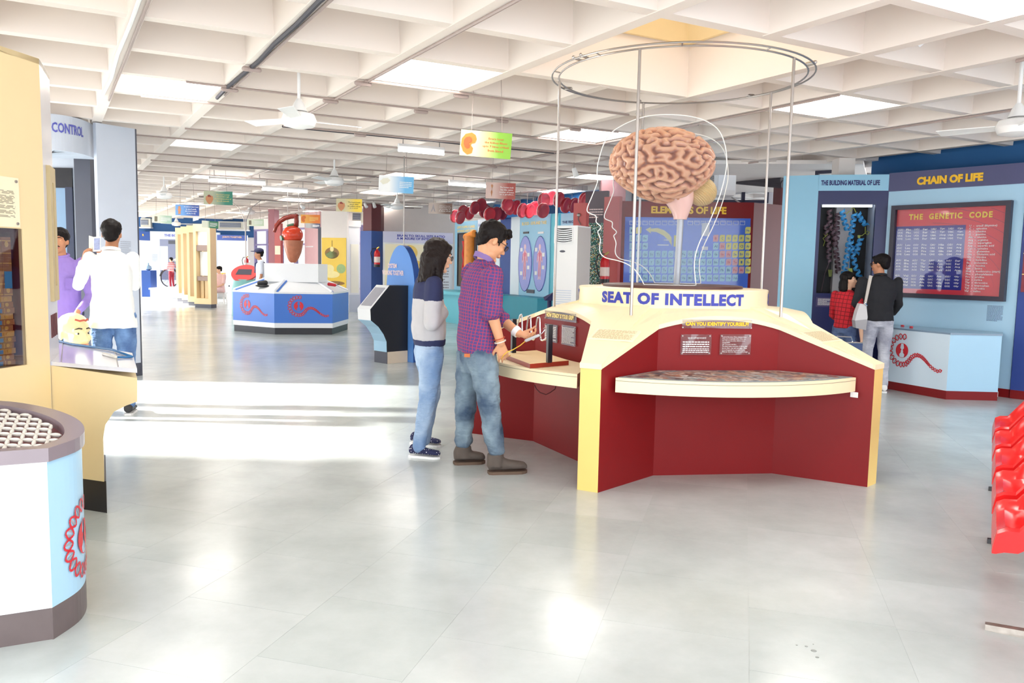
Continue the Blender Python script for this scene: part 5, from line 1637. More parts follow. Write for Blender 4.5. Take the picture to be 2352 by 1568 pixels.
for ps, c in ((0.3, (30, 120, 110)), (0.5, (60, 160, 140)), (0.62, (20, 60, 60)), (0.74, (150, 200, 180)), (0.8, (224, 184, 70))):
    e = rp.color_ramp.elements.new(ps); e.color = rgb(c)
nt.links.new(sepc.outputs[0], rp.inputs[0]); nt.links.new(rp.outputs[0], b.inputs['Base Color'])
part('mural_print', pmu.box(MB(), 0.06, pmu.L - 0.02, 0.9, pmu.uv(1365, 512)[1], 0, 0.006), mm, q)
a0, a1, b0, b1 = pmu.rect((1352, 478, 1386, 502))
part('board_text', fine_print(MB(), pmu, a0, min(a1, pmu.L - 0.01), b0, b1, 4, 0.006, 51), PKL, q)
prb_ = Pan(P(1317, 500, 12.6)[:2], P(1346, 500, 12.5)[:2])
q = thing('red_display_box', 'tall pale red display board with a round knob behind the air conditioner', 'board', prb_.pt(prb_.L / 2, 0))
part('board', prb_.box(MB(), 0, prb_.L, 0, prb_.uv(1330, 466)[1], -0.12, 0), PINKR, q)
kx, kz = prb_.uv(1331, 494)
part('knob', MB().ell(prb_.pt(kx, kz, 0.03), 0.03, 0.03, 0.03), STEEL, q, smooth=True)
part('stem', MB().tube([prb_.pt(kx, kz, 0.02), prb_.pt(kx - 0.01, kz - 0.07, 0.02), prb_.pt(kx + 0.03, kz - 0.15, 0.015)], 0.008, 6), PLINTH, q)
# columns
def column(name, lab, x0, x1, Y, m, z0=0, z1=2.995, dy=0.4):
    a, b = P(x0, 600, Y), P(x1, 600, Y)
    return single(name, MB().box(a.x, b.x, Y, Y + dy, z0, z1), m, lab, 'column')
column('column', 'maroon column behind the front of the brain model', 1377, 1432, 14.4, mat('mauve_maroon_column', (124, 84, 88), 0.6, var=0.05))
column('column', 'rust maroon column top showing above the light blue kiosk', 1786, 1850, 13.4, MAROOND)

# wall mounted cooler behind the brain
ca, cb = P(1640, 430, 13.2), P(1690, 430, 13.2)
q = thing('wall_cooler', 'white box cooler hung from the ceiling behind the brain model', 'cooler', (ca + cb) / 2)
z0, z1 = P(1660, 448, 13.2).z, P(1660, 394, 13.2).z
part('case', MB().box(ca.x, cb.x, 13.2, 13.7, z0, z1), WHITE, q)
part('front_cover', MB().box(ca.x + 0.06, cb.x - 0.02, 13.17, 13.2, z0 + 0.08, z1 - 0.03), WHITEL, q)
for k in range(12):
    zz = z0 + 0.1 + k * 0.022
    part('grille_slat', MB().box(ca.x - 0.012, ca.x, 13.22, 13.6, zz, zz + 0.012), PLUG, q)
part('hook', MB().tube([V(((ca.x + cb.x) / 2, 13.4, z1)), V(((ca.x + cb.x) / 2, 13.4, 2.98))], 0.012, 6), STEEL, q)
part('bracket', MB().tube([V((cb.x, 13.4, z0 - 0.02)), V((cb.x + 0.5, 13.9, z0 - 0.2))], 0.012, 6), STEEL, q)

# ================================================================== floor standing air conditioner
pac = Pan(P(1272, 600, 11.55)[:2], P(1325, 600, 11.35)[:2])
ac = thing('air_conditioner', 'white floor standing air conditioner tower behind the console', 'air conditioner', pac.pt(pac.L / 2, 0, -0.2))
hac = pac.uv(1275, 518)[1]
right_ = V((0.22, 0.38, 0))
fA, fB = pac.pt(0, 0), pac.pt(pac.L, 0)
part('cabinet', MB().prism([fA, fB, fB + right_, fA + right_], 0, hac), WHITE, ac)
part('side_cover', MB().prism([fB + V((0.002, -0.002, 0)), fB + right_ + V((0.004, -0.002, 0)), fB + right_, fB], 0.02, hac - 0.02), mat('warm_grey_side', (206, 198, 192), 0.45, var=0.03), ac)
a0, a1, b0, b1 = pac.rect((1276, 524, 1316, 557))
gr = part('outlet', pac.box(MB(), a0, a1, b0, b1, 0, 0.004), PLUG, ac, 'black outlet behind curved louvres')
for k in range(7):
    zz = b0 + (b1 - b0) * (k + 0.5) / 7
    pts = [pac.pt(a0 + (a1 - a0) * i / 8, zz - 0.018 * math.sin(PI * i / 8), 0.012) for i in range(9)]
    part('louvre', MB().tube(pts, 0.010, 6), WHITEL, gr)
part('outlet_frame', pac.frame(MB(), a0 - 0.01, a1 + 0.01, b0 - 0.01, b1 + 0.01, 0.012, 0, 0.02), WHITE, ac)
for k in range(9):
    zz = pac.uv(1295, 668 + 5.2 * k)[1]
    part('intake_slot', pac.box(MB(), a0, a1, zz, zz + 0.012, 0, 0.004), GREYP, ac)
c_, z_ = pac.uv(1292, 577)
mb = MB(); pac.ell(mb, c_, z_, 0.045, 0.016, 0, 0.004)
part('badge', mb, DGREY, ac)

# ================================================================== blood panels
pbl = Pan(P(1036, 560, 21.3)[:2], P(1300, 560, 16.35)[:2])
def bpan(name, lab, x0, x1, z0, z1, m, w=0.0, th=0.12):
    u0, u1 = pbl.uv(x0, 590, w)[0], pbl.uv(x1, 590, w)[0]
    t = thing(name, lab, 'panel', pbl.pt((u0 + u1) / 2, 0, w))
    part('board', pbl.box(MB(), u0, u1, z0, z1, w - th, w), m, t)
    return t, u0, u1
YB = mat('cream_yellow_lettering', (252, 226, 150), 0.5, var=0)
zb = 0.78
t, u0, u1 = bpan('supply_panel', 'teal panel with a dark window and an orange artery model', 1044, 1095, 0, 2.52, SKYB, 0.1)
for tx_, y0, y1 in (("LIFE'S SUPPLY LINES", 518, 524), ('ARTERIES AND VEINS', 527, 532.5)):
    a0, a1, b0, b1 = u0 + 0.15, u1 - 0.12, pbl.uv(1070, y1, 0.1)[1], pbl.uv(1070, y0, 0.1)[1]
    part('lettering', letter(MB(), pbl, tx_, a0, a1, b0, b1, 0.106, bold=0.03), YB, t)
a0, a1 = pbl.uv(1053, 590, 0.1)[0], u1 - 0.02
q = part('window', pbl.box(MB(), a0, a1, 0.9, pbl.uv(1070, 537, 0.1)[1], 0.1, 0.106), mat('dark_window_print', (94, 84, 84), 0.15, var=0.2, scale=2), t)
part('window_frame', pbl.frame(MB(), a0 - 0.03, a1 + 0.03, 0.87, pbl.uv(1070, 536, 0.1)[1] + 0.02, 0.035, 0.1, 0.125), BLACK, t)
u_ = pbl.uv(1083, 590, 0.1)[0]
mb = MB().tube([pbl.pt(u_, 1.05, 0.14), pbl.pt(u_, 2.15, 0.14)], 0.16, 12).tube([pbl.pt(u_ - 0.25, 2.12, 0.14), pbl.pt(u_ + 0.25, 2.2, 0.14)], 0.09, 10)
part('artery_model', mb, mat('orange_artery', (244, 146, 56), 0.4, var=0.2, scale=12), t, 'orange artery model', smooth='auto')
mb = MB().tube([pbl.pt(u_ - 0.12 + 0.03 * math.sin(k * 1.3), 1.1 + 0.07 * k, 0.27) for k in range(14)], 0.03, 6)
part('red_coil', mb, REDL, t)
t, u0, u1 = bpan('river_panel', 'pale blue white panel titled with blue lettering about blood', 1096, 1148, zb, 2.54, mat('ice_white_laminate', (226, 238, 246), 0.35, var=0.01), 0.1)
part('lettering', letter(MB(), pbl, 'BLOOD - THE RIVER OF LIFE', u0 + 0.06, u1 - 0.06, pbl.uv(1120, 518.5, 0.1)[1], pbl.uv(1120, 512.5, 0.1)[1], 0.106, bold=0.02), mat('steel_blue_lettering', (110, 130, 190), 0.5, var=0), t)
bpan('plain_blue_panel', 'plain deep blue panel between two blood panels', 1149, 1174, zb, 2.52, DBLUE, 0.1)
t, u0, u1 = bpan('give_and_take_panel', 'sky blue panel with two oval body pictures', 1173, 1262, zb, 2.52, SKYB, 0.12)
us_ = pbl.uv(1193, 590, 0.12)[0]
part('pale_strip', pbl.box(MB(), u0, us_, zb, 2.52, 0.12, 0.126), MATS['ice_white_laminate'], t)
part('lettering', letter(MB(), pbl, 'BLOOD - GIVE AND TAKE', pbl.uv(1198, 590, 0.12)[0], pbl.uv(1254, 590, 0.12)[0], pbl.uv(1226, 516, 0.12)[1], pbl.uv(1226, 508.5, 0.12)[1], 0.127, bold=0.03), YB, t)
OV = mat('oval_lilac', (142, 150, 222), 0.3, var=0.08, scale=2)
for xc, lab in ((1207.5, 'left'), (1241.5, 'right')):
    uc = pbl.uv(xc, 590, 0.12)[0]; ru = (pbl.uv(xc + 14.5, 590, 0.12)[0] - pbl.uv(xc - 14.5, 590, 0.12)[0]) / 2
    vt, vb = pbl.uv(xc, 543, 0.12)[1], pbl.uv(xc, 668, 0.12)[1]
    vc, rv = (vt + vb) / 2, (vt - vb) / 2
    mb = MB(); pbl.ell(mb, uc - 0.02, vc, ru + 0.015, rv + 0.015, 0.12, 0.13); part('oval_rim', mb, DBLUE, t)
    mb = MB(); pbl.ell(mb, uc, vc, ru, rv, 0.12, 0.14); ov = part('oval_picture', mb, OV, t)
    s = rv * 0.62
    def fq(x, y): return (uc + x * s, vc + 0.05 + y * s)
    body = [(0.05, 0.70), (0.14, 0.62), (0.25, 0.50), (0.33, 0.05), (0.30, -0.12), (0.22, 0.05), (0.18, 0.30), (0.15, -0.1), (0.17, -0.55), (0.13, -1.0), (0.20, -1.08), (0.04, -1.06), (0.03, -0.5), (0.0, -0.15)]
    body = body + [(-x, y) for x, y in reversed(body[:-1])]
    mb = MB(); pbl.poly(mb, [fq(x, y) for x, y in body], 0.14, 0.143); pbl.ell(mb, *fq(0, 0.86), 0.12 * s, 0.17 * s, 0.14, 0.143)
    part('body_print', mb, mat('pale_body_print', (246, 206, 216), 0.4, var=0), ov)
    mb = MB()
    for pts in ([(0, 0.65), (0.02, 0.3), (0.08, -0.2), (0.1, -0.9)], [(0, 0.65), (-0.02, 0.3), (-0.08, -0.2), (-0.1, -0.9)], [(0, 0.55), (0.2, 0.45), (0.27, 0.05)], [(0, 0.55), (-0.2, 0.45), (-0.27, 0.05)]):
        for p, r in zip(pts, pts[1:]):
            a, b = fq(*p), fq(*r)
            mb.quad(pbl.pt(a[0] - 0.012, a[1], 0.145), pbl.pt(a[0] + 0.012, a[1], 0.145), pbl.pt(b[0] + 0.012, b[1], 0.145), pbl.pt(b[0] - 0.012, b[1], 0.145))
    pbl.ell(mb, *fq(0, 0.4), 0.12 * s, 0.16 * s, 0.143, 0.1455, 14)
    part('vessels', mb, mat('vessel_pink', (222, 110, 140), 0.4, var=0), ov)
    mb = MB()
    for x, y in ((-0.42, 0.7), (0.42, 0.4), (0.42, -0.35), (-0.40, -0.7)):
        a = fq(x, y); pbl.box(mb, a[0] - 0.05, a[0] + 0.05, a[1] - 0.04, a[1] + 0.04, 0.14, 0.144)
    part('label_tags', mb, WHL, ov, kind='stuff')
    part('caption_tag', pbl.box(MB(), uc - 0.12, uc + 0.12, pbl.uv(xc, 536.5, 0.12)[1], pbl.uv(xc, 532, 0.12)[1], 0.12, 0.13), BLACK if lab == 'left' else WHL, t)
a0 = pbl.uv(1221, 590, 0.12)[0]
q = part('switch_plate', pbl.box(MB(), a0 - 0.16, a0 + 0.16, pbl.uv(1221, 673, 0.12)[1], pbl.uv(1221, 665, 0.12)[1], 0.12, 0.14), DGREY, t)
part('end_return', pbl.box(MB(), u1, u1 + 0.3, zb, 2.52, -0.3, 0.1), TEAL, t)
t, u0, u1 = bpan('right_type_panel', 'pale blue panel edge with blue lettering behind the air conditioner', 1286, 1330, zb, 2.50, LBLUE, 0.12)
part('lettering', letter(MB(), pbl, 'THE RIGHT TYPE', u0 + 0.06, u0 + 0.9, pbl.uv(1300, 513, 0.12)[1], pbl.uv(1300, 507, 0.12)[1], 0.127, bold=0.02), NAVYL, t)
# teal counters under them
ua, ub, uc = pbl.uv(1040, 700, 0.12)[0], pbl.uv(1203, 700, 0.12)[0], pbl.uv(1275, 700, 0.12)[0]
t = thing('teal_counter', 'long teal counter under the blood panels', 'counter', pbl.pt((ua + ub) / 2, 0, 0.5))
part('front_board', pbl.box(MB(), ua, ub - 0.5, 0, 0.70, 0.12, 0.75), TEAL, t)
part('top_board', pbl.box(MB(), ua, ub - 0.4, 0.70, 0.775, 0.12, 0.85), TEAL, t)
part('end_board', pbl.box(MB(), ub - 0.5, uc, 0, 0.775, 0.12, 0.55), TEALD, t)
t = thing('desk_screen', 'small dark blue tilted screen on the teal counter', 'screen', P(1262, 700, 15.2))
a, b = P(1248, 682, 15.2), P(1272, 670, 15.0)
part('case', MB().extr([a, P(1251, 690, 15.0), P(1272, 690, 15.0), b], V((0.05, 0.25, 0))), NAVY, t)
part('stand', MB().tube([P(1262, 690, 15.1), V((P(1262, 690, 15.1).x, 15.1, 0))], 0.04, 8), NAVY, t)

# red blood cell discs along the top of the wall
cells_ = [(88, 385, 0), (160, 405, 0), (195, 325, 0), (285, 345, 1), (352, 275, 0), (437, 238, 0), (487, 318, 0), (553, 360, 1), (635, 355, 0), (727, 340, 0), (785, 230, 0), (825, 275, 0), (905, 270, 1), (990, 310, 0), (1085, 315, 1), (1155, 285, 1), (1265, 310, 0), (1278, 168, 0), (1370, 140, 0), (1475, 165, 0), (1572, 240, 0), (1680, 245, 0), (1820, 172, 0)]
RC = [mat('blood_red', (184, 56, 70), 0.35, var=0.08), mat('bright_blood_red', (212, 52, 66), 0.35, var=0.08)]
ordw = ['first', 'second', 'third', 'fourth', 'fifth', 'sixth', 'seventh', 'eighth', 'ninth', 'tenth', 'eleventh', 'twelfth', 'thirteenth', 'fourteenth', 'fifteenth', 'sixteenth', 'seventeenth', 'eighteenth', 'nineteenth', 'twentieth', 'twenty first', 'twenty second', 'twenty third']
rnd = random.Random(4)
for i, (x, y, k) in enumerate(cells_):
    px, py = 1030 + x / 5.808, 430 + y / 5.808
    Y = 19.6 - 3.9 * (i / 22) + (0.36, -0.36, 0.0)[i % 3]
    c = P(px, py, Y)
    R = (15.2 + 3.4 * i / 22) * Y / FPX
    an = math.radians(-48 + rnd.uniform(-10, 10)); nrm_ = V((math.sin(-an) * 1.0, -math.cos(an), -0.25)).normalized()
    a = nrm_.cross(V((0, 0, 1))).normalized(); b = nrm_.cross(a)
    t = thing('blood_cell_disc', '%s red blood cell disc from the left in the garland above the panels' % ordw[i], 'disc', c - V((0, 0, R)), 'red blood cell discs')
    part('disc', MB().lathe([(R * 0.5, -0.02), (R * 0.94, -0.028), (R, 0.0), (R * 0.94, 0.028), (R * 0.80, 0.032), (R * 0.62, 0.012), (R * 0.06, 0.008)], c, 22, (a, b, nrm_)), RC[k], t, smooth='auto')
    part('back_plate', MB().lathe([(R * 0.94, -0.042), (R * 0.94, -0.03)], c, 18, (a, b, nrm_)), WHL, t)
    part('hanger', MB().tube([c - nrm_ * 0.07 + V((0, 0, R * 0.5)), V((c.x - nrm_.x * 0.07, c.y - nrm_.y * 0.07, 3.455))], 0.0035, 5), PIPE, t)

# ================================================================== fire extinguishers
def extinguisher(c, s, lab, wall=0.22):
    t = thing('fire_extinguisher', lab, 'fire extinguisher', c)
    part('cylinder', MB().lathe([(0.02 * s, 0.0), (0.08 * s, 0.0), (0.08 * s, 0.36 * s), (0.06 * s, 0.42 * s), (0.025 * s, 0.45 * s), (0.022 * s, 0.48 * s)], c, 18), mat('extinguisher_red', (206, 30, 40), 0.25, var=0.03), t, smooth='auto')
    part('foot_ring', MB().lathe([(0.083 * s, 0.0), (0.083 * s, 0.07 * s)], c, 18), PLUG, t)
    part('label_sheet', MB().lathe([(0.0815 * s, 0.12 * s), (0.0815 * s, 0.27 * s)], c, 18), mat('extinguisher_label', (236, 214, 206), 0.5, var=0.1, scale=20), t)
    part('valve', MB().cap(c + V((0, 0, 0.48 * s)), c + V((0.05 * s, -0.02 * s, 0.52 * s)), 0.025 * s, 0.018 * s, 8), mat('brass', (206, 170, 80), 0.3, 0.7), t)
    part('hose', MB().tube([c + V((-0.02, -0.02, 0.49 * s)), c + V((-0.12 * s, -0.05, 0.48 * s)), c + V((-0.16 * s, -0.06, 0.36 * s)), c + V((-0.13 * s, -0.06, 0.2 * s)), c + V((-0.09 * s, -0.05, 0.1 * s))], 0.012 * s, 8), PLUG, t, smooth=True)
    part('bracket', MB().box(c.x - 0.03, c.x + 0.03, c.y + 0.07 * s, c.y + 0.07 * s + wall, c.z + 0.3 * s, c.z + 0.36 * s), STEEL, t)
extinguisher(P(1388, 650, 12.45), 0.92, 'red fire extinguisher hung by the pale red panel', 0.14)

# ================================================================== blue and maroon pillar
pa_, pb_, pc_ = P(828, 600, 21.6), P(853, 600, 21.3), P(878, 600, 21.6)
bk = V((0, 0.6, 0))
t = thing('pillar', 'square pillar, blue below and maroon above, with a fire extinguisher', 'pillar', pb_)
t.location.z = 0; OFF[t.name] = V(t.location)
zz = P(850, 530, 21.4).z
part('blue_shaft', MB().prism([pa_, pb_, pc_, pc_ + bk, pa_ + bk], 0, zz), DBLUE, t)
pp2 = [P(834, 600, 21.65), P(853, 600, 21.4), P(875, 600, 21.65)]
part('maroon_shaft', MB().prism([pp2[0], pp2[1], pp2[2], pp2[2] + bk * 0.8, pp2[0] + bk * 0.8], zz, 2.995), MAROOND, t)
extinguisher(P(866, 613, 21.15), 1.0, 'red and white fire extinguisher hung on the blue pillar')

# ================================================================== panels in the middle distance
def board(name, lab, x0, x1, Y0_, Y1_, z0, z1, m, cat='panel', th=0.1):
    p = Pan(P(x0, 600, Y0_)[:2], P(x1, 600, Y1_)[:2])
    t = thing(name, lab, cat, p.pt(p.L / 2, z0))
    part('board', p.box(MB(), 0, p.L, z0, z1, -th, 0), m, t)
    return t, p
t, p = board('skull_panel', 'white panel with a lilac title strip about brain and skull size', 880, 1040, 21.2, 21.6, 0, 2.27, WHITE)
part('title_strip', p.box(MB(), 0, p.L, p.uv(950, 558)[1], 2.27, 0, 0.02), mat('lilac_strip', (212, 212, 236), 0.4, var=0.02), t)
for tx_, px in (('BRAIN TO SKULL SIZE RATIO', (912, 538, 1022, 543.5)), ('A MEASURE OF INTELLIGENCE', (911, 544.5, 1020, 550))):
    part('lettering', letter(MB(), p, tx_, *p.rect(px), 0.024, bold=0.03), BLUEL, t)
a0, a1, b0, b1 = p.rect((884, 560, 975, 690))
q = part('poster', p.box(MB(), a0, a1, b0, b1, 0, 0.015), mat('pale_yellow_poster', (250, 240, 206), 0.4, var=0.02), t)
mb = MB(); p.ell(mb, *p.uv(940, 580), 0.22, 0.2, 0.015, 0.02); p.ell(mb, *p.uv(958, 620), 0.2, 0.25, 0.015, 0.021)
part('brain_picture', mb, mat('orange_yellow_print', (244, 206, 110), 0.4, var=0.15, scale=10), q)
a0, a1, b0, b1 = p.rect((992, 560, 1036, 690))
q = part('poster', p.box(MB(), a0, a1, b0, b1, 0, 0.015), WHITEL, t)
part('poster_text', fine_print(MB(), p, a0 + 0.05, a1 - 0.05, b0 + 0.1, b1 - 0.1, 18, 0.018, 61), GREYPR, q)
t, p = board('orange_poster', 'tall yellow orange poster with green and brown organ pictures', 738, 797, 22.6, 22.4, 0, 2.85, OFFW)
a0, a1, b0, b1 = 0.02, p.L - 0.02, 0.55, p.uv(768, 546)[1]
q = part('poster_print', p.box(MB(), a0, a1, b0, b1, 0, 0.012), mat('orange_yellow_poster', (246, 204, 70), 0.35, var=0.12, scale=1.6), t)
def blob(par, mb_m, pts):
    for k_, (x, y, rx, ry) in enumerate(pts):
        mb = MB()
        u, v = p.uv(x, y); p.ell(mb, u, v, rx, ry, 0.012, 0.014 + 0.002 * k_, 20)
        part('organ_picture', mb, mb_m, par)
blob(q, mat('print_brown', (150, 110, 50), 0.4, var=0.2, scale=14), [(763, 581, 0.22, 0.16), (770, 650, 0.3, 0.06)])
blob(q, mat('print_green', (160, 186, 120), 0.4, var=0.2, scale=14), [(763, 585, 0.19, 0.10), (784, 617, 0.14, 0.13)])
blob(q, mat('print_cream', (250, 230, 160), 0.4, var=0.1, scale=14), [(757, 617, 0.15, 0.12), (762, 630, 0.25, 0.1), (763, 572, 0.06, 0.07)])
mb = MB(); u, v = p.uv(763, 552); p.box(mb, u - 0.008, u + 0.008, v - 0.25, v, 0.012, 0.016)
part('thin_pointer', mb, MATS['print_brown'], q)
part('dark_edge', p.box(MB(), -0.10, 0, 0, 2.4, -0.1, 0), DGREY, t)
t, p = board('white_display', 'white illuminated display case left of the blue pillar', 801, 826, 22.9, 23.1, 0, 2.45, WHITEL, 'display')
part('top_bin', p.box(MB(), -0.02, p.L * 1.05, 2.45, 2.62, -0.3, 0.05), WHITE, t)
part('inner_panel', p.box(MB(), 0.06, p.L - 0.04, 0.55, 1.95, 0, 0.012), mat('ivory_panel', (250, 248, 232), 0.3, var=0.02), t)
part('base', p.box(MB(), 0, p.L, 0, 0.5, 0, 0.03), GREYP, t)
t, p = board('pink_wall_panel', 'pale pink wall panel behind the heart model', 700, 734, 24.4, 23.4, 0, 2.9, PINK)
part('rule', p.box(MB(), 0.1, p.L * 0.6, 1.86, 1.89, 0, 0.01), WHL, t)
column('column', 'faded pink column left of the heart model', 617, 631, 24.5, mat('faded_pink_column', (190, 132, 142), 0.6, var=0.06), dy=0.5)
t, p = board('pink_board', 'faded red notice board beside the pink column', 631, 645, 24.0, 23.9, 0.0, 2.55, PINKR)
part('notice', p.box(MB(), 0.02, p.L - 0.01, 1.62, 1.88, 0, 0.01), mat('cream_notice', (248, 232, 206), 0.5), t)
# far wall exhibits
t, p = board('body_booth', 'far grey booth with a dark stage window behind the bicycle', 346, 505, 30.6, 30.6, 0, 2.46, GREYP, 'booth')
part('lettering', letter(MB(), p, 'THE BODY\'S', *p.rect((377, 537, 422, 543)), 0.006, bold=0.03), MATS['violet_lettering'], t)
a0, a1, b0, b1 = p.rect((367, 549, 470, 642))
part('stage_window', p.box(MB(), a0, a1, b0, b1, 0, 0.012), mat('slate_window', (126, 132, 160), 0.25, var=0.15, scale=1), t)
part('light_strip', p.box(MB(), *p.rect((368, 565, 386, 620)), 0.012, 0.02), mat('pale_strip', (214, 230, 240), 0.3), t)
part('dark_drape', p.box(MB(), *p.rect((387, 552, 466, 560)), 0.012, 0.02), DGREY, t)
part('side_note', fine_print(MB(), p, *p.rect((349, 583, 362, 600)), 8, 0.006, 71), MATS['pale_print'], t)
pl = thing('platform', 'pale grey platform under the bicycle', 'platform', P(420, 670, 29.5))
pl.location.z = 0; OFF[pl.name] = V(pl.location)
a, b = P(345, 680, 28.9), P(466, 680, 28.9)
part('base', MB().box(a.x, b.x, 28.9, 30.45, 0, 0.30), GREYP, pl)
part('top_board', MB().box(a.x - 0.03, b.x, 28.85, 30.45, 0.30, 0.36), WHITE, pl)
t, p = board('blue_stand', 'deep blue stand at the edge of the grey booth', 324, 345, 29.6, 29.6, 0, 0.98, DBLUE, 'stand', 0.5)
c = P(331, 620, 29.4)
fl2 = thing('glass_model', 'small grey blue model on the deep blue stand', 'model', c)
fl2.location.z = 0.98; OFF[fl2.name] = V(fl2.location); c = V((c.x, 29.75, 0.98))
part('bulb', MB().lathe([(0.05, 0), (0.12, 0.05), (0.1, 0.15), (0.03, 0.2), (0.03, 0.28)], c, 12), mat('grey_blue_model', (120, 150, 180), 0.3), fl2, smooth='auto')
t, p = board('blue_header', 'short blue header board with an orange letter at the far left', 320, 345, 31.0, 31.0, 2.12, 2.46, DBLUE, th=0.45)
part('lettering', letter(MB(), p, 'R', *p.rect((327, 537, 331, 542)), 0.006, bold=0.03), YEL, t)
t, p = board('joints_panel', 'far white panel with a blue title strip about joints', 500, 568, 30.2, 30.2, 0, 2.36, WHITEL)
part('title_strip', p.box(MB(), 0, p.L, p.uv(530, 552)[1], 2.36, 0, 0.02), mat('royal_strip', (80, 104, 186), 0.4), t)
part('lettering', letter(MB(), p, 'JOINTS TOGETHER', *p.rect((511, 542, 556, 547)), 0.024, bold=0.03), mat('peach_lettering', (250, 206, 170), 0.5, var=0), t)
part('box_shelf', p.box(MB(), p.L * 0.2, p.L * 0.3, 0.85, 0.93, 0, 0.3), YEL, t)
t, p = board('low_cabinet', 'pale grey low cabinet on the far right of the seated woman', 518, 535, 28.6, 28.2, 0, 1.0, GREYP, 'cabinet', 0.5)
part('knob', MB().ell(p.pt(p.L * 0.5, 0.5, 0.02), 0.03, 0.03, 0.03), DGREY, t)
def wall_ac(x0, y0, x1, y1, Y, lab):
    a, b, c2_ = P(x0, y1, Y), P(x1, y1, Y), P(x0, y0, Y)
    t = thing('wall_air_conditioner', lab, 'air conditioner', (a + b) / 2)
    part('case', MB().box(a.x, b.x, Y, Y + 0.5, a.z, c2_.z), mat('ivory_plastic', (226, 222, 208), 0.45), t)
    w_, h_ = b.x - a.x, c2_.z - a.z
    q = part('grille', MB().box(a.x + w_ * 0.06, b.x - w_ * 0.22, Y - 0.02, Y, a.z + h_ * 0.25, c2_.z - h_ * 0.15), DGREY, t)
    for k in range(6):
        zz = a.z + h_ * (0.28 + 0.095 * k)
        part('grille_slat', MB().box(a.x + w_ * 0.06, b.x - w_ * 0.22, Y - 0.03, Y - 0.02, zz, zz + h_ * 0.03), GREYP, q)
    part('tray', MB().box(a.x - 0.03, b.x + 0.03, Y - 0.06, Y + 0.4, a.z - 0.05, a.z), WHITE, t)
wall_ac(323, 501, 346, 521, 31.3, 'window air conditioner on the far blue band, leftmost one')
wall_ac(501, 508, 568, 526, 31.2, 'wide air conditioner on the far blue band behind the cream frames')
wall_ac(809, 486, 834, 511, 23.7, 'air conditioner high up beside the maroon pillar top')
# oval touch kiosk
c = P(566, 690, 20.5); c.z = 0
t = thing('oval_kiosk', 'teal kiosk with a red oval screen top behind the blue console', 'kiosk', c)
part('body', MB().lathe([(0.36, 0), (0.36, 0.7), (0.30, 0.95)], c, 24), mat('teal_kiosk', (120, 178, 176), 0.4, var=0.15, scale=3), t, smooth='auto')
tilt = math.radians(42)
ax = (V((1, 0, 0)), V((0, math.cos(tilt), math.sin(tilt))), V((0, -math.sin(tilt), math.cos(tilt))))
ce = c + V((-0.02, -0.05, 1.08))
ell = [ce + ax[0] * 0.33 * math.cos(2 * PI * k / 32) + ax[1] * 0.30 * math.sin(2 * PI * k / 32) for k in range(32)]
part('oval_top', MB().extr(ell, ax[2] * 0.05), mat('coral_red', (226, 92, 92), 0.35), t)
scr = [ce + ax[0] * x + ax[1] * y + ax[2] * 0.052 for x, y in ((-0.2, -0.08), (0.2, -0.08), (0.17, 0.12), (-0.17, 0.12))]
part('screen', MB().extr(scr, ax[2] * 0.006), DGREY, t)
a = c + V((-0.07, 0.2, 0.9)); top_ = V((a.x, a.y, 2.5))
part('rod', MB().tube([a, top_], 0.014, 8), STEEL, t)
for sg in (-1, 1):
    part('arched_wire', MB().tube([top_ + V((sg * 0.02, 0, -0.3)), top_ + V((sg * 0.04, 0, 0.0)), top_ + V((sg * 0.16, 0, 0.28)), top_ + V((sg * 0.42, 0, 0.48))], 0.010, 6), STEEL, t)
extinguisher(P(567, 619, 29.9), 0.95, 'small red fire extinguisher seen above the red oval screen')

# ================================================================== hanging boards
def grad(name, c0, c1, p0=0.3, p1=0.75):
    if name in MATS: return MATS[name]
    m = bpy.data.materials.new(name); m.use_nodes = True
    nt = m.node_tree; b = nt.nodes['Principled BSDF']; b.inputs['Roughness'].default_value = 0.4
    tc = nt.nodes.new('ShaderNodeTexCoord'); sx = nt.nodes.new('ShaderNodeSeparateXYZ'); rp = nt.nodes.new('ShaderNodeValToRGB')
    rp.color_ramp.elements[0].position = p0; rp.color_ramp.elements[0].color = rgb(c0)
    rp.color_ramp.elements[1].position = p1; rp.color_ramp.elements[1].color = rgb(c1)
    nt.links.new(tc.outputs['Generated'], sx.inputs[0]); nt.links.new(sx.outputs[0], rp.inputs[0]); nt.links.new(rp.outputs[0], b.inputs['Base Color'])
    MATS[name] = m
    return m
HEARTP = [(0.0, -0.5), (0.22, -0.3), (0.34, -0.02), (0.3, 0.22), (0.1, 0.3), (0.0, 0.22), (-0.14, 0.28), (-0.3, 0.2), (-0.34, -0.05), (-0.2, -0.32)]
KID = [(0.10, 0.5), (0.28, 0.40), (0.34, 0.22), (0.28, 0.05), (0.12, 0.0), (0.10, -0.08), (0.20, -0.2), (0.16, -0.42), (-0.05, -0.5), (-0.25, -0.36), (-0.36, -0.1), (-0.34, 0.2), (-0.18, 0.42)]
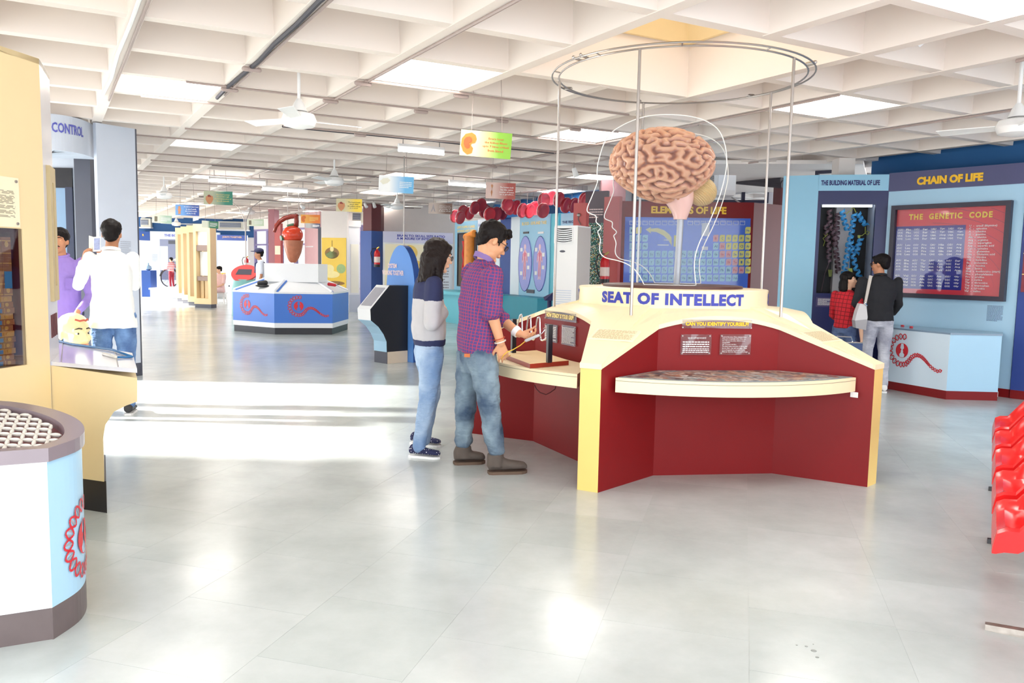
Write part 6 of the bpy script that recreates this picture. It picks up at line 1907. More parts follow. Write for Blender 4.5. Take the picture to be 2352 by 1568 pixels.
def banner(lab, c4, Y, m, lines, tm, tr, pic=None, pc=None, wire=True, dY=0.0):
    (x0, yt0, yb0), (x1, yt1, yb1) = c4
    bl, br = P(x0, yb0, Y), P(x1, yb1, Y + dY)
    tl, tr_ = P(x0, yt0, Y), P(x1, yt1, Y + dY)
    pl = Plane3(bl, br - bl, V((0, 0, 1)) - (br - bl).normalized() * (br - bl).normalized().z)
    W = (br - bl).length; H = ((tl - bl).dot(pl.W) + (tr_ - br).dot(pl.W)) / 2
    t = thing('hanging_board', lab, 'sign', bl.lerp(br, 0.5), 'hanging fact boards')
    part('board', pl.box(MB(), 0, W, 0, H, -0.012, 0), m, t)
    f0, f1, g0, g1 = tr
    n = max(1, len(lines))
    mb = MB()
    hh = (g1 - g0) * H / n
    mx_ = max([len(s) for s in lines] + [1])
    for i, s in enumerate(lines):
        wd = (f1 - f0) * W * (0.25 + 0.75 * len(s) / mx_)
        cx = (f0 + f1) / 2 * W
        v = g1 * H - hh * (i + 0.85)
        letter(mb, pl, s, cx - wd / 2, cx + wd / 2, v, v + hh * 0.68, 0.003, bold=0.015, res=1)
    if not lines:       # print too small to read in the photograph
        fine_print(mb, pl, f0 * W, f1 * W, g0 * H, g1 * H, 4, 0.003, int(x0))
    part('board_text', mb, tm, t)
    if pic:
        mb = MB()
        cx, cy, sc = pic[1] * W, pic[2] * H, pic[3] * H
        mb.extr([pl.pt(cx + a * sc, cy + b * sc, 0.002) for a, b in pic[0]], pl.n * 0.002)
        part('board_picture', mb, pc, t)
        if len(pic) > 4:
            mb = MB(); mb.extr([pl.pt(cx + a * sc * 0.55 - 0.02 * W, cy + b * sc * 0.55 + 0.03 * H, 0.004) for a, b in pic[4]], pl.n * 0.002)
            part('board_picture', mb, pic[5], t)
    if wire:
        for f, g in ((0.2, 0.26), (0.8, 0.74)):
            a = pl.pt(W * f, H); b = pl.pt(W * g, H); b.z = 3.455
            part('wire', MB().tube([a, b], 0.0025 if Y < 10 else 0.0035, 5), PIPE, t)
    return t
TW = WHL
ORG = mat('print_orange', (214, 120, 40), 0.4, var=0.2, scale=20)
BRN = mat('print_tan_heart', (206, 140, 96), 0.4, var=0.15, scale=20)
RED2 = mat('print_vessel', (150, 60, 50), 0.4, var=0.1)
VES = [(-0.1, 0.2), (-0.2, 0.5), (0.1, 0.6), (0.3, 0.4), (0.4, 0.2), (0.1, 0.25)]
banner('yellow green hanging board about the kidney', ((1055, 297, 356), (1172, 306, 366)), 7.4, grad('kidney_board', (222, 214, 168), (122, 172, 52)), ['Every hour', 'the kidney filters', 'upto 7 litres of fluid', 'from blood'], mat('rust_lettering', (196, 90, 40), 0.5, var=0), (0.44, 0.95, 0.2, 0.8), (KID, 0.17, 0.48, 0.86, KID, mat('print_deep_orange', (222, 84, 34), 0.4, var=0.2, scale=30)), ORG)
banner('white and light blue hanging board over the girl in the grey sweatshirt', ((869, 402, 440), (949, 406, 445)), 11.6, grad('blue_board', (250, 250, 250), (110, 184, 232)), [], TW, (0.6, 0.95, 0.3, 0.7), ([(0, 0), (0.3, 0.1), (0.5, 0.3), (0.3, 0.45), (0, 0.4), (-0.2, 0.2)], 0.12, 0.45, 0.9), mat('print_ivory', (236, 232, 214), 0.4))
banner('dusty red hanging board about the human neck, above the blood cell discs', ((1115, 418, 455), (1183, 421, 458)), 12.3, grad('red_board', (226, 196, 186), (178, 82, 72)), ['The human neck', 'has the same', 'number of bones', 'as a giraffe\'s'], TW, (0.46, 0.95, 0.2, 0.8), ([(0, 0.4), (0.08, 0.3), (0.0, 0.1), (0.06, -0.1), (0.0, -0.4), (-0.06, -0.1), (0.02, 0.1), (-0.06, 0.3)], 0.2, 0.5, 1.0), BRN)
banner('brown hanging board with a pale tower picture above the skull panel', ((984, 465, 490), (1038, 467, 492)), 16.6, grad('brown_board', (206, 190, 180), (116, 84, 70)), ['Did you know?', 'Your lungs hold', 'an average of', '5 litres of air'], TW, (0.45, 0.95, 0.2, 0.8), ([(0, 0.45), (0.08, 0.1), (0.25, -0.4), (0.1, -0.3), (0, 0), (-0.1, -0.3), (-0.25, -0.4), (-0.08, 0.1)], 0.2, 0.5, 0.9), GREYPR)
banner('green hanging board with a heart picture, left of the ceiling fan', ((468, 438, 469), (534, 440, 471)), 14.2, grad('green_board', (196, 200, 172), (64, 146, 126)), ['The heart pumps', 'blood through', '96,000 kilometres of', 'blood vessels'], YELW, (0.38, 0.96, 0.2, 0.82), (HEARTP, 0.2, 0.42, 0.85, VES, RED2), BRN)
banner('yellow hanging board with a heart picture beside the maroon pillar', ((772, 455, 485), (831, 458, 487)), 14.9, grad('yellow_board', (216, 208, 170), (240, 208, 66)), ['The heart beats', 'more than', '30 million times', 'in a year'], mat('olive_lettering', (110, 100, 60), 0.5, var=0), (0.45, 0.95, 0.2, 0.82), (HEARTP, 0.2, 0.45, 0.85, VES, RED2), BRN)
t = banner('blue hanging board with a baby picture', ((403, 470, 494), (457, 471, 496)), 16.8, grad('baby_board', (110, 160, 220), (50, 80, 160)), ['A newborn baby\'s head', 'is one fourth', 'the total length', 'of the body'], TW, (0.36, 0.97, 0.1, 0.92), ([(0, 0.4), (0.12, 0.35), (0.12, 0.1), (0.2, 0.05), (0.12, -0.1), (0.12, -0.45), (0, -0.35), (-0.12, -0.45), (-0.12, -0.1), (-0.2, 0.05), (-0.12, 0.1), (-0.12, 0.35)], 0.17, 0.5, 0.95), BRN)
a, b = P(443, 497, 16.9), P(456, 497, 16.9)
part('paper_tag', MB().extr([a, b, b + V((0, 0, -0.07)), a + V((0, 0, -0.1))], V((0, 0.003, 0))), WHL, t)
banner('pale green hanging board with a small portrait at the far left', ((349, 493, 511), (394, 495, 514)), 20.5, grad('pale_green_board', (226, 228, 212), (170, 196, 176)), [], TW, (0.45, 0.95, 0.25, 0.75), ([(-0.2, -0.35), (0.2, -0.35), (0.2, 0.35), (-0.2, 0.35)], 0.2, 0.5, 0.9), mat('print_sepia', (120, 110, 90), 0.4, var=0.4, scale=20))
banner('small dark green hanging board above the cream display frames', ((463, 507, 522), (501, 508, 525)), 22.5, grad('dark_green_board', (220, 222, 206), (50, 120, 84), 0.35, 0.5), [], TW, (0.5, 0.95, 0.2, 0.8))
banner('pale green hanging board with a portrait, above the red oval kiosk', ((567, 503, 519), (606, 503, 519)), 21.5, grad('pale_green_board2', (222, 226, 206), (190, 206, 180)), [], TW, (0.45, 0.95, 0.25, 0.75), ([(-0.2, -0.35), (0.2, -0.35), (0.2, 0.35), (-0.2, 0.35)], 0.2, 0.5, 0.9), MATS['print_sepia'])
banner('orange hanging board right of the heart model', ((691, 492, 512), (735, 494, 513)), 19.5, grad('orange_board', (244, 176, 80), (240, 132, 50)), [], YELW, (0.45, 0.92, 0.25, 0.75), (KID, 0.15, 0.5, 0.8), mat('print_rust', (226, 120, 50), 0.4, var=0.1))
banner('dark grey hanging board just below the orange one', ((701, 512, 523), (735, 513, 525)), 21.5, grad('dark_board', (150, 150, 150), (60, 60, 84)), [], TW, (0.5, 0.95, 0.25, 0.75))

# ================================================================== ceiling fans
def fan(px, py, Y, rot, lab):
    c = P(px, py, Y)
    t = thing('ceiling_fan', lab, 'fan', c)
    part('rod', MB().tube([c + V((0, 0, 0.1)), V((c.x, c.y, 3.455))], 0.014, 8), WHITE, t)
    part('motor', MB().lathe([(0.05, -0.07), (0.13, -0.05), (0.15, 0.0), (0.13, 0.05), (0.06, 0.07)], c, 22), WHITE, t, smooth='auto')
    part('canopy', MB().lathe([(0.07, 0.075), (0.045, 0.14), (0.02, 0.18)], c, 16), WHITE, t, smooth='auto')
    for k in range(3):
        a = rot + k * 2 * PI / 3
        d, s = V((math.cos(a), math.sin(a), 0)), V((-math.sin(a), math.cos(a), 0))
        q = [c + d * 0.14 - s * 0.04, c + d * 0.55 - s * 0.065, c + d * 0.56 + s * 0.065, c + d * 0.14 + s * 0.04]
        q = [p + V((0, 0, 0.012 * (1 if i > 1 else -1))) for i, p in enumerate(q)]
        part('blade', MB().extr(q, V((0, 0, 0.006))), WHITE, t)
fan(687, 276, 7.0, 0.6, 'nearest white ceiling fan, left of the kidney board')
fan(768, 416, 12.4, 0.2, 'white ceiling fan above the yellow hanging board')
fan(377, 449, 16.0, 0.9, 'white ceiling fan beside the grey booth, above the blue board')
fan(405, 514, 27.0, 0.0, 'small far ceiling fan in front of the blue band')
fan(912, 474, 17.5, 0.1, 'far ceiling fan beside the brown hanging board')
fan(574, 487, 24.0, 0.4, 'far ceiling fan over the red oval kiosk')
fan(2336, 292, 6.3, 0.30, 'ceiling fan at the right edge')
# track spotlights
def spot(px, py, Y, d, lab):
    c = P(px, py, Y)
    t = thing('spotlight', lab, 'spotlight', c)
    part('can', MB().tube([c, c + V(d) * 0.14], [0.035, 0.045], 10), WHITE, t)
    part('stem', MB().tube([c, V((c.x, c.y, 3.455))], 0.008, 6), STEEL, t)
spot(965, 148, 7.2, (0.9, 0.2, -0.3), 'spotlight in front of the bright light panel')
spot(1318, 386, 12.2, (0.3, 0, -0.9), 'spotlight left of the brain model')
spot(838, 468, 20.5, (0.4, -0.5, -0.6), 'left spotlight over the maroon pillar')
spot(858, 466, 20.5, (0.3, -0.3, -0.8), 'right spotlight over the maroon pillar')
spot(692, 472, 19.0, (0.5, -0.5, -0.4), 'spotlight above the orange hanging board')
spot(2146, 66, 5.6, (-0.6, 0.5, -0.5), 'spotlight at the upper right of the waffle ceiling')

# ================================================================== people
SKIN = mat('tan_skin', (214, 156, 118), 0.5, var=0.06, scale=12)
SKIND = mat('brown_skin', (190, 132, 98), 0.5, var=0.06, scale=12)
SKINL = mat('light_skin', (232, 186, 156), 0.5, var=0.05, scale=12)
HAIR = mat('black_hair', (22, 17, 17), 0.55, var=0.3, scale=60, bump=0.25, bscale=160, spec=0.18)
HAIRB = mat('dark_brown_hair', (30, 21, 20), 0.5, var=0.3, scale=60, bump=0.25, bscale=160, spec=0.2)
EYEW = mat('eye_white', (240, 236, 230), 0.3, var=0)
IRIS = mat('dark_iris', (40, 26, 20), 0.2, var=0)
LIPS = mat('lips', (186, 100, 92), 0.45, var=0)
def denim(name, c0, c1):
    m = bpy.data.materials.new(name); m.use_nodes = True
    nt = m.node_tree; b = nt.nodes['Principled BSDF']; b.inputs['Roughness'].default_value = 0.85
    tc = nt.nodes.new('ShaderNodeNewGeometry'); n1 = nt.nodes.new('ShaderNodeTexNoise'); n1.inputs['Scale'].default_value = 5.0; n1.inputs['Detail'].default_value = 6
    nt.links.new(tc.outputs['Position'], n1.inputs['Vector'])
    rp = nt.nodes.new('ShaderNodeValToRGB'); rp.color_ramp.elements[0].position = 0.35; rp.color_ramp.elements[1].position = 0.66
    rp.color_ramp.elements[0].color = rgb(c0); rp.color_ramp.elements[1].color = rgb(c1)
    nt.links.new(n1.outputs['Fac'], rp.inputs[0]); nt.links.new(rp.outputs[0], b.inputs['Base Color'])
    n2 = nt.nodes.new('ShaderNodeTexNoise'); n2.inputs['Scale'].default_value = 22
    mp = nt.nodes.new('ShaderNodeMapping'); mp.inputs['Scale'].default_value = (1, 1, 2.6)
    nt.links.new(tc.outputs['Position'], mp.inputs[0]); nt.links.new(mp.outputs[0], n2.inputs['Vector'])
    bp = nt.nodes.new('ShaderNodeBump'); bp.inputs['Strength'].default_value = 0.5; bp.inputs['Distance'].default_value = 0.02
    nt.links.new(n2.outputs['Fac'], bp.inputs['Height']); nt.links.new(bp.outputs[0], b.inputs['Normal'])
    return m
def cloth(name, c, var=0.08, scale=8, fold=14, strength=0.35):
    return mat(name, c, 0.85, var=var, scale=scale, bump=strength, bscale=fold)
def plaid(name, base, line, per=0.026, f=V((1, 0, 0))):
    """Woven check: crossing stripes in the cloth (the pattern of the fabric itself)."""
    m = bpy.data.materials.new(name); m.use_nodes = True
    nt = m.node_tree; b = nt.nodes['Principled BSDF']; b.inputs['Roughness'].default_value = 0.85
    tc = nt.nodes.new('ShaderNodeTexCoord')
    def stripe(axis, w):
        d = nt.nodes.new('ShaderNodeVectorMath'); d.operation = 'DOT_PRODUCT'; d.inputs[1].default_value = axis
        nt.links.new(tc.outputs['Object'], d.inputs[0])
        m1 = nt.nodes.new('ShaderNodeMath'); m1.operation = 'DIVIDE'; m1.inputs[1].default_value = per
        nt.links.new(d.outputs['Value'], m1.inputs[0])
        m2 = nt.nodes.new('ShaderNodeMath'); m2.operation = 'FRACT'; nt.links.new(m1.outputs[0], m2.inputs[0])
        m3 = nt.nodes.new('ShaderNodeMath'); m3.operation = 'LESS_THAN'; m3.inputs[1].default_value = w
        nt.links.new(m2.outputs[0], m3.inputs[0])
        return m3
    sz, sf, sr_ = stripe((0.12, 0, 1), 0.16), stripe((f.x, f.y, -0.15), 0.16), stripe((f.y, -f.x, -0.1), 0.16)
    geo = nt.nodes.new('ShaderNodeNewGeometry')
    dn = nt.nodes.new('ShaderNodeVectorMath'); dn.operation = 'DOT_PRODUCT'; dn.inputs[1].default_value = (f.x, f.y, 0)
    nt.links.new(geo.outputs['Normal'], dn.inputs[0])
    ab = nt.nodes.new('ShaderNodeMath'); ab.operation = 'ABSOLUTE'; nt.links.new(dn.outputs['Value'], ab.inputs[0])
    gt = nt.nodes.new('ShaderNodeMath'); gt.operation = 'GREATER_THAN'; gt.inputs[1].default_value = 0.62; nt.links.new(ab.outputs[0], gt.inputs[0])
    mx = nt.nodes.new('ShaderNodeMix'); nt.links.new(gt.outputs[0], mx.inputs[0]); nt.links.new(sf.outputs[0], mx.inputs[2]); nt.links.new(sr_.outputs[0], mx.inputs[3])
    mxm = nt.nodes.new('ShaderNodeMath'); mxm.operation = 'MAXIMUM'; nt.links.new(mx.outputs[0], mxm.inputs[0]); nt.links.new(sz.outputs[0], mxm.inputs[1])
    c = nt.nodes.new('ShaderNodeMix'); c.data_type = 'RGBA'; c.inputs[6].default_value = rgb(base); c.inputs[7].default_value = rgb(line)
    nt.links.new(mxm.outputs[0], c.inputs[0]); nt.links.new(c.outputs[2], b.inputs['Base Color'])
    n2 = nt.nodes.new('ShaderNodeTexNoise'); n2.inputs['Scale'].default_value = 14
    nt.links.new(tc.outputs['Object'], n2.inputs['Vector'])
    bp = nt.nodes.new('ShaderNodeBump'); bp.inputs['Strength'].default_value = 0.4; bp.inputs['Distance'].default_value = 0.02
    nt.links.new(n2.outputs['Fac'], bp.inputs['Height']); nt.links.new(bp.outputs[0], b.inputs['Normal'])
    return m
def stripes(name, c0, c1, per=0.06):
    m = bpy.data.materials.new(name); m.use_nodes = True
    nt = m.node_tree; b = nt.nodes['Principled BSDF']; b.inputs['Roughness'].default_value = 0.85
    tc = nt.nodes.new('ShaderNodeTexCoord'); w_ = nt.nodes.new('ShaderNodeTexWave'); w_.bands_direction = 'Z'; w_.inputs['Scale'].default_value = 0.31 / per
    nt.links.new(tc.outputs['Object'], w_.inputs['Vector'])
    rp = nt.nodes.new('ShaderNodeValToRGB'); rp.color_ramp.interpolation = 'CONSTANT'; rp.color_ramp.elements[0].color = rgb(c0); rp.color_ramp.elements[1].color = rgb(c1); rp.color_ramp.elements[1].position = 0.5
    nt.links.new(w_.outputs['Fac'], rp.inputs[0]); nt.links.new(rp.outputs[0], b.inputs['Base Color'])
    return m
TEX = {}
def rem(name, mb, m, parent, vox=0.01, it=4, disp=0.0, dscale=0.12, label=None, fac=0.5):
    """Overlapping closed forms fused into one continuous surface."""
    o = part(name, mb, m, parent, label)
    r = o.modifiers.new('fuse', 'REMESH'); r.mode = 'VOXEL'; r.voxel_size = vox; r.use_smooth_shade = True
    s = o.modifiers.new('soften', 'SMOOTH'); s.factor = fac; s.iterations = it
    if disp > 0:
        k = (round(dscale, 3),)
        if k not in TEX:
            t = bpy.data.textures.new('folds', 'CLOUDS'); t.noise_scale = dscale; t.noise_depth = 2; TEX[k] = t
        d = o.modifiers.new('folds', 'DISPLACE'); d.texture = TEX[k]; d.strength = disp; d.mid_level = 0.5; d.texture_coords = 'LOCAL'
    return o
def oval(c, a, b, n=18):
    return [c + a * math.cos(2 * PI * k / n) + b * math.sin(2 * PI * k / n) for k in range(n)]
def torso(mb, f, secs):
    """secs: (centre, half width, half depth[, axis tilt]) from bottom to top, facing f."""
    f = V(f).normalized(); r = V((f.y, -f.x, 0)).normalized()
    mb.loft([oval(V(c), r * hw, f * hd) for c, hw, hd in secs])
    return mb
def basis(f, up):
    f = V(f).normalized(); up = V(up); up = (up - f * up.dot(f)).normalized()
    return f.cross(up), f, up
def skull(mb, c, f, up, s=1.0, female=False):
    r, f, u = basis(f, up)
    def q(a, b, d): return V(c) + (r * a + f * b + u * d) * s
    ax = (r, f, u)
    mb.ell(q(0, -0.012, 0.036), 0.074 * s, 0.096 * s, 0.084 * s, ax, 18, 12)
    mb.ell(q(0, 0.022, -0.02), 0.062 * s, 0.070 * s, 0.082 * s, ax, 18, 12)
    mb.ell(q(0, 0.026, -0.078), 0.048 * s, 0.050 * s, 0.036 * s, ax, 14, 9)
    mb.ell(q(0, 0.070, -0.103), 0.022 * s, 0.019 * s, 0.018 * s, ax, 12, 8)
    mb.cap(q(0, 0.086, 0.012), q(0, 0.107, -0.028), 0.009 * s, 0.0125 * s, 8)
    for sg in (-1, 1):
        mb.ell(q(sg * 0.012, 0.097, -0.034), 0.008 * s, 0.011 * s, 0.008 * s, ax, 8, 6)
        mb.ell(q(sg * 0.036, 0.062, -0.022), 0.024 * s, 0.022 * s, 0.022 * s, ax, 10, 7)
        mb.cap(q(sg * 0.016, 0.086, 0.024), q(sg * 0.046, 0.070, 0.026), 0.010 * s, 0.009 * s, 8)
        mb.ell(q(sg * 0.074, -0.012, -0.008), 0.010 * s, 0.018 * s, 0.029 * s, ax, 10, 8)
    mb.cap(q(-0.018, 0.086, -0.062), q(0.018, 0.086, -0.062), 0.0105 * s, n=8)
    return q, ax
def face(root, c, f, up, s=1.0, brow=HAIR, lip=LIPS, tache=None, closed=False, par=None):
    r, f, u = basis(f, up)
    def q(a, b, d): return V(c) + (r * a + f * b + u * d) * s
    ax = (r, f, u)
    par = par or root
    for sg in (-1, 1):
        e = part('eye', MB().ell(q(sg * 0.030, 0.0725, 0.006), 0.0125 * s, 0.0115 * s, 0.0075 * s, ax, 10, 7), SKIN if closed else EYEW, par, smooth=True)
        if not closed:
            part('iris', MB().ell(q(sg * 0.030, 0.0815, 0.006), 0.0055 * s, 0.0038 * s, 0.0058 * s, ax, 8, 6), IRIS, par if par is not root else e, smooth=True) if par is root else None
        part('eyebrow', MB().tube([q(sg * 0.013, 0.092, 0.033), q(sg * 0.030, 0.088, 0.037), q(sg * 0.049, 0.072, 0.029)], [0.0035 * s, 0.004 * s, 0.002 * s], 6), brow, par)
    part('lips', MB().cap(q(-0.019, 0.089, -0.058), q(0.019, 0.089, -0.058), 0.0055 * s, n=8).cap(q(-0.015, 0.090, -0.067), q(0.015, 0.090, -0.067), 0.006 * s, n=8), lip, par, smooth=True)
    if tache:
        part('moustache', MB().tube([q(-0.028, 0.084, -0.054), q(-0.012, 0.096, -0.045), q(0.012, 0.096, -0.045), q(0.028, 0.084, -0.054)], [0.003 * s, 0.006 * s, 0.006 * s, 0.003 * s], 6), tache, par)
    return q
def glasses(root, q, s=1.0):
    mb = MB()
    for sg in (-1, 1):
        pts = [q(sg * (0.033 + 0.024 * math.cos(2 * PI * k / 14)), 0.100, 0.002 + 0.018 * math.sin(2 * PI * k / 14)) for k in range(14)]
        mb.tube(pts, 0.0022 * s, 5, closed=True)
        mb.tube([q(sg * 0.056, 0.099, 0.008), q(sg * 0.076, 0.06, 0.010), q(sg * 0.081, 0.0, 0.006)], 0.0022 * s, 5)
    mb.tube([q(-0.009, 0.100, 0.006), q(0.009, 0.100, 0.006)], 0.002 * s, 5)
    g = part('glasses', mb, PLUG, root)
    mb = MB()
    for sg in (-1, 1):
        pts = [q(sg * (0.033 + 0.023 * math.cos(2 * PI * k / 14)), 0.100, 0.002 + 0.017 * math.sin(2 * PI * k / 14)) for k in range(14)]
        mb.extr(pts, (q(0, 0.101, 0) - q(0, 0.1, 0)))
    part('lens', mb, GLASS, g, kind='stuff')
def hand(mb, w, d, pn, s=1.0, curl=0.5, spread=0.12, thumb=1, tcurl=0.4):
    """w wrist, d direction of the fingers, pn the way the palm faces. Five fingers of their own length, bent at the knuckles."""
    d = V(d).normalized(); pn = V(pn); pn = (pn - d * pn.dot(d)).normalized()
    sd = d.cross(pn)
    w = V(w)
    a = w + d * 0.012 * s; b = w + d * 0.088 * s
    mb.loft([oval(w, sd * 0.026 * s, pn * 0.020 * s, 12), oval(w + d * 0.03 * s, sd * 0.034 * s, pn * 0.017 * s, 12), oval(w + d * 0.065 * s, sd * 0.041 * s, pn * 0.015 * s, 12), oval(b, sd * 0.040 * s, pn * 0.012 * s, 12)])
    for i, L in enumerate((0.072, 0.080, 0.074, 0.058)):
        o = (1.5 - i) * 0.0205 * s * thumb
        k0 = w + d * (0.084 - 0.006 * abs(i - 1)) * s + sd * o
        fd = (d + sd * thumb * (1.5 - i) * spread * 0.5).normalized()
        p = k0
        ang = 0
        for j, fr in enumerate((0.44, 0.31, 0.25)):
            ang += curl * (0.75, 1.0, 0.8)[j] * (1 + 0.08 * i)
            dd = fd * math.cos(ang) + pn * math.sin(ang)
            p2 = p + dd * L * fr * s
            mb.cap(p, p2, (0.0095, 0.0088, 0.0078)[j] * s, (0.0088, 0.0078, 0.0066)[j] * s, 8)
            p = p2
    t0 = w + d * 0.022 * s + sd * 0.026 * s * thumb
    td = (d * 0.75 + sd * thumb * 0.75 + pn * 0.3).normalized()
    t1 = t0 + td * 0.042 * s
    td2 = (td * (1 - tcurl * 0.5) + d * 0.5 + pn * tcurl * 0.6).normalized()
    t2 = t1 + td2 * 0.032 * s
    t3 = t2 + (td2 + pn * tcurl * 0.4).normalized() * 0.026 * s
    mb.cap(t0, t1, 0.014 * s, 0.011 * s, 8); mb.cap(t1, t2, 0.011 * s, 0.0095 * s, 8); mb.cap(t2, t3, 0.0095 * s, 0.008 * s, 8)
    return mb
def chain(mb, pts, rs, n=12):
    for i in range(len(pts) - 1):
        mb.cap(pts[i], pts[i + 1], rs[i], rs[i + 1], n)
    return mb
def shoe(mb, heel, d, L, h, wd=0.045):
    """shoe upper: heel point on the floor, direction d, length L, ankle height h"""
    d = V(d).normalized(); s = V((-d.y, d.x, 0)); u = V((0, 0, 1))
    heel = V(heel)
    secs = []
    for f, hw, ht in ((0.0, 0.7, 0.75), (0.06, 0.85, 1.0), (0.28, 0.85, 1.0), (0.42, 0.88, 0.80), (0.6, 1.0, 0.62), (0.8, 1.02, 0.54), (0.94, 0.84, 0.46), (1.0, 0.5, 0.30)):
        c = heel + d * L * f
        n = 14; ring = []
        for k in range(n):
            q = 2 * PI * k / n
            ring.append(c + s * (wd * hw * math.cos(q)) + u * (0.012 + (h * ht) * (0.5 + 0.5 * math.sin(q))))
        secs.append(ring)
    return mb.loft(secs)
def sole(mb, heel, d, L, wd=0.048, t=0.02):
    d = V(d).normalized(); s = V((-d.y, d.x, 0)); heel = V(heel)
    prof = [(-0.01, 0.55), (0.08, 0.82), (0.3, 0.84), (0.5, 0.92), (0.7, 1.04), (0.85, 1.0), (0.96, 0.7), (1.02, 0.25)]
    pts = [heel + d * L * f + s * wd * w_ for f, w_ in prof] + [heel + d * L * f - s * wd * w_ for f, w_ in reversed(prof)]
    return mb.hexa([V((p.x, p.y, 0.0)) for p in reversed(pts)], [V((p.x, p.y, t)) for p in reversed(pts)])

UP = V((0, 0, 1))
# ---------------------------------------------------------------- man in the checked shirt
f = V((0.90, 0.43, 0)).normalized(); r = V((f.y, -f.x, 0))
pel, Ym = P(1095, 800, 5.56), 5.56
man = thing('person', 'man in a purple and red checked shirt and faded jeans leaning over the wire game', 'person', V((pel.x, pel.y, 0)))
nk = P(1112, 601, Ym); hc = P(1131, 555, Ym)
hf = (f * 0.87 + V((0, 0, -0.49))).normalized(); hu = (f * 0.49 + V((0, 0, 0.87))).normalized()
shl = P(1107, 625, Ym)
sR, sL = shl + r * 0.185 + V((0, 0, -0.015)), shl - r * 0.185 + V((0, 0, -0.01))
eR, eL = P(1131, 722, 5.38), P(1146, 728, 5.68)
wR, wL = P(1150, 788, 5.40), P(1192, 766, 5.58)
hipR, hipL = pel + r * 0.09, pel - r * 0.09
kR, kL = P(1124, 925, 5.42), P(1069, 920, 5.66)
aR, aL = P(1138, 1052, 5.42), P(1064, 1034, 5.68)
body = MB()
skull(body, hc, hf, hu, 1.05)
body.cap(hc - hu * 0.06 - hf * 0.035, nk + V((0, 0, -0.04)), 0.045, 0.054)
torso(body, f, [(pel, 0.14, 0.10), (P(1098, 740, Ym), 0.13, 0.09), (P(1105, 660, Ym), 0.15, 0.09), (P(1112, 622, Ym), 0.12, 0.07), (nk, 0.06, 0.06)])
chain(body, [sR, eR, wR], [0.05, 0.042, 0.029]); chain(body, [sL, eL, wL], [0.05, 0.042, 0.029])
chain(body, [hipR, kR, aR], [0.075, 0.05, 0.036]); chain(body, [hipL, kL, aL], [0.075, 0.05, 0.036])
hand(body, wR, (P(1157, 822, 5.42) - P(1150, 788, 5.40)), f * 0.3 - r * 1.0, 1.0, 0.35, 0.1, thumb=-1)
dL = (P(1246, 775, 5.50) - wL).normalized()
hand(body, wL, dL + V((0, 0, -0.05)), r * 0.4 + V((0, 0, 1.0)) * 0.6, 1.0, 0.62, 0.1, thumb=-1, tcurl=0.7)
mbody = rem('body', body, SKIN, man, 0.0055, 4)
q_ = face(man, hc, hf, hu, 1.05, closed=True)
glasses(man, q_, 1.05)
# hair: cap with a fringe over the forehead
hb2 = MB()
rr, ff, uu = basis(hf, hu)
def hq(a, b, d, s=1.05): return hc + (rr * a + ff * b + uu * d) * s
hb2.ell(hq(0, -0.022, 0.052), 0.087, 0.108, 0.092, (rr, ff, uu), 18, 12)
hb2.ell(hq(0, -0.072, 0.0), 0.07, 0.045, 0.075, (rr, ff, uu), 14, 10)
for k in range(9):
    a = -0.06 + 0.015 * k
    hb2.cap(hq(a, 0.05, 0.098), hq(a * 1.05, 0.092 - abs(a) * 0.35, 0.082 + 0.008 * (k % 2)), 0.026, 0.013, 8)
for sg in (-1, 1):
    hb2.cap(hq(sg * 0.072, 0.022, 0.04), hq(sg * 0.074, 0.022, -0.012), 0.014, 0.007, 8)
rem('hair', hb2, HAIR, man, 0.006, 2, 0.014, 0.025)
# shirt
sh_ = MB()
torso(sh_, f, [(P(1098, 808, Ym), 0.185, 0.135), (P(1097, 785, Ym), 0.185, 0.135), (P(1097, 740, Ym), 0.178, 0.130), (P(1100, 690, Ym), 0.185, 0.132), (P(1103, 650, Ym), 0.195, 0.128), (P(1108, 622, Ym), 0.185, 0.105), (P(1111, 606, Ym), 0.10, 0.076), (P(1112, 596, Ym), 0.070, 0.064)])
cR, cL = P(1140, 716, 5.39), P(1152, 735, 5.68)
chain(sh_, [sR + V((0, 0, -0.005)), eR.lerp(sR, 0.08)], [0.078, 0.066], 14)
chain(sh_, [sL, eL, eL.lerp(wL, 0.16)], [0.078, 0.062, 0.058], 14)
PL = plaid('purple_red_check', (76, 62, 122), (176, 54, 80), 0.0225, f)
shirt = rem('shirt', sh_, PL, man, 0.009, 5, 0.028, 0.13)
mb = MB()
mb.tube([eR.lerp(sR, 0.16), eR.lerp(sR, -0.02), eR.lerp(wR, 0.06)], [0.069, 0.071, 0.066], 14)
rem('rolled_cuff', mb, PL, man, 0.008, 2, 0.012, 0.05)
rem('rolled_cuff', MB().tube([eL.lerp(wL, 0.06), eL.lerp(wL, 0.26)], [0.064, 0.060], 14), PL, man, 0.008, 2, 0.012, 0.05)
mb = MB()
z0_, z1_ = V((0, 0, 0.0)), V((0, 0, 0.045))
tl_ = V((0, 0, -0.030))
ro, ri = oval(nk + z0_, r * 0.080, f * 0.078 + tl_ * 1.3, 22), oval(nk + z1_, r * 0.064, f * 0.064 + tl_, 22)
rj = oval(nk + z1_ + V((0, 0, -0.002)), r * 0.058, f * 0.058 + tl_, 22)
rk_ = oval(nk + z0_, r * 0.060, f * 0.060 + tl_ * 1.3, 22)
mb = MB(); n_ = 22
vs = ro + ri + rj + rk_; fs = []
for a_ in range(4):
    for k in range(n_):
        l = (k + 1) % n_; b_ = (a_ + 1) % 4
        fs.append((a_ * n_ + k, a_ * n_ + l, b_ * n_ + l, b_ * n_ + k))
mb.add(vs, fs)
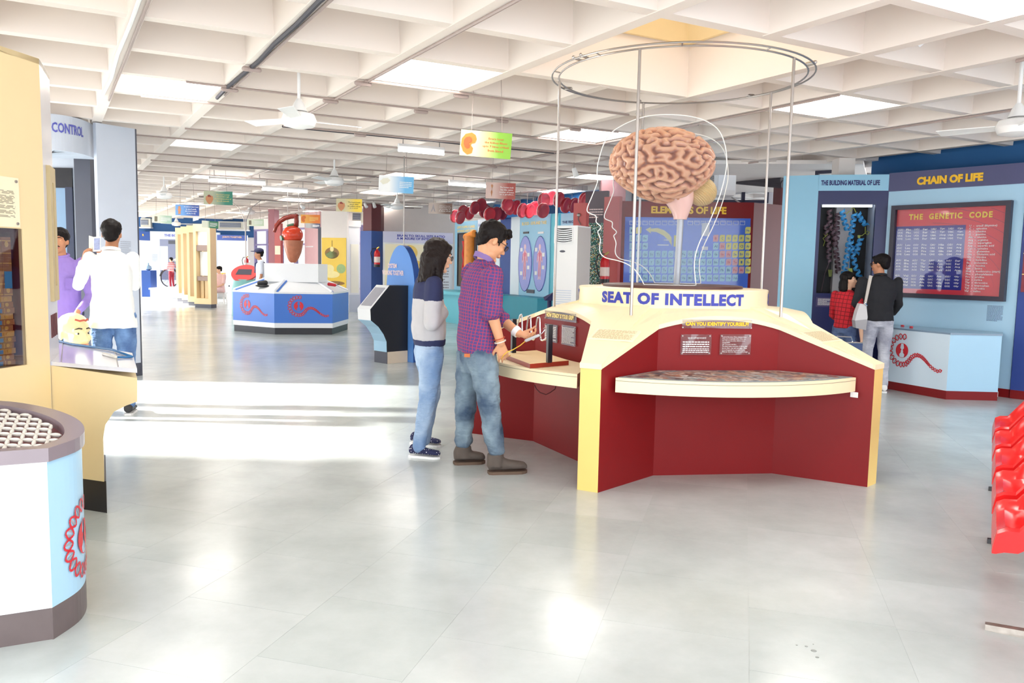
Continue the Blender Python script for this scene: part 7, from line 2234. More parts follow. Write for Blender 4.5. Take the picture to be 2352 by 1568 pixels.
part('collar', mb, mat('lilac_collar', (132, 108, 164), 0.85), man, 'lilac collar of the shirt', smooth='auto')
# jeans
jn = MB()
torso(jn, f, [(P(1096, 856, Ym), 0.13, 0.11), (P(1096, 820, Ym), 0.165, 0.125), (P(1097, 785, Ym), 0.165, 0.122)])
chain(jn, [hipR + V((0, 0, -0.05)), hipR.lerp(kR, 0.5), kR, kR.lerp(aR, 0.55), aR + V((0, 0, 0.075))], [0.108, 0.096, 0.080, 0.068, 0.066], 16)
chain(jn, [hipL + V((0, 0, -0.05)), hipL.lerp(kL, 0.5), kL, kL.lerp(aL, 0.55), aL + V((0, 0, 0.075))], [0.108, 0.092, 0.078, 0.066, 0.064], 16)
JB = denim('faded_blue_denim', (58, 78, 104), (134, 154, 168))
jeans = rem('jeans', jn, JB, man, 0.009, 4, 0.030, 0.075)
pk0 = P(1083, 835, 5.40)
o_ = part('leather_patch', MB().box(-0.02, 0.02, -0.003, 0.003, -0.012, 0.012).add([], []), mat('tan_patch', (196, 110, 56), 0.6), None)
o_.parent = man; o_.location = P(1073, 816, 5.405) - OFF[man.name]; o_.rotation_euler = (0, 0, math.radians(-12))
BOOT = mat('grey_suede', (92, 82, 76), 0.85, var=0.2, scale=18)
BSOLE = mat('brown_sole', (104, 84, 70), 0.8, var=0.15, scale=20)
for hl, a_, px1 in ((Z(1122, 1088, 0), aR, (1212, 1084)), (Z(1043, 1066, 0), aL, (1116, 1062))):
    d = Z(*px1, 0) - hl; L = d.length - 0.01
    mb = shoe(MB(), hl + V((0, 0, 0.015)), d, L, 0.105, 0.052)
    mb.tube([a_ + V((0, 0, -0.055)), a_ + V((0, 0, 0.035))], [0.062, 0.058], 14)
    b_ = rem('boot', mb, BOOT, man, 0.008, 3, 0.008, 0.05)
    part('boot_sole', sole(MB(), hl, d, L * 0.99, 0.051, 0.020), BSOLE, b_)
mb = MB(); d = (wL - eL).normalized(); c = wL - d * 0.02
mb.tube([c - d * 0.022, c + d * 0.014], [0.040, 0.037], 16)
part('wrist_band', mb, WHITE, man, 'white watch strap on the outstretched arm', smooth='auto')
mb = MB(); d = (wR - eR).normalized()
sdv = d.orthogonal().normalized(); sd2 = d.cross(sdv)
mb.tube(oval(wR - d * 0.012, sdv * 0.037, sd2 * 0.037, 20), 0.005, 6, closed=True)
part('bracelet', mb, mat('pale_bracelet', (226, 216, 204), 0.5, var=0.2, scale=60), man)
mb = MB(); mb.tube(oval(wR - d * 0.035, sdv * 0.038, sd2 * 0.038, 20), 0.003, 6, closed=True)
part('wrist_thread', mb, mat('red_thread', (190, 70, 40), 0.7), man)
# wand in his hand
h0, h1 = P(1208, 782, 5.50), P(1237, 770, 5.46)
wand = thing('loop_wand', 'grey handled loop wand with a yellow wire held by the man', 'wand', h0)
part('handle', MB().cap(h0, h1, 0.011, 0.010), mat('grey_handle', (190, 192, 196), 0.4), wand, smooth=True)
e = P(1246, 764, 5.44)
part('loop', MB().tube([h1, e, P(1251, 757, 5.44), P(1252, 752, 5.44), P(1248, 755, 5.43)], 0.004, 6), CHROME, wand)
part('cord', MB().tube([h0, P(1195, 793, 5.45), P(1178, 803, 5.42), P(1165, 808, 5.40), P(1157, 815, 5.40), P(1152, 824, 5.42), P(1160, 822, 5.5), P(1172, 816, 5.6)], 0.0035, 6), mat('yellow_cord', (226, 178, 60), 0.5), wand, smooth=True)

# ---------------------------------------------------------------- girl in the grey and navy sweatshirt
f = V((0.93, 0.36, 0)).normalized(); r = V((f.y, -f.x, 0)); Yg = 5.95
pel = P(985, 800, Yg)
girl = thing('person', 'girl in a grey and navy sweatshirt and pale jeans with folded arms', 'person', V((pel.x, pel.y, 0)))
nk = P(992, 634, Yg); hc = P(1008, 588, Yg)
hf = (f * 0.95 + V((0, 0, -0.20))).normalized(); hu = (f * 0.2 + V((0, 0, 0.97))).normalized()
shc = P(984, 652, Yg)
sR, sL = shc + r * 0.155, shc - r * 0.155
eR, eL = P(992, 742, 5.74), P(1006, 740, 6.0)
wR, wL = P(1020, 715, 5.90), P(1006, 712, 5.82)
hipR, hipL = pel + r * 0.08, pel - r * 0.08
kR, kL = P(984, 905, 5.82), P(992, 900, 6.0)
aR, aL = P(961, 1030, 5.84), P(974, 1014, 6.05)
body = MB()
skull(body, hc, hf, hu, 0.96)
body.cap(hc - hu * 0.07 - hf * 0.02, nk + V((0, 0, -0.04)), 0.046, 0.050)
torso(body, f, [(pel, 0.13, 0.09), (P(985, 740, Yg), 0.11, 0.08), (P(987, 680, Yg), 0.13, 0.08), (P(989, 650, Yg), 0.10, 0.06), (nk, 0.05, 0.05)])
chain(body, [sR, eR, wR], [0.04, 0.035, 0.025]); chain(body, [sL, eL, wL], [0.04, 0.035, 0.025])
chain(body, [hipR, kR, aR], [0.065, 0.045, 0.032]); chain(body, [hipL, kL, aL], [0.065, 0.045, 0.032])
hand(body, wL, r * 0.55 - f * 0.75 + V((0, 0, 0.25)), -r, 0.82, 0.35, 0.05, -1, 0.2)
hand(body, wR, -r * 0.6 + f * 0.3, -f, 0.85, 0.5, 0.1, 1)
rem('body', body, SKINL, girl, 0.006, 4)
q_ = face(girl, hc, hf, hu, 0.96)
glasses(girl, q_, 0.96)
hb2 = MB(); rr, ff, uu = basis(hf, hu)
def hq(a, b, d, s=0.96): return hc + (rr * a + ff * b + uu * d) * s
hb2.ell(hq(0, -0.022, 0.045), 0.090, 0.106, 0.092, (rr, ff, uu), 18, 12)
hb2.ell(hq(0, 0.05, 0.075), 0.07, 0.035, 0.03, (rr, ff, uu), 14, 10)
rnd = random.Random(12)
for k in range(30):
    a = math.radians(200 + 140 * (k / 29) + 0) if False else None
    t_ = k / 29
    ang = math.radians(-115 + 230 * t_)       # around the back of the head, ear to ear
    x_, y_ = 0.088 * math.sin(ang), -0.03 - 0.085 * math.cos(ang)
    L = rnd.uniform(0.26, 0.36) - 0.06 * abs(math.sin(ang))
    p0 = hq(x_ * 0.8, y_ * 0.7, 0.07); p1 = hq(x_ * 1.05, y_, -0.03); p2 = p1 + V((rnd.uniform(-0.015, 0.02), rnd.uniform(-0.015, 0.015), -L * 0.5)) - f * 0.015; p3 = p2 + V((rnd.uniform(-0.02, 0.025), rnd.uniform(-0.02, 0.02), -L * 0.42))
    hb2.tube([p0, p1, p2, p3], [0.020, 0.025, 0.023, 0.005], 7)
for sg in (-1, 1):
    for k in range(3):
        hb2.tube([hq(sg * 0.05, 0.06 - 0.02 * k, 0.085), hq(sg * 0.083, 0.035 - 0.02 * k, 0.02), hq(sg * 0.084, 0.02 - 0.015 * k, -0.10), hq(sg * 0.075, 0.04 - 0.02 * k, -0.22 - 0.02 * k), hq(sg * 0.06, 0.05, -0.31)], [0.012, 0.016, 0.018, 0.014, 0.004], 7)
rem('hair', hb2, HAIRB, girl, 0.0065, 2, 0.016, 0.03)
NV = cloth('navy_jersey', (40, 46, 84)); GR = cloth('grey_jersey', (190, 188, 192))
sw = MB()
torso(sw, f, [(P(986, 780, Yg), 0.155, 0.118), (P(985, 750, Yg), 0.165, 0.128), (P(984, 715, Yg), 0.168, 0.122), (P(983, 682, Yg), 0.168, 0.112)])
chain(sw, [sR.lerp(eR, 0.42), eR, eR.lerp(wR, 0.85)], [0.066, 0.060, 0.052], 14)
chain(sw, [sL.lerp(eL, 0.42), eL, eL.lerp(wL, 0.8)], [0.066, 0.060, 0.050], 14)
rem('sweatshirt', sw, GR, girl, 0.009, 5, 0.022, 0.12)
sw = MB()
torso(sw, f, [(P(983, 690, Yg), 0.169, 0.113), (P(983, 668, Yg), 0.168, 0.112), (P(985, 650, Yg), 0.155, 0.10), (P(989, 640, Yg), 0.10, 0.075), (nk + V((0, 0, -0.01)), 0.062, 0.058)])
chain(sw, [sR, sR.lerp(eR, 0.42)], [0.066, 0.067], 14); chain(sw, [sL, sL.lerp(eL, 0.42)], [0.066, 0.067], 14)
rem('navy_yoke', sw, NV, girl, 0.009, 4, 0.016, 0.12, 'navy shoulders of the sweatshirt')
sw = MB(); torso(sw, f, [(P(987, 792, Yg), 0.150, 0.114), (P(986, 776, Yg), 0.160, 0.123)])
rem('hem_band', sw, NV, girl, 0.009, 2, 0.010, 0.1, 'navy hem band of the sweatshirt')
jn = MB()
torso(jn, f, [(P(986, 840, Yg), 0.12, 0.10), (P(986, 812, Yg), 0.148, 0.110), (P(986, 786, Yg), 0.142, 0.104)])
chain(jn, [hipR + V((0, 0, -0.03)), hipR.lerp(kR, 0.5), kR, kR.lerp(aR, 0.55), aR + V((0, 0, 0.01))], [0.094, 0.086, 0.070, 0.056, 0.048], 16)
chain(jn, [hipL + V((0, 0, -0.03)), hipL.lerp(kL, 0.5), kL, kL.lerp(aL, 0.55), aL + V((0, 0, 0.01))], [0.094, 0.084, 0.068, 0.054, 0.048], 16)
rem('jeans', jn, denim('pale_blue_denim', (116, 146, 188), (170, 192, 218)), girl, 0.009, 4, 0.016, 0.08)
sm_ = bpy.data.materials.new('dotted_navy'); sm_.use_nodes = True
nt = sm_.node_tree; b = nt.nodes['Principled BSDF']; b.inputs['Roughness'].default_value = 0.8
tc = nt.nodes.new('ShaderNodeTexCoord'); vo = nt.nodes.new('ShaderNodeTexVoronoi'); vo.inputs['Scale'].default_value = 62; vo.inputs['Randomness'].default_value = 0.35
nt.links.new(tc.outputs['Object'], vo.inputs['Vector'])
rp = nt.nodes.new('ShaderNodeValToRGB'); rp.color_ramp.interpolation = 'CONSTANT'; rp.color_ramp.elements[0].color = rgb((236, 236, 240)); rp.color_ramp.elements[1].color = rgb((34, 38, 78)); rp.color_ramp.elements[1].position = 0.22
nt.links.new(vo.outputs['Distance'], rp.inputs[0]); nt.links.new(rp.outputs[0], b.inputs['Base Color'])
for hl, px1 in ((Z(941, 1048, 0), (1011, 1053)), (Z(945, 1018, 0), (1011, 1026))):
    d = Z(*px1, 0) - hl; L = d.length
    b_ = rem('shoe', shoe(MB(), hl + V((0, 0, 0.012)), d, L, 0.075, 0.044), sm_, girl, 0.008, 3)
    part('shoe_sole', sole(MB(), hl, d, L * 0.99, 0.044, 0.016), WHITE, b_)

# ---------------------------------------------------------------- a standing figure in simple terms, for those further off
def figure(lab, base, H, f, skin, shirt_m, trouser_m, shoe_m, hair_m, pose, vox=0.014, head_f=None, head_tilt=(0, 0, 1), hair='short', fem=False, tache=None, bend=0.0, wide=1.0, tuck=True, closed=False, hands=(0.3, 0.3), noface=False, lean=V((0, 0, 0))):
    """pose: elbows, wrists, knees, ankles as offsets (right, forward, up) in fractions of H; keys eR wR eL wL kR aR kL aL."""
    f = V(f).normalized(); r = V((f.y, -f.x, 0)); base = V(base)
    def W(a, b, c): return base + (r * a + f * b) * H + V((0, 0, c * H)) + lean * c * H
    t = thing('person', lab, 'person', base)
    hz = pose.get('hip', 0.52)
    pel = W(0, pose.get('hipf', 0), hz)
    ch, nk = W(0, pose.get('chf', 0), hz + 0.22), W(0, pose.get('nkf', 0.0), hz + 0.315)
    hc = W(pose.get('hdr', 0), pose.get('hdf', 0.012), hz + 0.405)
    hf = V(head_f).normalized() if head_f else f
    s = H / 1.72
    sw_ = 0.112 * wide
    sR, sL = W(sw_, pose.get('chf', 0), hz + 0.285), W(-sw_, pose.get('chf', 0), hz + 0.285)
    J = {k: W(*pose[k]) for k in ('eR', 'wR', 'eL', 'wL', 'kR', 'aR', 'kL', 'aL')}
    hR, hL = W(0.052, pose.get('hipf', 0), hz - 0.01), W(-0.052, pose.get('hipf', 0), hz - 0.01)
    body = MB(); skull(body, hc, hf, head_tilt, s)
    body.cap(hc - V(head_tilt) * 0.07 * s, nk + V((0, 0, -0.04 * s)), 0.052 * s, 0.056 * s)
    torso(body, f, [(pel, 0.12 * s, 0.09 * s), (ch, 0.13 * s, 0.085 * s), (nk, 0.055 * s, 0.055 * s)])
    for k, S_ in (('R', sR), ('L', sL)):
        chain(body, [S_, J['e' + k], J['w' + k]], [0.045 * s, 0.038 * s, 0.027 * s], 10)
    for k, S_ in (('R', hR), ('L', hL)):
        chain(body, [S_, J['k' + k], J['a' + k]], [0.07 * s, 0.048 * s, 0.034 * s], 10)
    for k, th in (('R', -1), ('L', 1)):
        d = J['w' + k] - J['e' + k]
        hd = pose.get('h' + k)
        d = (r * hd[0] + f * hd[1] + V((0, 0, hd[2]))) if hd else d
        pn = pose.get('p' + k, (-1 if k == 'R' else 1, 0.2, 0))
        hand(body, J['w' + k], d, r * pn[0] + f * pn[1] + V((0, 0, pn[2])), s, hands[0 if k == 'R' else 1], 0.12, th)
    rem('body', body, skin, t, vox, 3)
    if not noface:
        face(t, hc, hf, head_tilt, s, tache=tache, closed=closed)
    rr, ff, uu = basis(hf, head_tilt)
    def q(a, b, d): return hc + (rr * a + ff * b + uu * d) * s
    hb = MB(); hb.ell(q(0, -0.022, 0.05), 0.086 * s, 0.106 * s, 0.088 * s, (rr, ff, uu), 16, 10); hb.ell(q(0, -0.07, 0.0), 0.07 * s, 0.045 * s, 0.07 * s, (rr, ff, uu), 12, 8)
    hb.ell(q(0, 0.062, 0.085), 0.062 * s, 0.036 * s, 0.024 * s, (rr, ff, uu), 12, 8)
    if hair == 'bob':
        for k in range(14):
            an = math.radians(-92 + 184 * k / 13)
            x_, y_ = 0.092 * math.sin(an), -0.03 - 0.08 * math.cos(an)
            hb.tube([q(x_ * 0.8, y_ * 0.7, 0.06), q(x_ * 1.08, y_, -0.03), q(x_ * 1.2, y_ * 1.1, -0.13), q(x_ * 1.0, y_ * 0.9, -0.17)], [0.02 * s, 0.03 * s, 0.028 * s, 0.01 * s], 7)
    if hair == 'bun':
        hb.ell(q(0, -0.10, 0.08), 0.04 * s, 0.04 * s, 0.04 * s, (rr, ff, uu), 10, 7)
    rem('hair', hb, hair_m, t, max(0.007, vox * 0.7), 2, 0.014 * s, 0.04)
    sh = MB()
    lo = hz - (0.0 if tuck else 0.07)
    torso(sh, f, [(W(0, pose.get('hipf', 0), lo), (0.172 if tuck else 0.205) * s * max(wide, 0.98), (0.128 if tuck else 0.145) * s), (W(0, pose.get('chf', 0) * 0.5 + pose.get('hipf', 0) * 0.5, hz + 0.10), (0.158 if tuck else 0.172) * s * max(wide, 0.95), 0.124 * s), (W(0, pose.get('chf', 0), hz + 0.22), 0.19 * s * wide, 0.125 * s), (W(0, pose.get('chf', 0), hz + 0.285), 0.175 * s * wide, 0.095 * s), (W(0, pose.get('nkf', 0), hz + 0.325), 0.068 * s, 0.064 * s)])
    sl = pose.get('sleeve', 0.85)
    for k, S_ in (('R', sR), ('L', sL)):
        e, w_ = J['e' + k], J['w' + k]
        if sl > 0:
            chain(sh, [S_, e, e.lerp(w_, sl)], [0.057 * s, 0.050 * s, 0.045 * s - 0.008 * s * sl], 12)
        else:
            chain(sh, [S_, S_.lerp(e, 0.75)], [0.072 * s, 0.066 * s], 12)
    rem('shirt', sh, shirt_m, t, vox * 0.85, 4, 0.022 * s, 0.12)
    if sl > 0 and not fem:
        part('collar', MB().tube(oval(nk + V((0, 0, 0.020 * s)), r * 0.064 * s, f * 0.062 * s + V((0, 0, -0.016 * s)), 20), 0.015 * s, 8, closed=True), shirt_m, t, smooth=True)
    tr = MB()
    torso(tr, f, [(W(0, pose.get('hipf', 0), hz - 0.045), 0.13 * s, 0.105 * s), (W(0, pose.get('hipf', 0), hz), 0.155 * s, 0.112 * s), (W(0, pose.get('hipf', 0), hz + 0.04), 0.15 * s, 0.11 * s)])
    for k, S_ in (('R', hR), ('L', hL)):
        kn, an = J['k' + k], J['a' + k]
        chain(tr, [S_, S_.lerp(kn, 0.5), kn, kn.lerp(an, 0.55), an + (kn - an).normalized() * 0.01], [0.100 * s, 0.088 * s, 0.070 * s, 0.060 * s, 0.054 * s], 12)
    rem('trousers', tr, trouser_m, t, vox * 0.85, 3, 0.020 * s, 0.08)
    for k in 'RL':
        a = J['a' + k]
        fd = pose.get('f' + k, (0, 1))
        d = r * fd[0] + f * fd[1]
        fz = base.z
        hl = V((a.x, a.y, 0)) - d.normalized() * 0.06 * s
        mb = shoe(MB(), hl + V((0, 0, 0.01)), d, 0.26 * s, 0.085 * s, 0.045 * s)
        mb2 = sole(MB(), hl, d, 0.258 * s, 0.045 * s, 0.018)
        for m_ in (mb, mb2):
            m_.v = [V((p.x, p.y, p.z + fz)) for p in m_.v]
        b_ = rem('shoe', mb, shoe_m, t, max(0.009, vox * 0.7), 2)
        part('shoe_sole', mb2, WHITE, b_)
    return t, W, q, hc, J
STAND = dict(eR=(0.15, -0.01, 0.625), wR=(0.15, 0.03, 0.475), eL=(-0.15, -0.01, 0.625), wL=(-0.15, 0.03, 0.475), kR=(0.06, 0.01, 0.28), aR=(0.065, -0.01, 0.05), kL=(-0.06, 0.01, 0.28), aL=(-0.065, -0.01, 0.05))

# man in black at the chart, back to the viewer
b0_ = P(2022, 640, 9.55); b0_.z = 0
ps = dict(STAND, eR=(0.148, 0.03, 0.64), wR=(0.12, 0.13, 0.53), eL=(-0.155, 0.02, 0.635), wL=(-0.08, 0.13, 0.60), sleeve=0.55, hdf=0.02)
fm = V((0.12, 0.99, 0))
mk, Wk, qk, hk, Jk = figure('man in a black jacket and pale grey jeans with his back turned, facing the chart', b0_, 1.665, fm, SKIND, cloth('black_cloth', (30, 30, 36)), denim('pale_grey_denim', (150, 152, 168), (206, 208, 218)), mat('white_canvas', (236, 236, 236), 0.7), HAIR, ps, 0.011, head_f=(-0.62, 0.78, -0.05), wide=1.1, tuck=True)
glasses(mk, qk, 0.99)
# handbag hanging from his shoulder
s0 = P(2000, 634, 9.55)
bagc = P(1980, 722, 9.30)
bag = thing('handbag', 'grey handbag hanging at the side of the man in black', 'handbag', V((bagc.x, bagc.y, bagc.z - 0.18)))
def bpz(x, y, Y=9.30): return P(x, y, Y)
pr_ = [(1976, 697), (1990, 699), (1993, 728), (1989, 757), (1966, 752), (1964, 735), (1969, 715)]
dv_ = V((0.02, 0.13, 0))
part('bag_body', MB().extr([bpz(*p) for p in pr_], dv_), mat('pale_grey_leather', (206, 204, 206), 0.45, var=0.05), bag)
part('bag_base', MB().extr([bpz(x, y, 9.295) for x, y in ((1964, 736), (1992, 733), (1989, 758), (1966, 753))], V((0.02, 0.14, 0))), mat('mid_grey_leather', (160, 158, 162), 0.5), bag)
part('strap', MB().extr([bpz(1997, 632, 9.36), bpz(2004, 634, 9.36), bpz(1990, 698, 9.3), bpz(1985, 697, 9.3)], V((0, 0.012, 0))), mat('beige_strap', (196, 188, 180), 0.6), bag)
part('strap_back', MB().extr([bpz(1997, 632, 9.36), bpz(2004, 634, 9.36), P(2006, 634, 9.62), P(1999, 632, 9.62)], V((0, 0, -0.008))), MATS['beige_strap'], bag)
part('clasp', MB().cap(bpz(1986, 696, 9.29), bpz(1990, 701, 9.29), 0.012, n=8), CHROME, bag)
# woman in red beside him
b1_ = P(1947, 640, 9.75); b1_.z = 0
ps = dict(STAND, eR=(0.15, -0.03, 0.61), wR=(0.16, 0.0, 0.43), eL=(-0.14, 0.03, 0.62), wL=(-0.10, 0.12, 0.55), sleeve=0.3, hdf=0.02)
fw = V((0.80, 0.6, 0))
wm, Ww, qw, hw2, Jw = figure('woman in a red checked top and blue jeans looking up at the man in black', b1_, 1.45, fw, SKINL, plaid('red_black_check', (196, 30, 44), (120, 14, 26), 0.05, fw), denim('mid_blue_denim', (54, 70, 110), (92, 112, 150)), mat('dark_canvas', (60, 60, 70), 0.7), HAIR, ps, 0.011, head_f=(0.85, -0.52, 0.1), hair='bob', fem=True, wide=0.95)
# blue case with metal handles near her
cs = P(1945, 792, 8.9)
bc = thing('trolley_case', 'blue carry case with a bent metal handle behind the console', 'case', V((cs.x, cs.y, 0)))
z1 = P(1945, 786, 8.9).z
part('case_body', MB().box(cs.x - 0.16, cs.x + 0.17, 8.88, 9.05, 0.0, z1), mat('denim_blue_case', (56, 76, 120), 0.6, var=0.1), bc)
part('handle', MB().tube([P(1918, 784, 8.9), P(1923, 772, 8.9), P(1955, 774, 8.9), P(1959, 786, 8.9)], 0.008, 8), CHROME, bc)
part('rim', MB().tube([V((cs.x - 0.16, 8.88, z1)), V((cs.x + 0.17, 8.88, z1))], 0.008, 8), CHROME, bc)

# man in white photographing, and the man in purple
b2_ = P(257, 640, 7.25); b2_.z = 0
ps = dict(STAND, eL=(-0.172, 0.08, 0.665), wL=(-0.17, 0.20, 0.79), eR=(0.085, 0.12, 0.665), wR=(-0.07, 0.22, 0.79), hL=(0.15, 0.1, 1), hR=(-0.3, 0.3, 1), pL=(1, 0.3, 0), pR=(-1, 0.3, 0), hdf=0.03)
fwh = V((-0.28, 0.96, 0))
wt, Wt, qt, ht, Jt = figure('man in a white shirt and blue jeans, back turned, taking a photograph', b2_, 1.79, fwh, SKIND, cloth('white_cloth', (240, 240, 240)), denim('blue_denim', (50, 78, 130), (120, 156, 206)), mat('black_leather', (40, 38, 40), 0.5), HAIR, ps, 0.011, tuck=False, hands=(0.8, 0.8), noface=True, wide=0.88)
ph = P(215, 561, 7.55)
phn = thing('phone', 'white mobile phone in a flip case held up by the man in white', 'phone', ph)
phn.location = P(215, 578, 7.55); OFF[phn.name] = V(phn.location)
def pq_(x, y, Y=7.55): return P(x, y, Y)
part('phone_body', MB().extr([pq_(214, 544), pq_(231, 543), pq_(231, 577), pq_(214, 578)], V((-0.002, 0.009, 0))), WHITEL, phn)
part('phone_screen', MB().extr([pq_(216, 547.5, 7.546), pq_(229, 546.5, 7.546), pq_(229, 573, 7.546), pq_(216, 574, 7.546)], V((0, 0.002, 0))), mat('phone_screen', (150, 160, 200), 0.2, var=0.4, scale=60), phn)
part('phone_flap', MB().extr([pq_(214, 544), pq_(214, 578), P(204, 576, 7.6), P(204, 541, 7.6)], V((0.003, 0.005, 0))), mat('beige_flap', (220, 214, 200), 0.6), phn)
b3_ = P(142, 640, 7.75); b3_.z = 0
ps = dict(STAND, eL=(-0.155, 0.02, 0.62), wL=(-0.12, 0.16, 0.535), hL=(0.2, 0.5, -0.5), pL=(0, 0, -1), hdf=0.02, hdr=0.0)
fp_ = V((0.22, -0.97, 0))
pm, Wp, qp, hp_, Jp = figure('man in a purple shirt facing the viewer, one hand on the yellow head', b3_, 1.72, fp_, SKIND, cloth('purple_cloth', (146, 122, 198)), cloth('dark_trousers', (60, 66, 84)), mat('black_leather2', (40, 38, 40), 0.5), HAIR, ps, 0.011, tuck=False, tache=HAIR, closed=True, hands=(0.3, 0.35), wide=0.92)
part('shirt_pocket', MB().extr([Wp(-0.085, 0.066, 0.72), Wp(-0.04, 0.076, 0.72), Wp(-0.04, 0.076, 0.66), Wp(-0.085, 0.066, 0.66)], fp_ * 0.004), cloth('purple_cloth2', (136, 112, 190)), pm)
# the painted head under his hand
hcn = P(171, 766, 7.0)
ph_ = thing('painted_head', 'large pale yellow painted head sculpture on a stand behind the glass counter', 'sculpture', V((hcn.x, hcn.y, 0)))
hf = V((0.88, -0.47, 0)).normalized()
YS = mat('pale_yellow_paint', (250, 232, 176), 0.5, var=0.04)
mb = MB(); skull(mb, hcn, hf, UP, 1.55); mb.cap(hcn + V((0, 0, -0.1)), hcn + V((0, 0, -0.24)), 0.09, 0.1)
mb.ell(hcn + V((0, 0, 0.075)) - hf * 0.02, 0.13, 0.13, 0.11)
hd_ = rem('head', mb, YS, ph_, 0.009, 4)
qs = face(ph_, hcn, hf, UP, 1.55, brow=mat('painted_brow', (50, 40, 40), 0.6), lip=mat('painted_lips', (214, 130, 110), 0.5))
part('hair_line', MB().tube([qs(-0.03, 0.078, 0.085), qs(-0.015, 0.084, 0.078), qs(0.0, 0.088, 0.082), qs(0.02, 0.084, 0.078), qs(0.04, 0.07, 0.086)], 0.009, 6), mat('rust_paint', (196, 90, 70), 0.6), ph_, 'rust red painted hair line')
part('stand', MB().lathe([(0.16, 0.0), (0.16, 0.03), (0.05, 0.06), (0.05, hcn.z - 0.2), (0.1, hcn.z - 0.16)], V((hcn.x, hcn.y, 0)), 20), WHITE, ph_, smooth='auto')

# guard, child on the platform, seated woman
b4_ = P(600, 640, 19.5); b4_.z = 0
ps = dict(STAND, sleeve=0.0, hdf=0.03)
fg = V((-0.97, -0.25, 0))
gd, Wg, qg, hg, Jg = figure('guard in a dark cap and white uniform shirt behind the blue console', b4_, 1.72, fg, SKIND, cloth('uniform_white', (226, 232, 244)), cloth('dark_navy', (44, 48, 70)), mat('black_leather3', (40, 38, 40), 0.5), HAIR, ps, 0.018)
mb = MB(); rr, ff, uu = basis(fg, UP)
mb.ell(qg(0, -0.01, 0.085), 0.10, 0.115, 0.07, (rr, ff, uu), 16, 8); mb.ell(qg(0, 0.13, 0.065), 0.075, 0.07, 0.012, (rr, ff, uu), 14, 6)
rem('cap', mb, mat('dark_cap', (60, 60, 96), 0.7), gd, 0.012, 2)
mb = MB().tube([Wg(-0.10, -0.06, 0.80), Wg(-0.12, 0.0, 0.835), Wg(-0.10, 0.075, 0.79), Wg(-0.085, 0.08, 0.66)], 0.013, 6)
part('shoulder_cord', mb, NAVY, gd)
b5_ = P(394, 640, 29.4); b5_.z = 0.36
ps = dict(STAND, eR=(0.14, 0.03, 0.64), wR=(0.12, 0.16, 0.58), eL=(-0.14, 0.05, 0.62), wL=(-0.11, 0.20, 0.60), sleeve=0.95, aR=(0.06, -0.03, 0.05), kR=(0.06, 0.0, 0.28))
fk = V((-0.97, 0.25, 0))
figure('child in a red striped top and maroon trousers on the platform by the bicycle', b5_, 1.12, fk, SKINL, stripes('red_white_stripes', (214, 70, 84), (246, 226, 226)), cloth('maroon_trousers', (140, 30, 50)), mat('grey_shoe', (150, 150, 150), 0.7), HAIR, ps, 0.014, hair='bun')
b6_ = P(505, 672, 26.2); b6_.z = 0
ps = dict(hip=0.30, eR=(0.13, 0.06, 0.40), wR=(0.03, 0.17, 0.34), eL=(-0.13, 0.06, 0.40), wL=(-0.03, 0.17, 0.34), kR=(0.06, 0.25, 0.29), aR=(0.06, 0.25, 0.05), kL=(-0.06, 0.25, 0.29), aL=(-0.06, 0.25, 0.05), sleeve=0.0, hdf=0.02)
fs_ = V((-0.25, -0.97, 0))
figure('seated woman in pale pink beside the cream display frames', b6_, 1.56, fs_, SKINL, cloth('pale_pink_cloth', (244, 206, 206), 0.12, 20), cloth('pale_pink_trousers', (240, 204, 204)), mat('pink_sandal', (220, 150, 140), 0.7), HAIR, ps, 0.016, head_f=(-0.8, -0.6, -0.1), tuck=False)
st = thing('stool', 'white stool under the seated woman', 'stool', b6_)
part('seat', MB().box(b6_.x - 0.2, b6_.x + 0.2, b6_.y - 0.12, b6_.y + 0.2, 0.32, 0.355), WHITE, st)
for sx_ in (-1, 1):
    for sy_ in (-1, 1):
        part('leg', MB().tube([V((b6_.x + sx_ * 0.17, b6_.y + 0.04 + sy_ * 0.13, 0)), V((b6_.x + sx_ * 0.15, b6_.y + 0.04 + sy_ * 0.11, 0.32))], 0.02, 6), WHITE, st)

# bicycle and white dummy rider on the platform
bw = P(390, 642, 29.75); zf = 0.383
bi = thing('bicycle', 'black bicycle standing on the far platform', 'bicycle', V((bw.x + 0.5, bw.y, zf)))
RW = 0.33
fr_, rw_ = V((bw.x, 29.75, zf + RW)), V((bw.x + 1.05, 29.75, zf + RW))
BK = mat('bicycle_black', (40, 40, 48), 0.4); RDF = mat('bicycle_red', (170, 50, 60), 0.4)
for c in (fr_, rw_):
    w_ = part('wheel', MB().tube([c + V((RW * math.cos(2 * PI * k / 32), 0, RW * math.sin(2 * PI * k / 32))) for k in range(32)], 0.02, 6, closed=True), BK, bi)
    mb = MB()
    for k in range(12):
        mb.tube([c, c + V((RW * math.cos(2 * PI * k / 12), 0, RW * math.sin(2 * PI * k / 12)))], 0.004, 4)
    part('spokes', mb, STEEL, w_, kind='stuff')
    part('mudguard', MB().tube([c + V(((RW + 0.04) * math.cos(a), 0, (RW + 0.04) * math.sin(a))) for a in [PI * (0.15 + 0.8 * k / 12) for k in range(13)]], 0.018, 6), BK, bi)
cr_ = V((bw.x + 0.58, 29.75, zf + 0.30)); seat_ = V((bw.x + 0.72, 29.75, zf + 0.82)); hdl = V((bw.x + 0.18, 29.75, zf + 0.85))
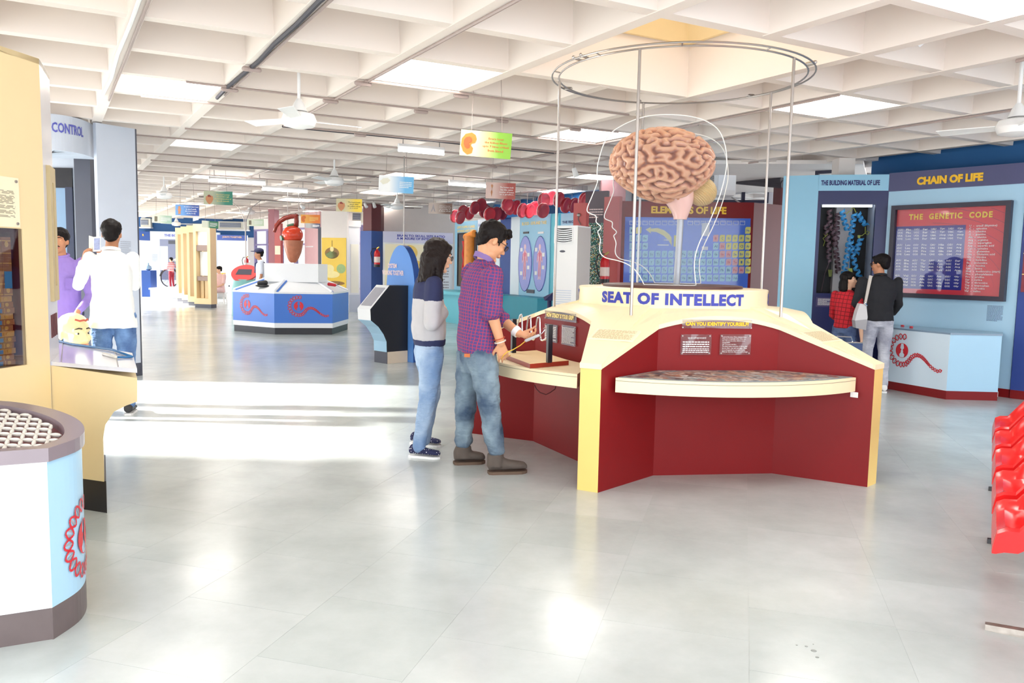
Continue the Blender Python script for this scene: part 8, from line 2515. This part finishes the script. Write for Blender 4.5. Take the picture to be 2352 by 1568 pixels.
part('frame', MB().tube([fr_, hdl], 0.016, 6).tube([hdl + V((0.02, 0, -0.08)), cr_], 0.018, 6).tube([cr_, seat_], 0.016, 6).tube([hdl + V((0.02, 0, -0.03)), seat_ + V((-0.02, 0, -0.08))], 0.016, 6).tube([cr_, rw_], 0.012, 6).tube([seat_ + V((-0.02, 0, -0.08)), rw_], 0.012, 6), RDF, bi)
part('handlebar', MB().tube([hdl + V((-0.02, -0.26, 0.06)), hdl + V((0.0, -0.2, 0.1)), hdl + V((0, 0, 0.06)), hdl + V((0, 0.2, 0.1)), hdl + V((-0.02, 0.26, 0.06))], 0.013, 6), STEEL, bi)
part('saddle', MB().ell(seat_ + V((0, 0, 0.03)), 0.13, 0.08, 0.035), BK, bi, smooth=True)
part('crank', MB().tube([cr_ + V((-0.12, -0.06, -0.1)), cr_ + V((0, -0.06, 0)), cr_ + V((0, 0.06, 0)), cr_ + V((0.12, 0.06, 0.1))], 0.012, 6), STEEL, bi)
dm = thing('dummy_rider', 'white dummy figure riding the bicycle', 'dummy', seat_ + V((0, 0, 0.05)))
mb = MB(); hd = seat_ + V((-0.22, 0, 0.72))
skull(mb, hd, V((-1, 0, -0.1)), UP, 0.95)
torso(mb, V((-1, 0, 0)), [(seat_ + V((0, 0, 0.06)), 0.15, 0.1), (seat_ + V((-0.06, 0, 0.25)), 0.13, 0.09), (seat_ + V((-0.15, 0, 0.48)), 0.17, 0.1), (seat_ + V((-0.18, 0, 0.56)), 0.1, 0.06)])
mb.cap(hd + V((0, 0, -0.05)), seat_ + V((-0.18, 0, 0.55)), 0.05, 0.05)
for sy_ in (-1, 1):
    chain(mb, [seat_ + V((-0.16, sy_ * 0.18, 0.5)), seat_ + V((-0.28, sy_ * 0.22, 0.25)), hdl + V((0.0, sy_ * 0.22, 0.12))], [0.05, 0.042, 0.032])
    hand(mb, hdl + V((0.03, sy_ * 0.22, 0.13)), V((-1, 0, -0.2)), V((0, 0, -1)), 0.9, 0.7, 0.1, sy_)
    chain(mb, [seat_ + V((0, sy_ * 0.08, 0.06)), seat_ + V((-0.38, sy_ * 0.1, -0.12)), cr_ + V((0.1 * sy_, sy_ * 0.12, 0.03))], [0.08, 0.055, 0.04])
    mb.cap(cr_ + V((0.1 * sy_, sy_ * 0.12, 0.0)), cr_ + V((0.1 * sy_ - 0.16, sy_ * 0.12, -0.02)), 0.035, 0.025)
rem('body', mb, mat('dummy_white', (236, 238, 240), 0.6), dm, 0.016, 3)

# ================================================================== red beam seats at the right
RS = mat('red_plastic', (226, 30, 32), 0.22, var=0.03)
row_d = V((0.515, 0.857, 0)); face_d = V((-0.857, 0.515, 0))
s0_ = Z(2280, 1200, 0.44)
s0_.z = 0
def seat_at(c, lab):
    t = thing('beam_seat', lab, 'chair', V((c.x, c.y, 0.38)), 'red moulded beam seats')
    r_, f_ = row_d, face_d
    def S(a, b, z): return c + r_ * a + f_ * b + V((0, 0, z))
    def lerpt(tab, x):
        for (x0, y0), (x1, y1) in zip(tab, tab[1:]):
            if x <= x1:
                return y0 + (y1 - y0) * max(0, (x - x0)) / (x1 - x0)
        return tab[-1][1]
    pan_t = [(0, 0.40), (0.012, 0.455), (0.04, 0.47), (0.10, 0.45), (0.34, 0.425), (0.40, 0.45), (0.44, 0.56), (0.50, 0.74), (0.55, 0.86)]
    fl_t = [(0, 0.41), (0.012, 0.475), (0.03, 0.49), (0.085, 0.495), (0.14, 0.57), (0.20, 0.65), (0.30, 0.70), (0.45, 0.80), (0.55, 0.865)]
    bs_ = [0, 0.012, 0.04, 0.085, 0.11, 0.14, 0.20, 0.27, 0.34, 0.40, 0.44, 0.50, 0.55]
    vs, fs = [], []
    for b_ in bs_:
        zp, zf_ = lerpt(pan_t, b_), lerpt(fl_t, b_)
        hw = 0.238 - 0.02 * (b_ / 0.55) ** 2
        low = max(0.385, zf_ - (0.095 if b_ < 0.1 else 0.11))
        col_ = [(-hw, low), (-hw, zf_ - 0.012), (-hw + 0.012, zf_), (-hw + 0.035, zf_ - 0.008), (-hw + 0.07, zp + (zf_ - zp) * 0.25), (-hw + 0.13, zp), (0, zp - 0.008)]
        col_ = col_ + [(-x, z) for x, z in reversed(col_[:-1])]
        under = min(low, zp - 0.03)
        ring_ = col_ + [(hw - 0.015, low), (hw - 0.06, max(0.37, zp - 0.035)), (-hw + 0.06, max(0.37, zp - 0.035)), (-hw + 0.015, low)]
        vs += [S(x, -b_, z) for x, z in ring_]
    m_ = len(ring_)
    for i in range(len(bs_) - 1):
        for k in range(m_):
            l = (k + 1) % m_
            fs.append((i * m_ + k, i * m_ + l, (i + 1) * m_ + l, (i + 1) * m_ + k))
    fs.append(tuple(range(m_))); fs.append(tuple((len(bs_) - 1) * m_ + k for k in range(m_)))
    part('shell', MB().add(vs, fs), RS, t, smooth='auto')
    part('bracket', MB().box(-0.05, 0.05, -0.05, 0.05, -0.035, 0.0), PLUG, t).location = S(0, -0.22, 0.385) - OFF[t.name]
    return t
pos_ = ['nearest red moulded seat of the row at the right edge', 'second red moulded seat from the viewer at the right edge', 'third red moulded seat from the viewer at the right edge', 'fourth red moulded seat from the viewer at the right edge', 'farthest red moulded seat of the row at the right edge']
for k in range(5):
    seat_at(s0_ + row_d * (0.585 * k), pos_[k])
bs = thing('seat_beam', 'black steel beam and splayed feet carrying the red seats', 'frame', s0_ + row_d * 1.2)
part('beam', MB().tube([s0_ + row_d * -0.75 + face_d * -0.22 + V((0, 0, 0.34)), s0_ + row_d * 2.8 + face_d * -0.22 + V((0, 0, 0.34))], 0.03, 4), PLUG, bs)
SCR = mat('scuffed_metal', (150, 142, 134), 0.35, 0.6, var=0.45, scale=26)
for k, (x, y) in enumerate(((2262, 1442), (2267, 1245), (2270, 1125))):
    t0 = Z(x, y, 0); e_ = t0 - face_d * 0.75
    part('foot', MB().hexa([t0 + row_d * 0.022, t0 - row_d * 0.022, e_ - row_d * 0.03, e_ + row_d * 0.03], [t0 + row_d * 0.016 + V((0, 0, 0.022)), t0 - row_d * 0.016 + V((0, 0, 0.022)), e_ - row_d * 0.02 + V((0, 0, 0.06)), e_ + row_d * 0.02 + V((0, 0, 0.06))]), SCR if k == 0 else PLUG, bs)
    m0 = t0 - face_d * 0.52
    part('leg', MB().tube([m0 + V((0, 0, 0.03)), V((m0.x, m0.y, 0.34))], 0.025, 8), PLUG, bs)
# drops of dirt on the floor near the front
part('floor_spots', MB().add([], []) if False else (lambda mb: [mb.lathe([(rr_, 0.0), (rr_ * 0.9, 0.001)], Z(x, y, 0.0003), 14) for x, y, rr_ in ((1869, 1494, 0.011), (1852, 1484, 0.006), (1877, 1509, 0.007), (1830, 1481, 0.004), (1868, 1479, 0.003))] and mb)(MB()), mat('floor_stain', (140, 146, 144), 0.5), floor, kind='stuff')
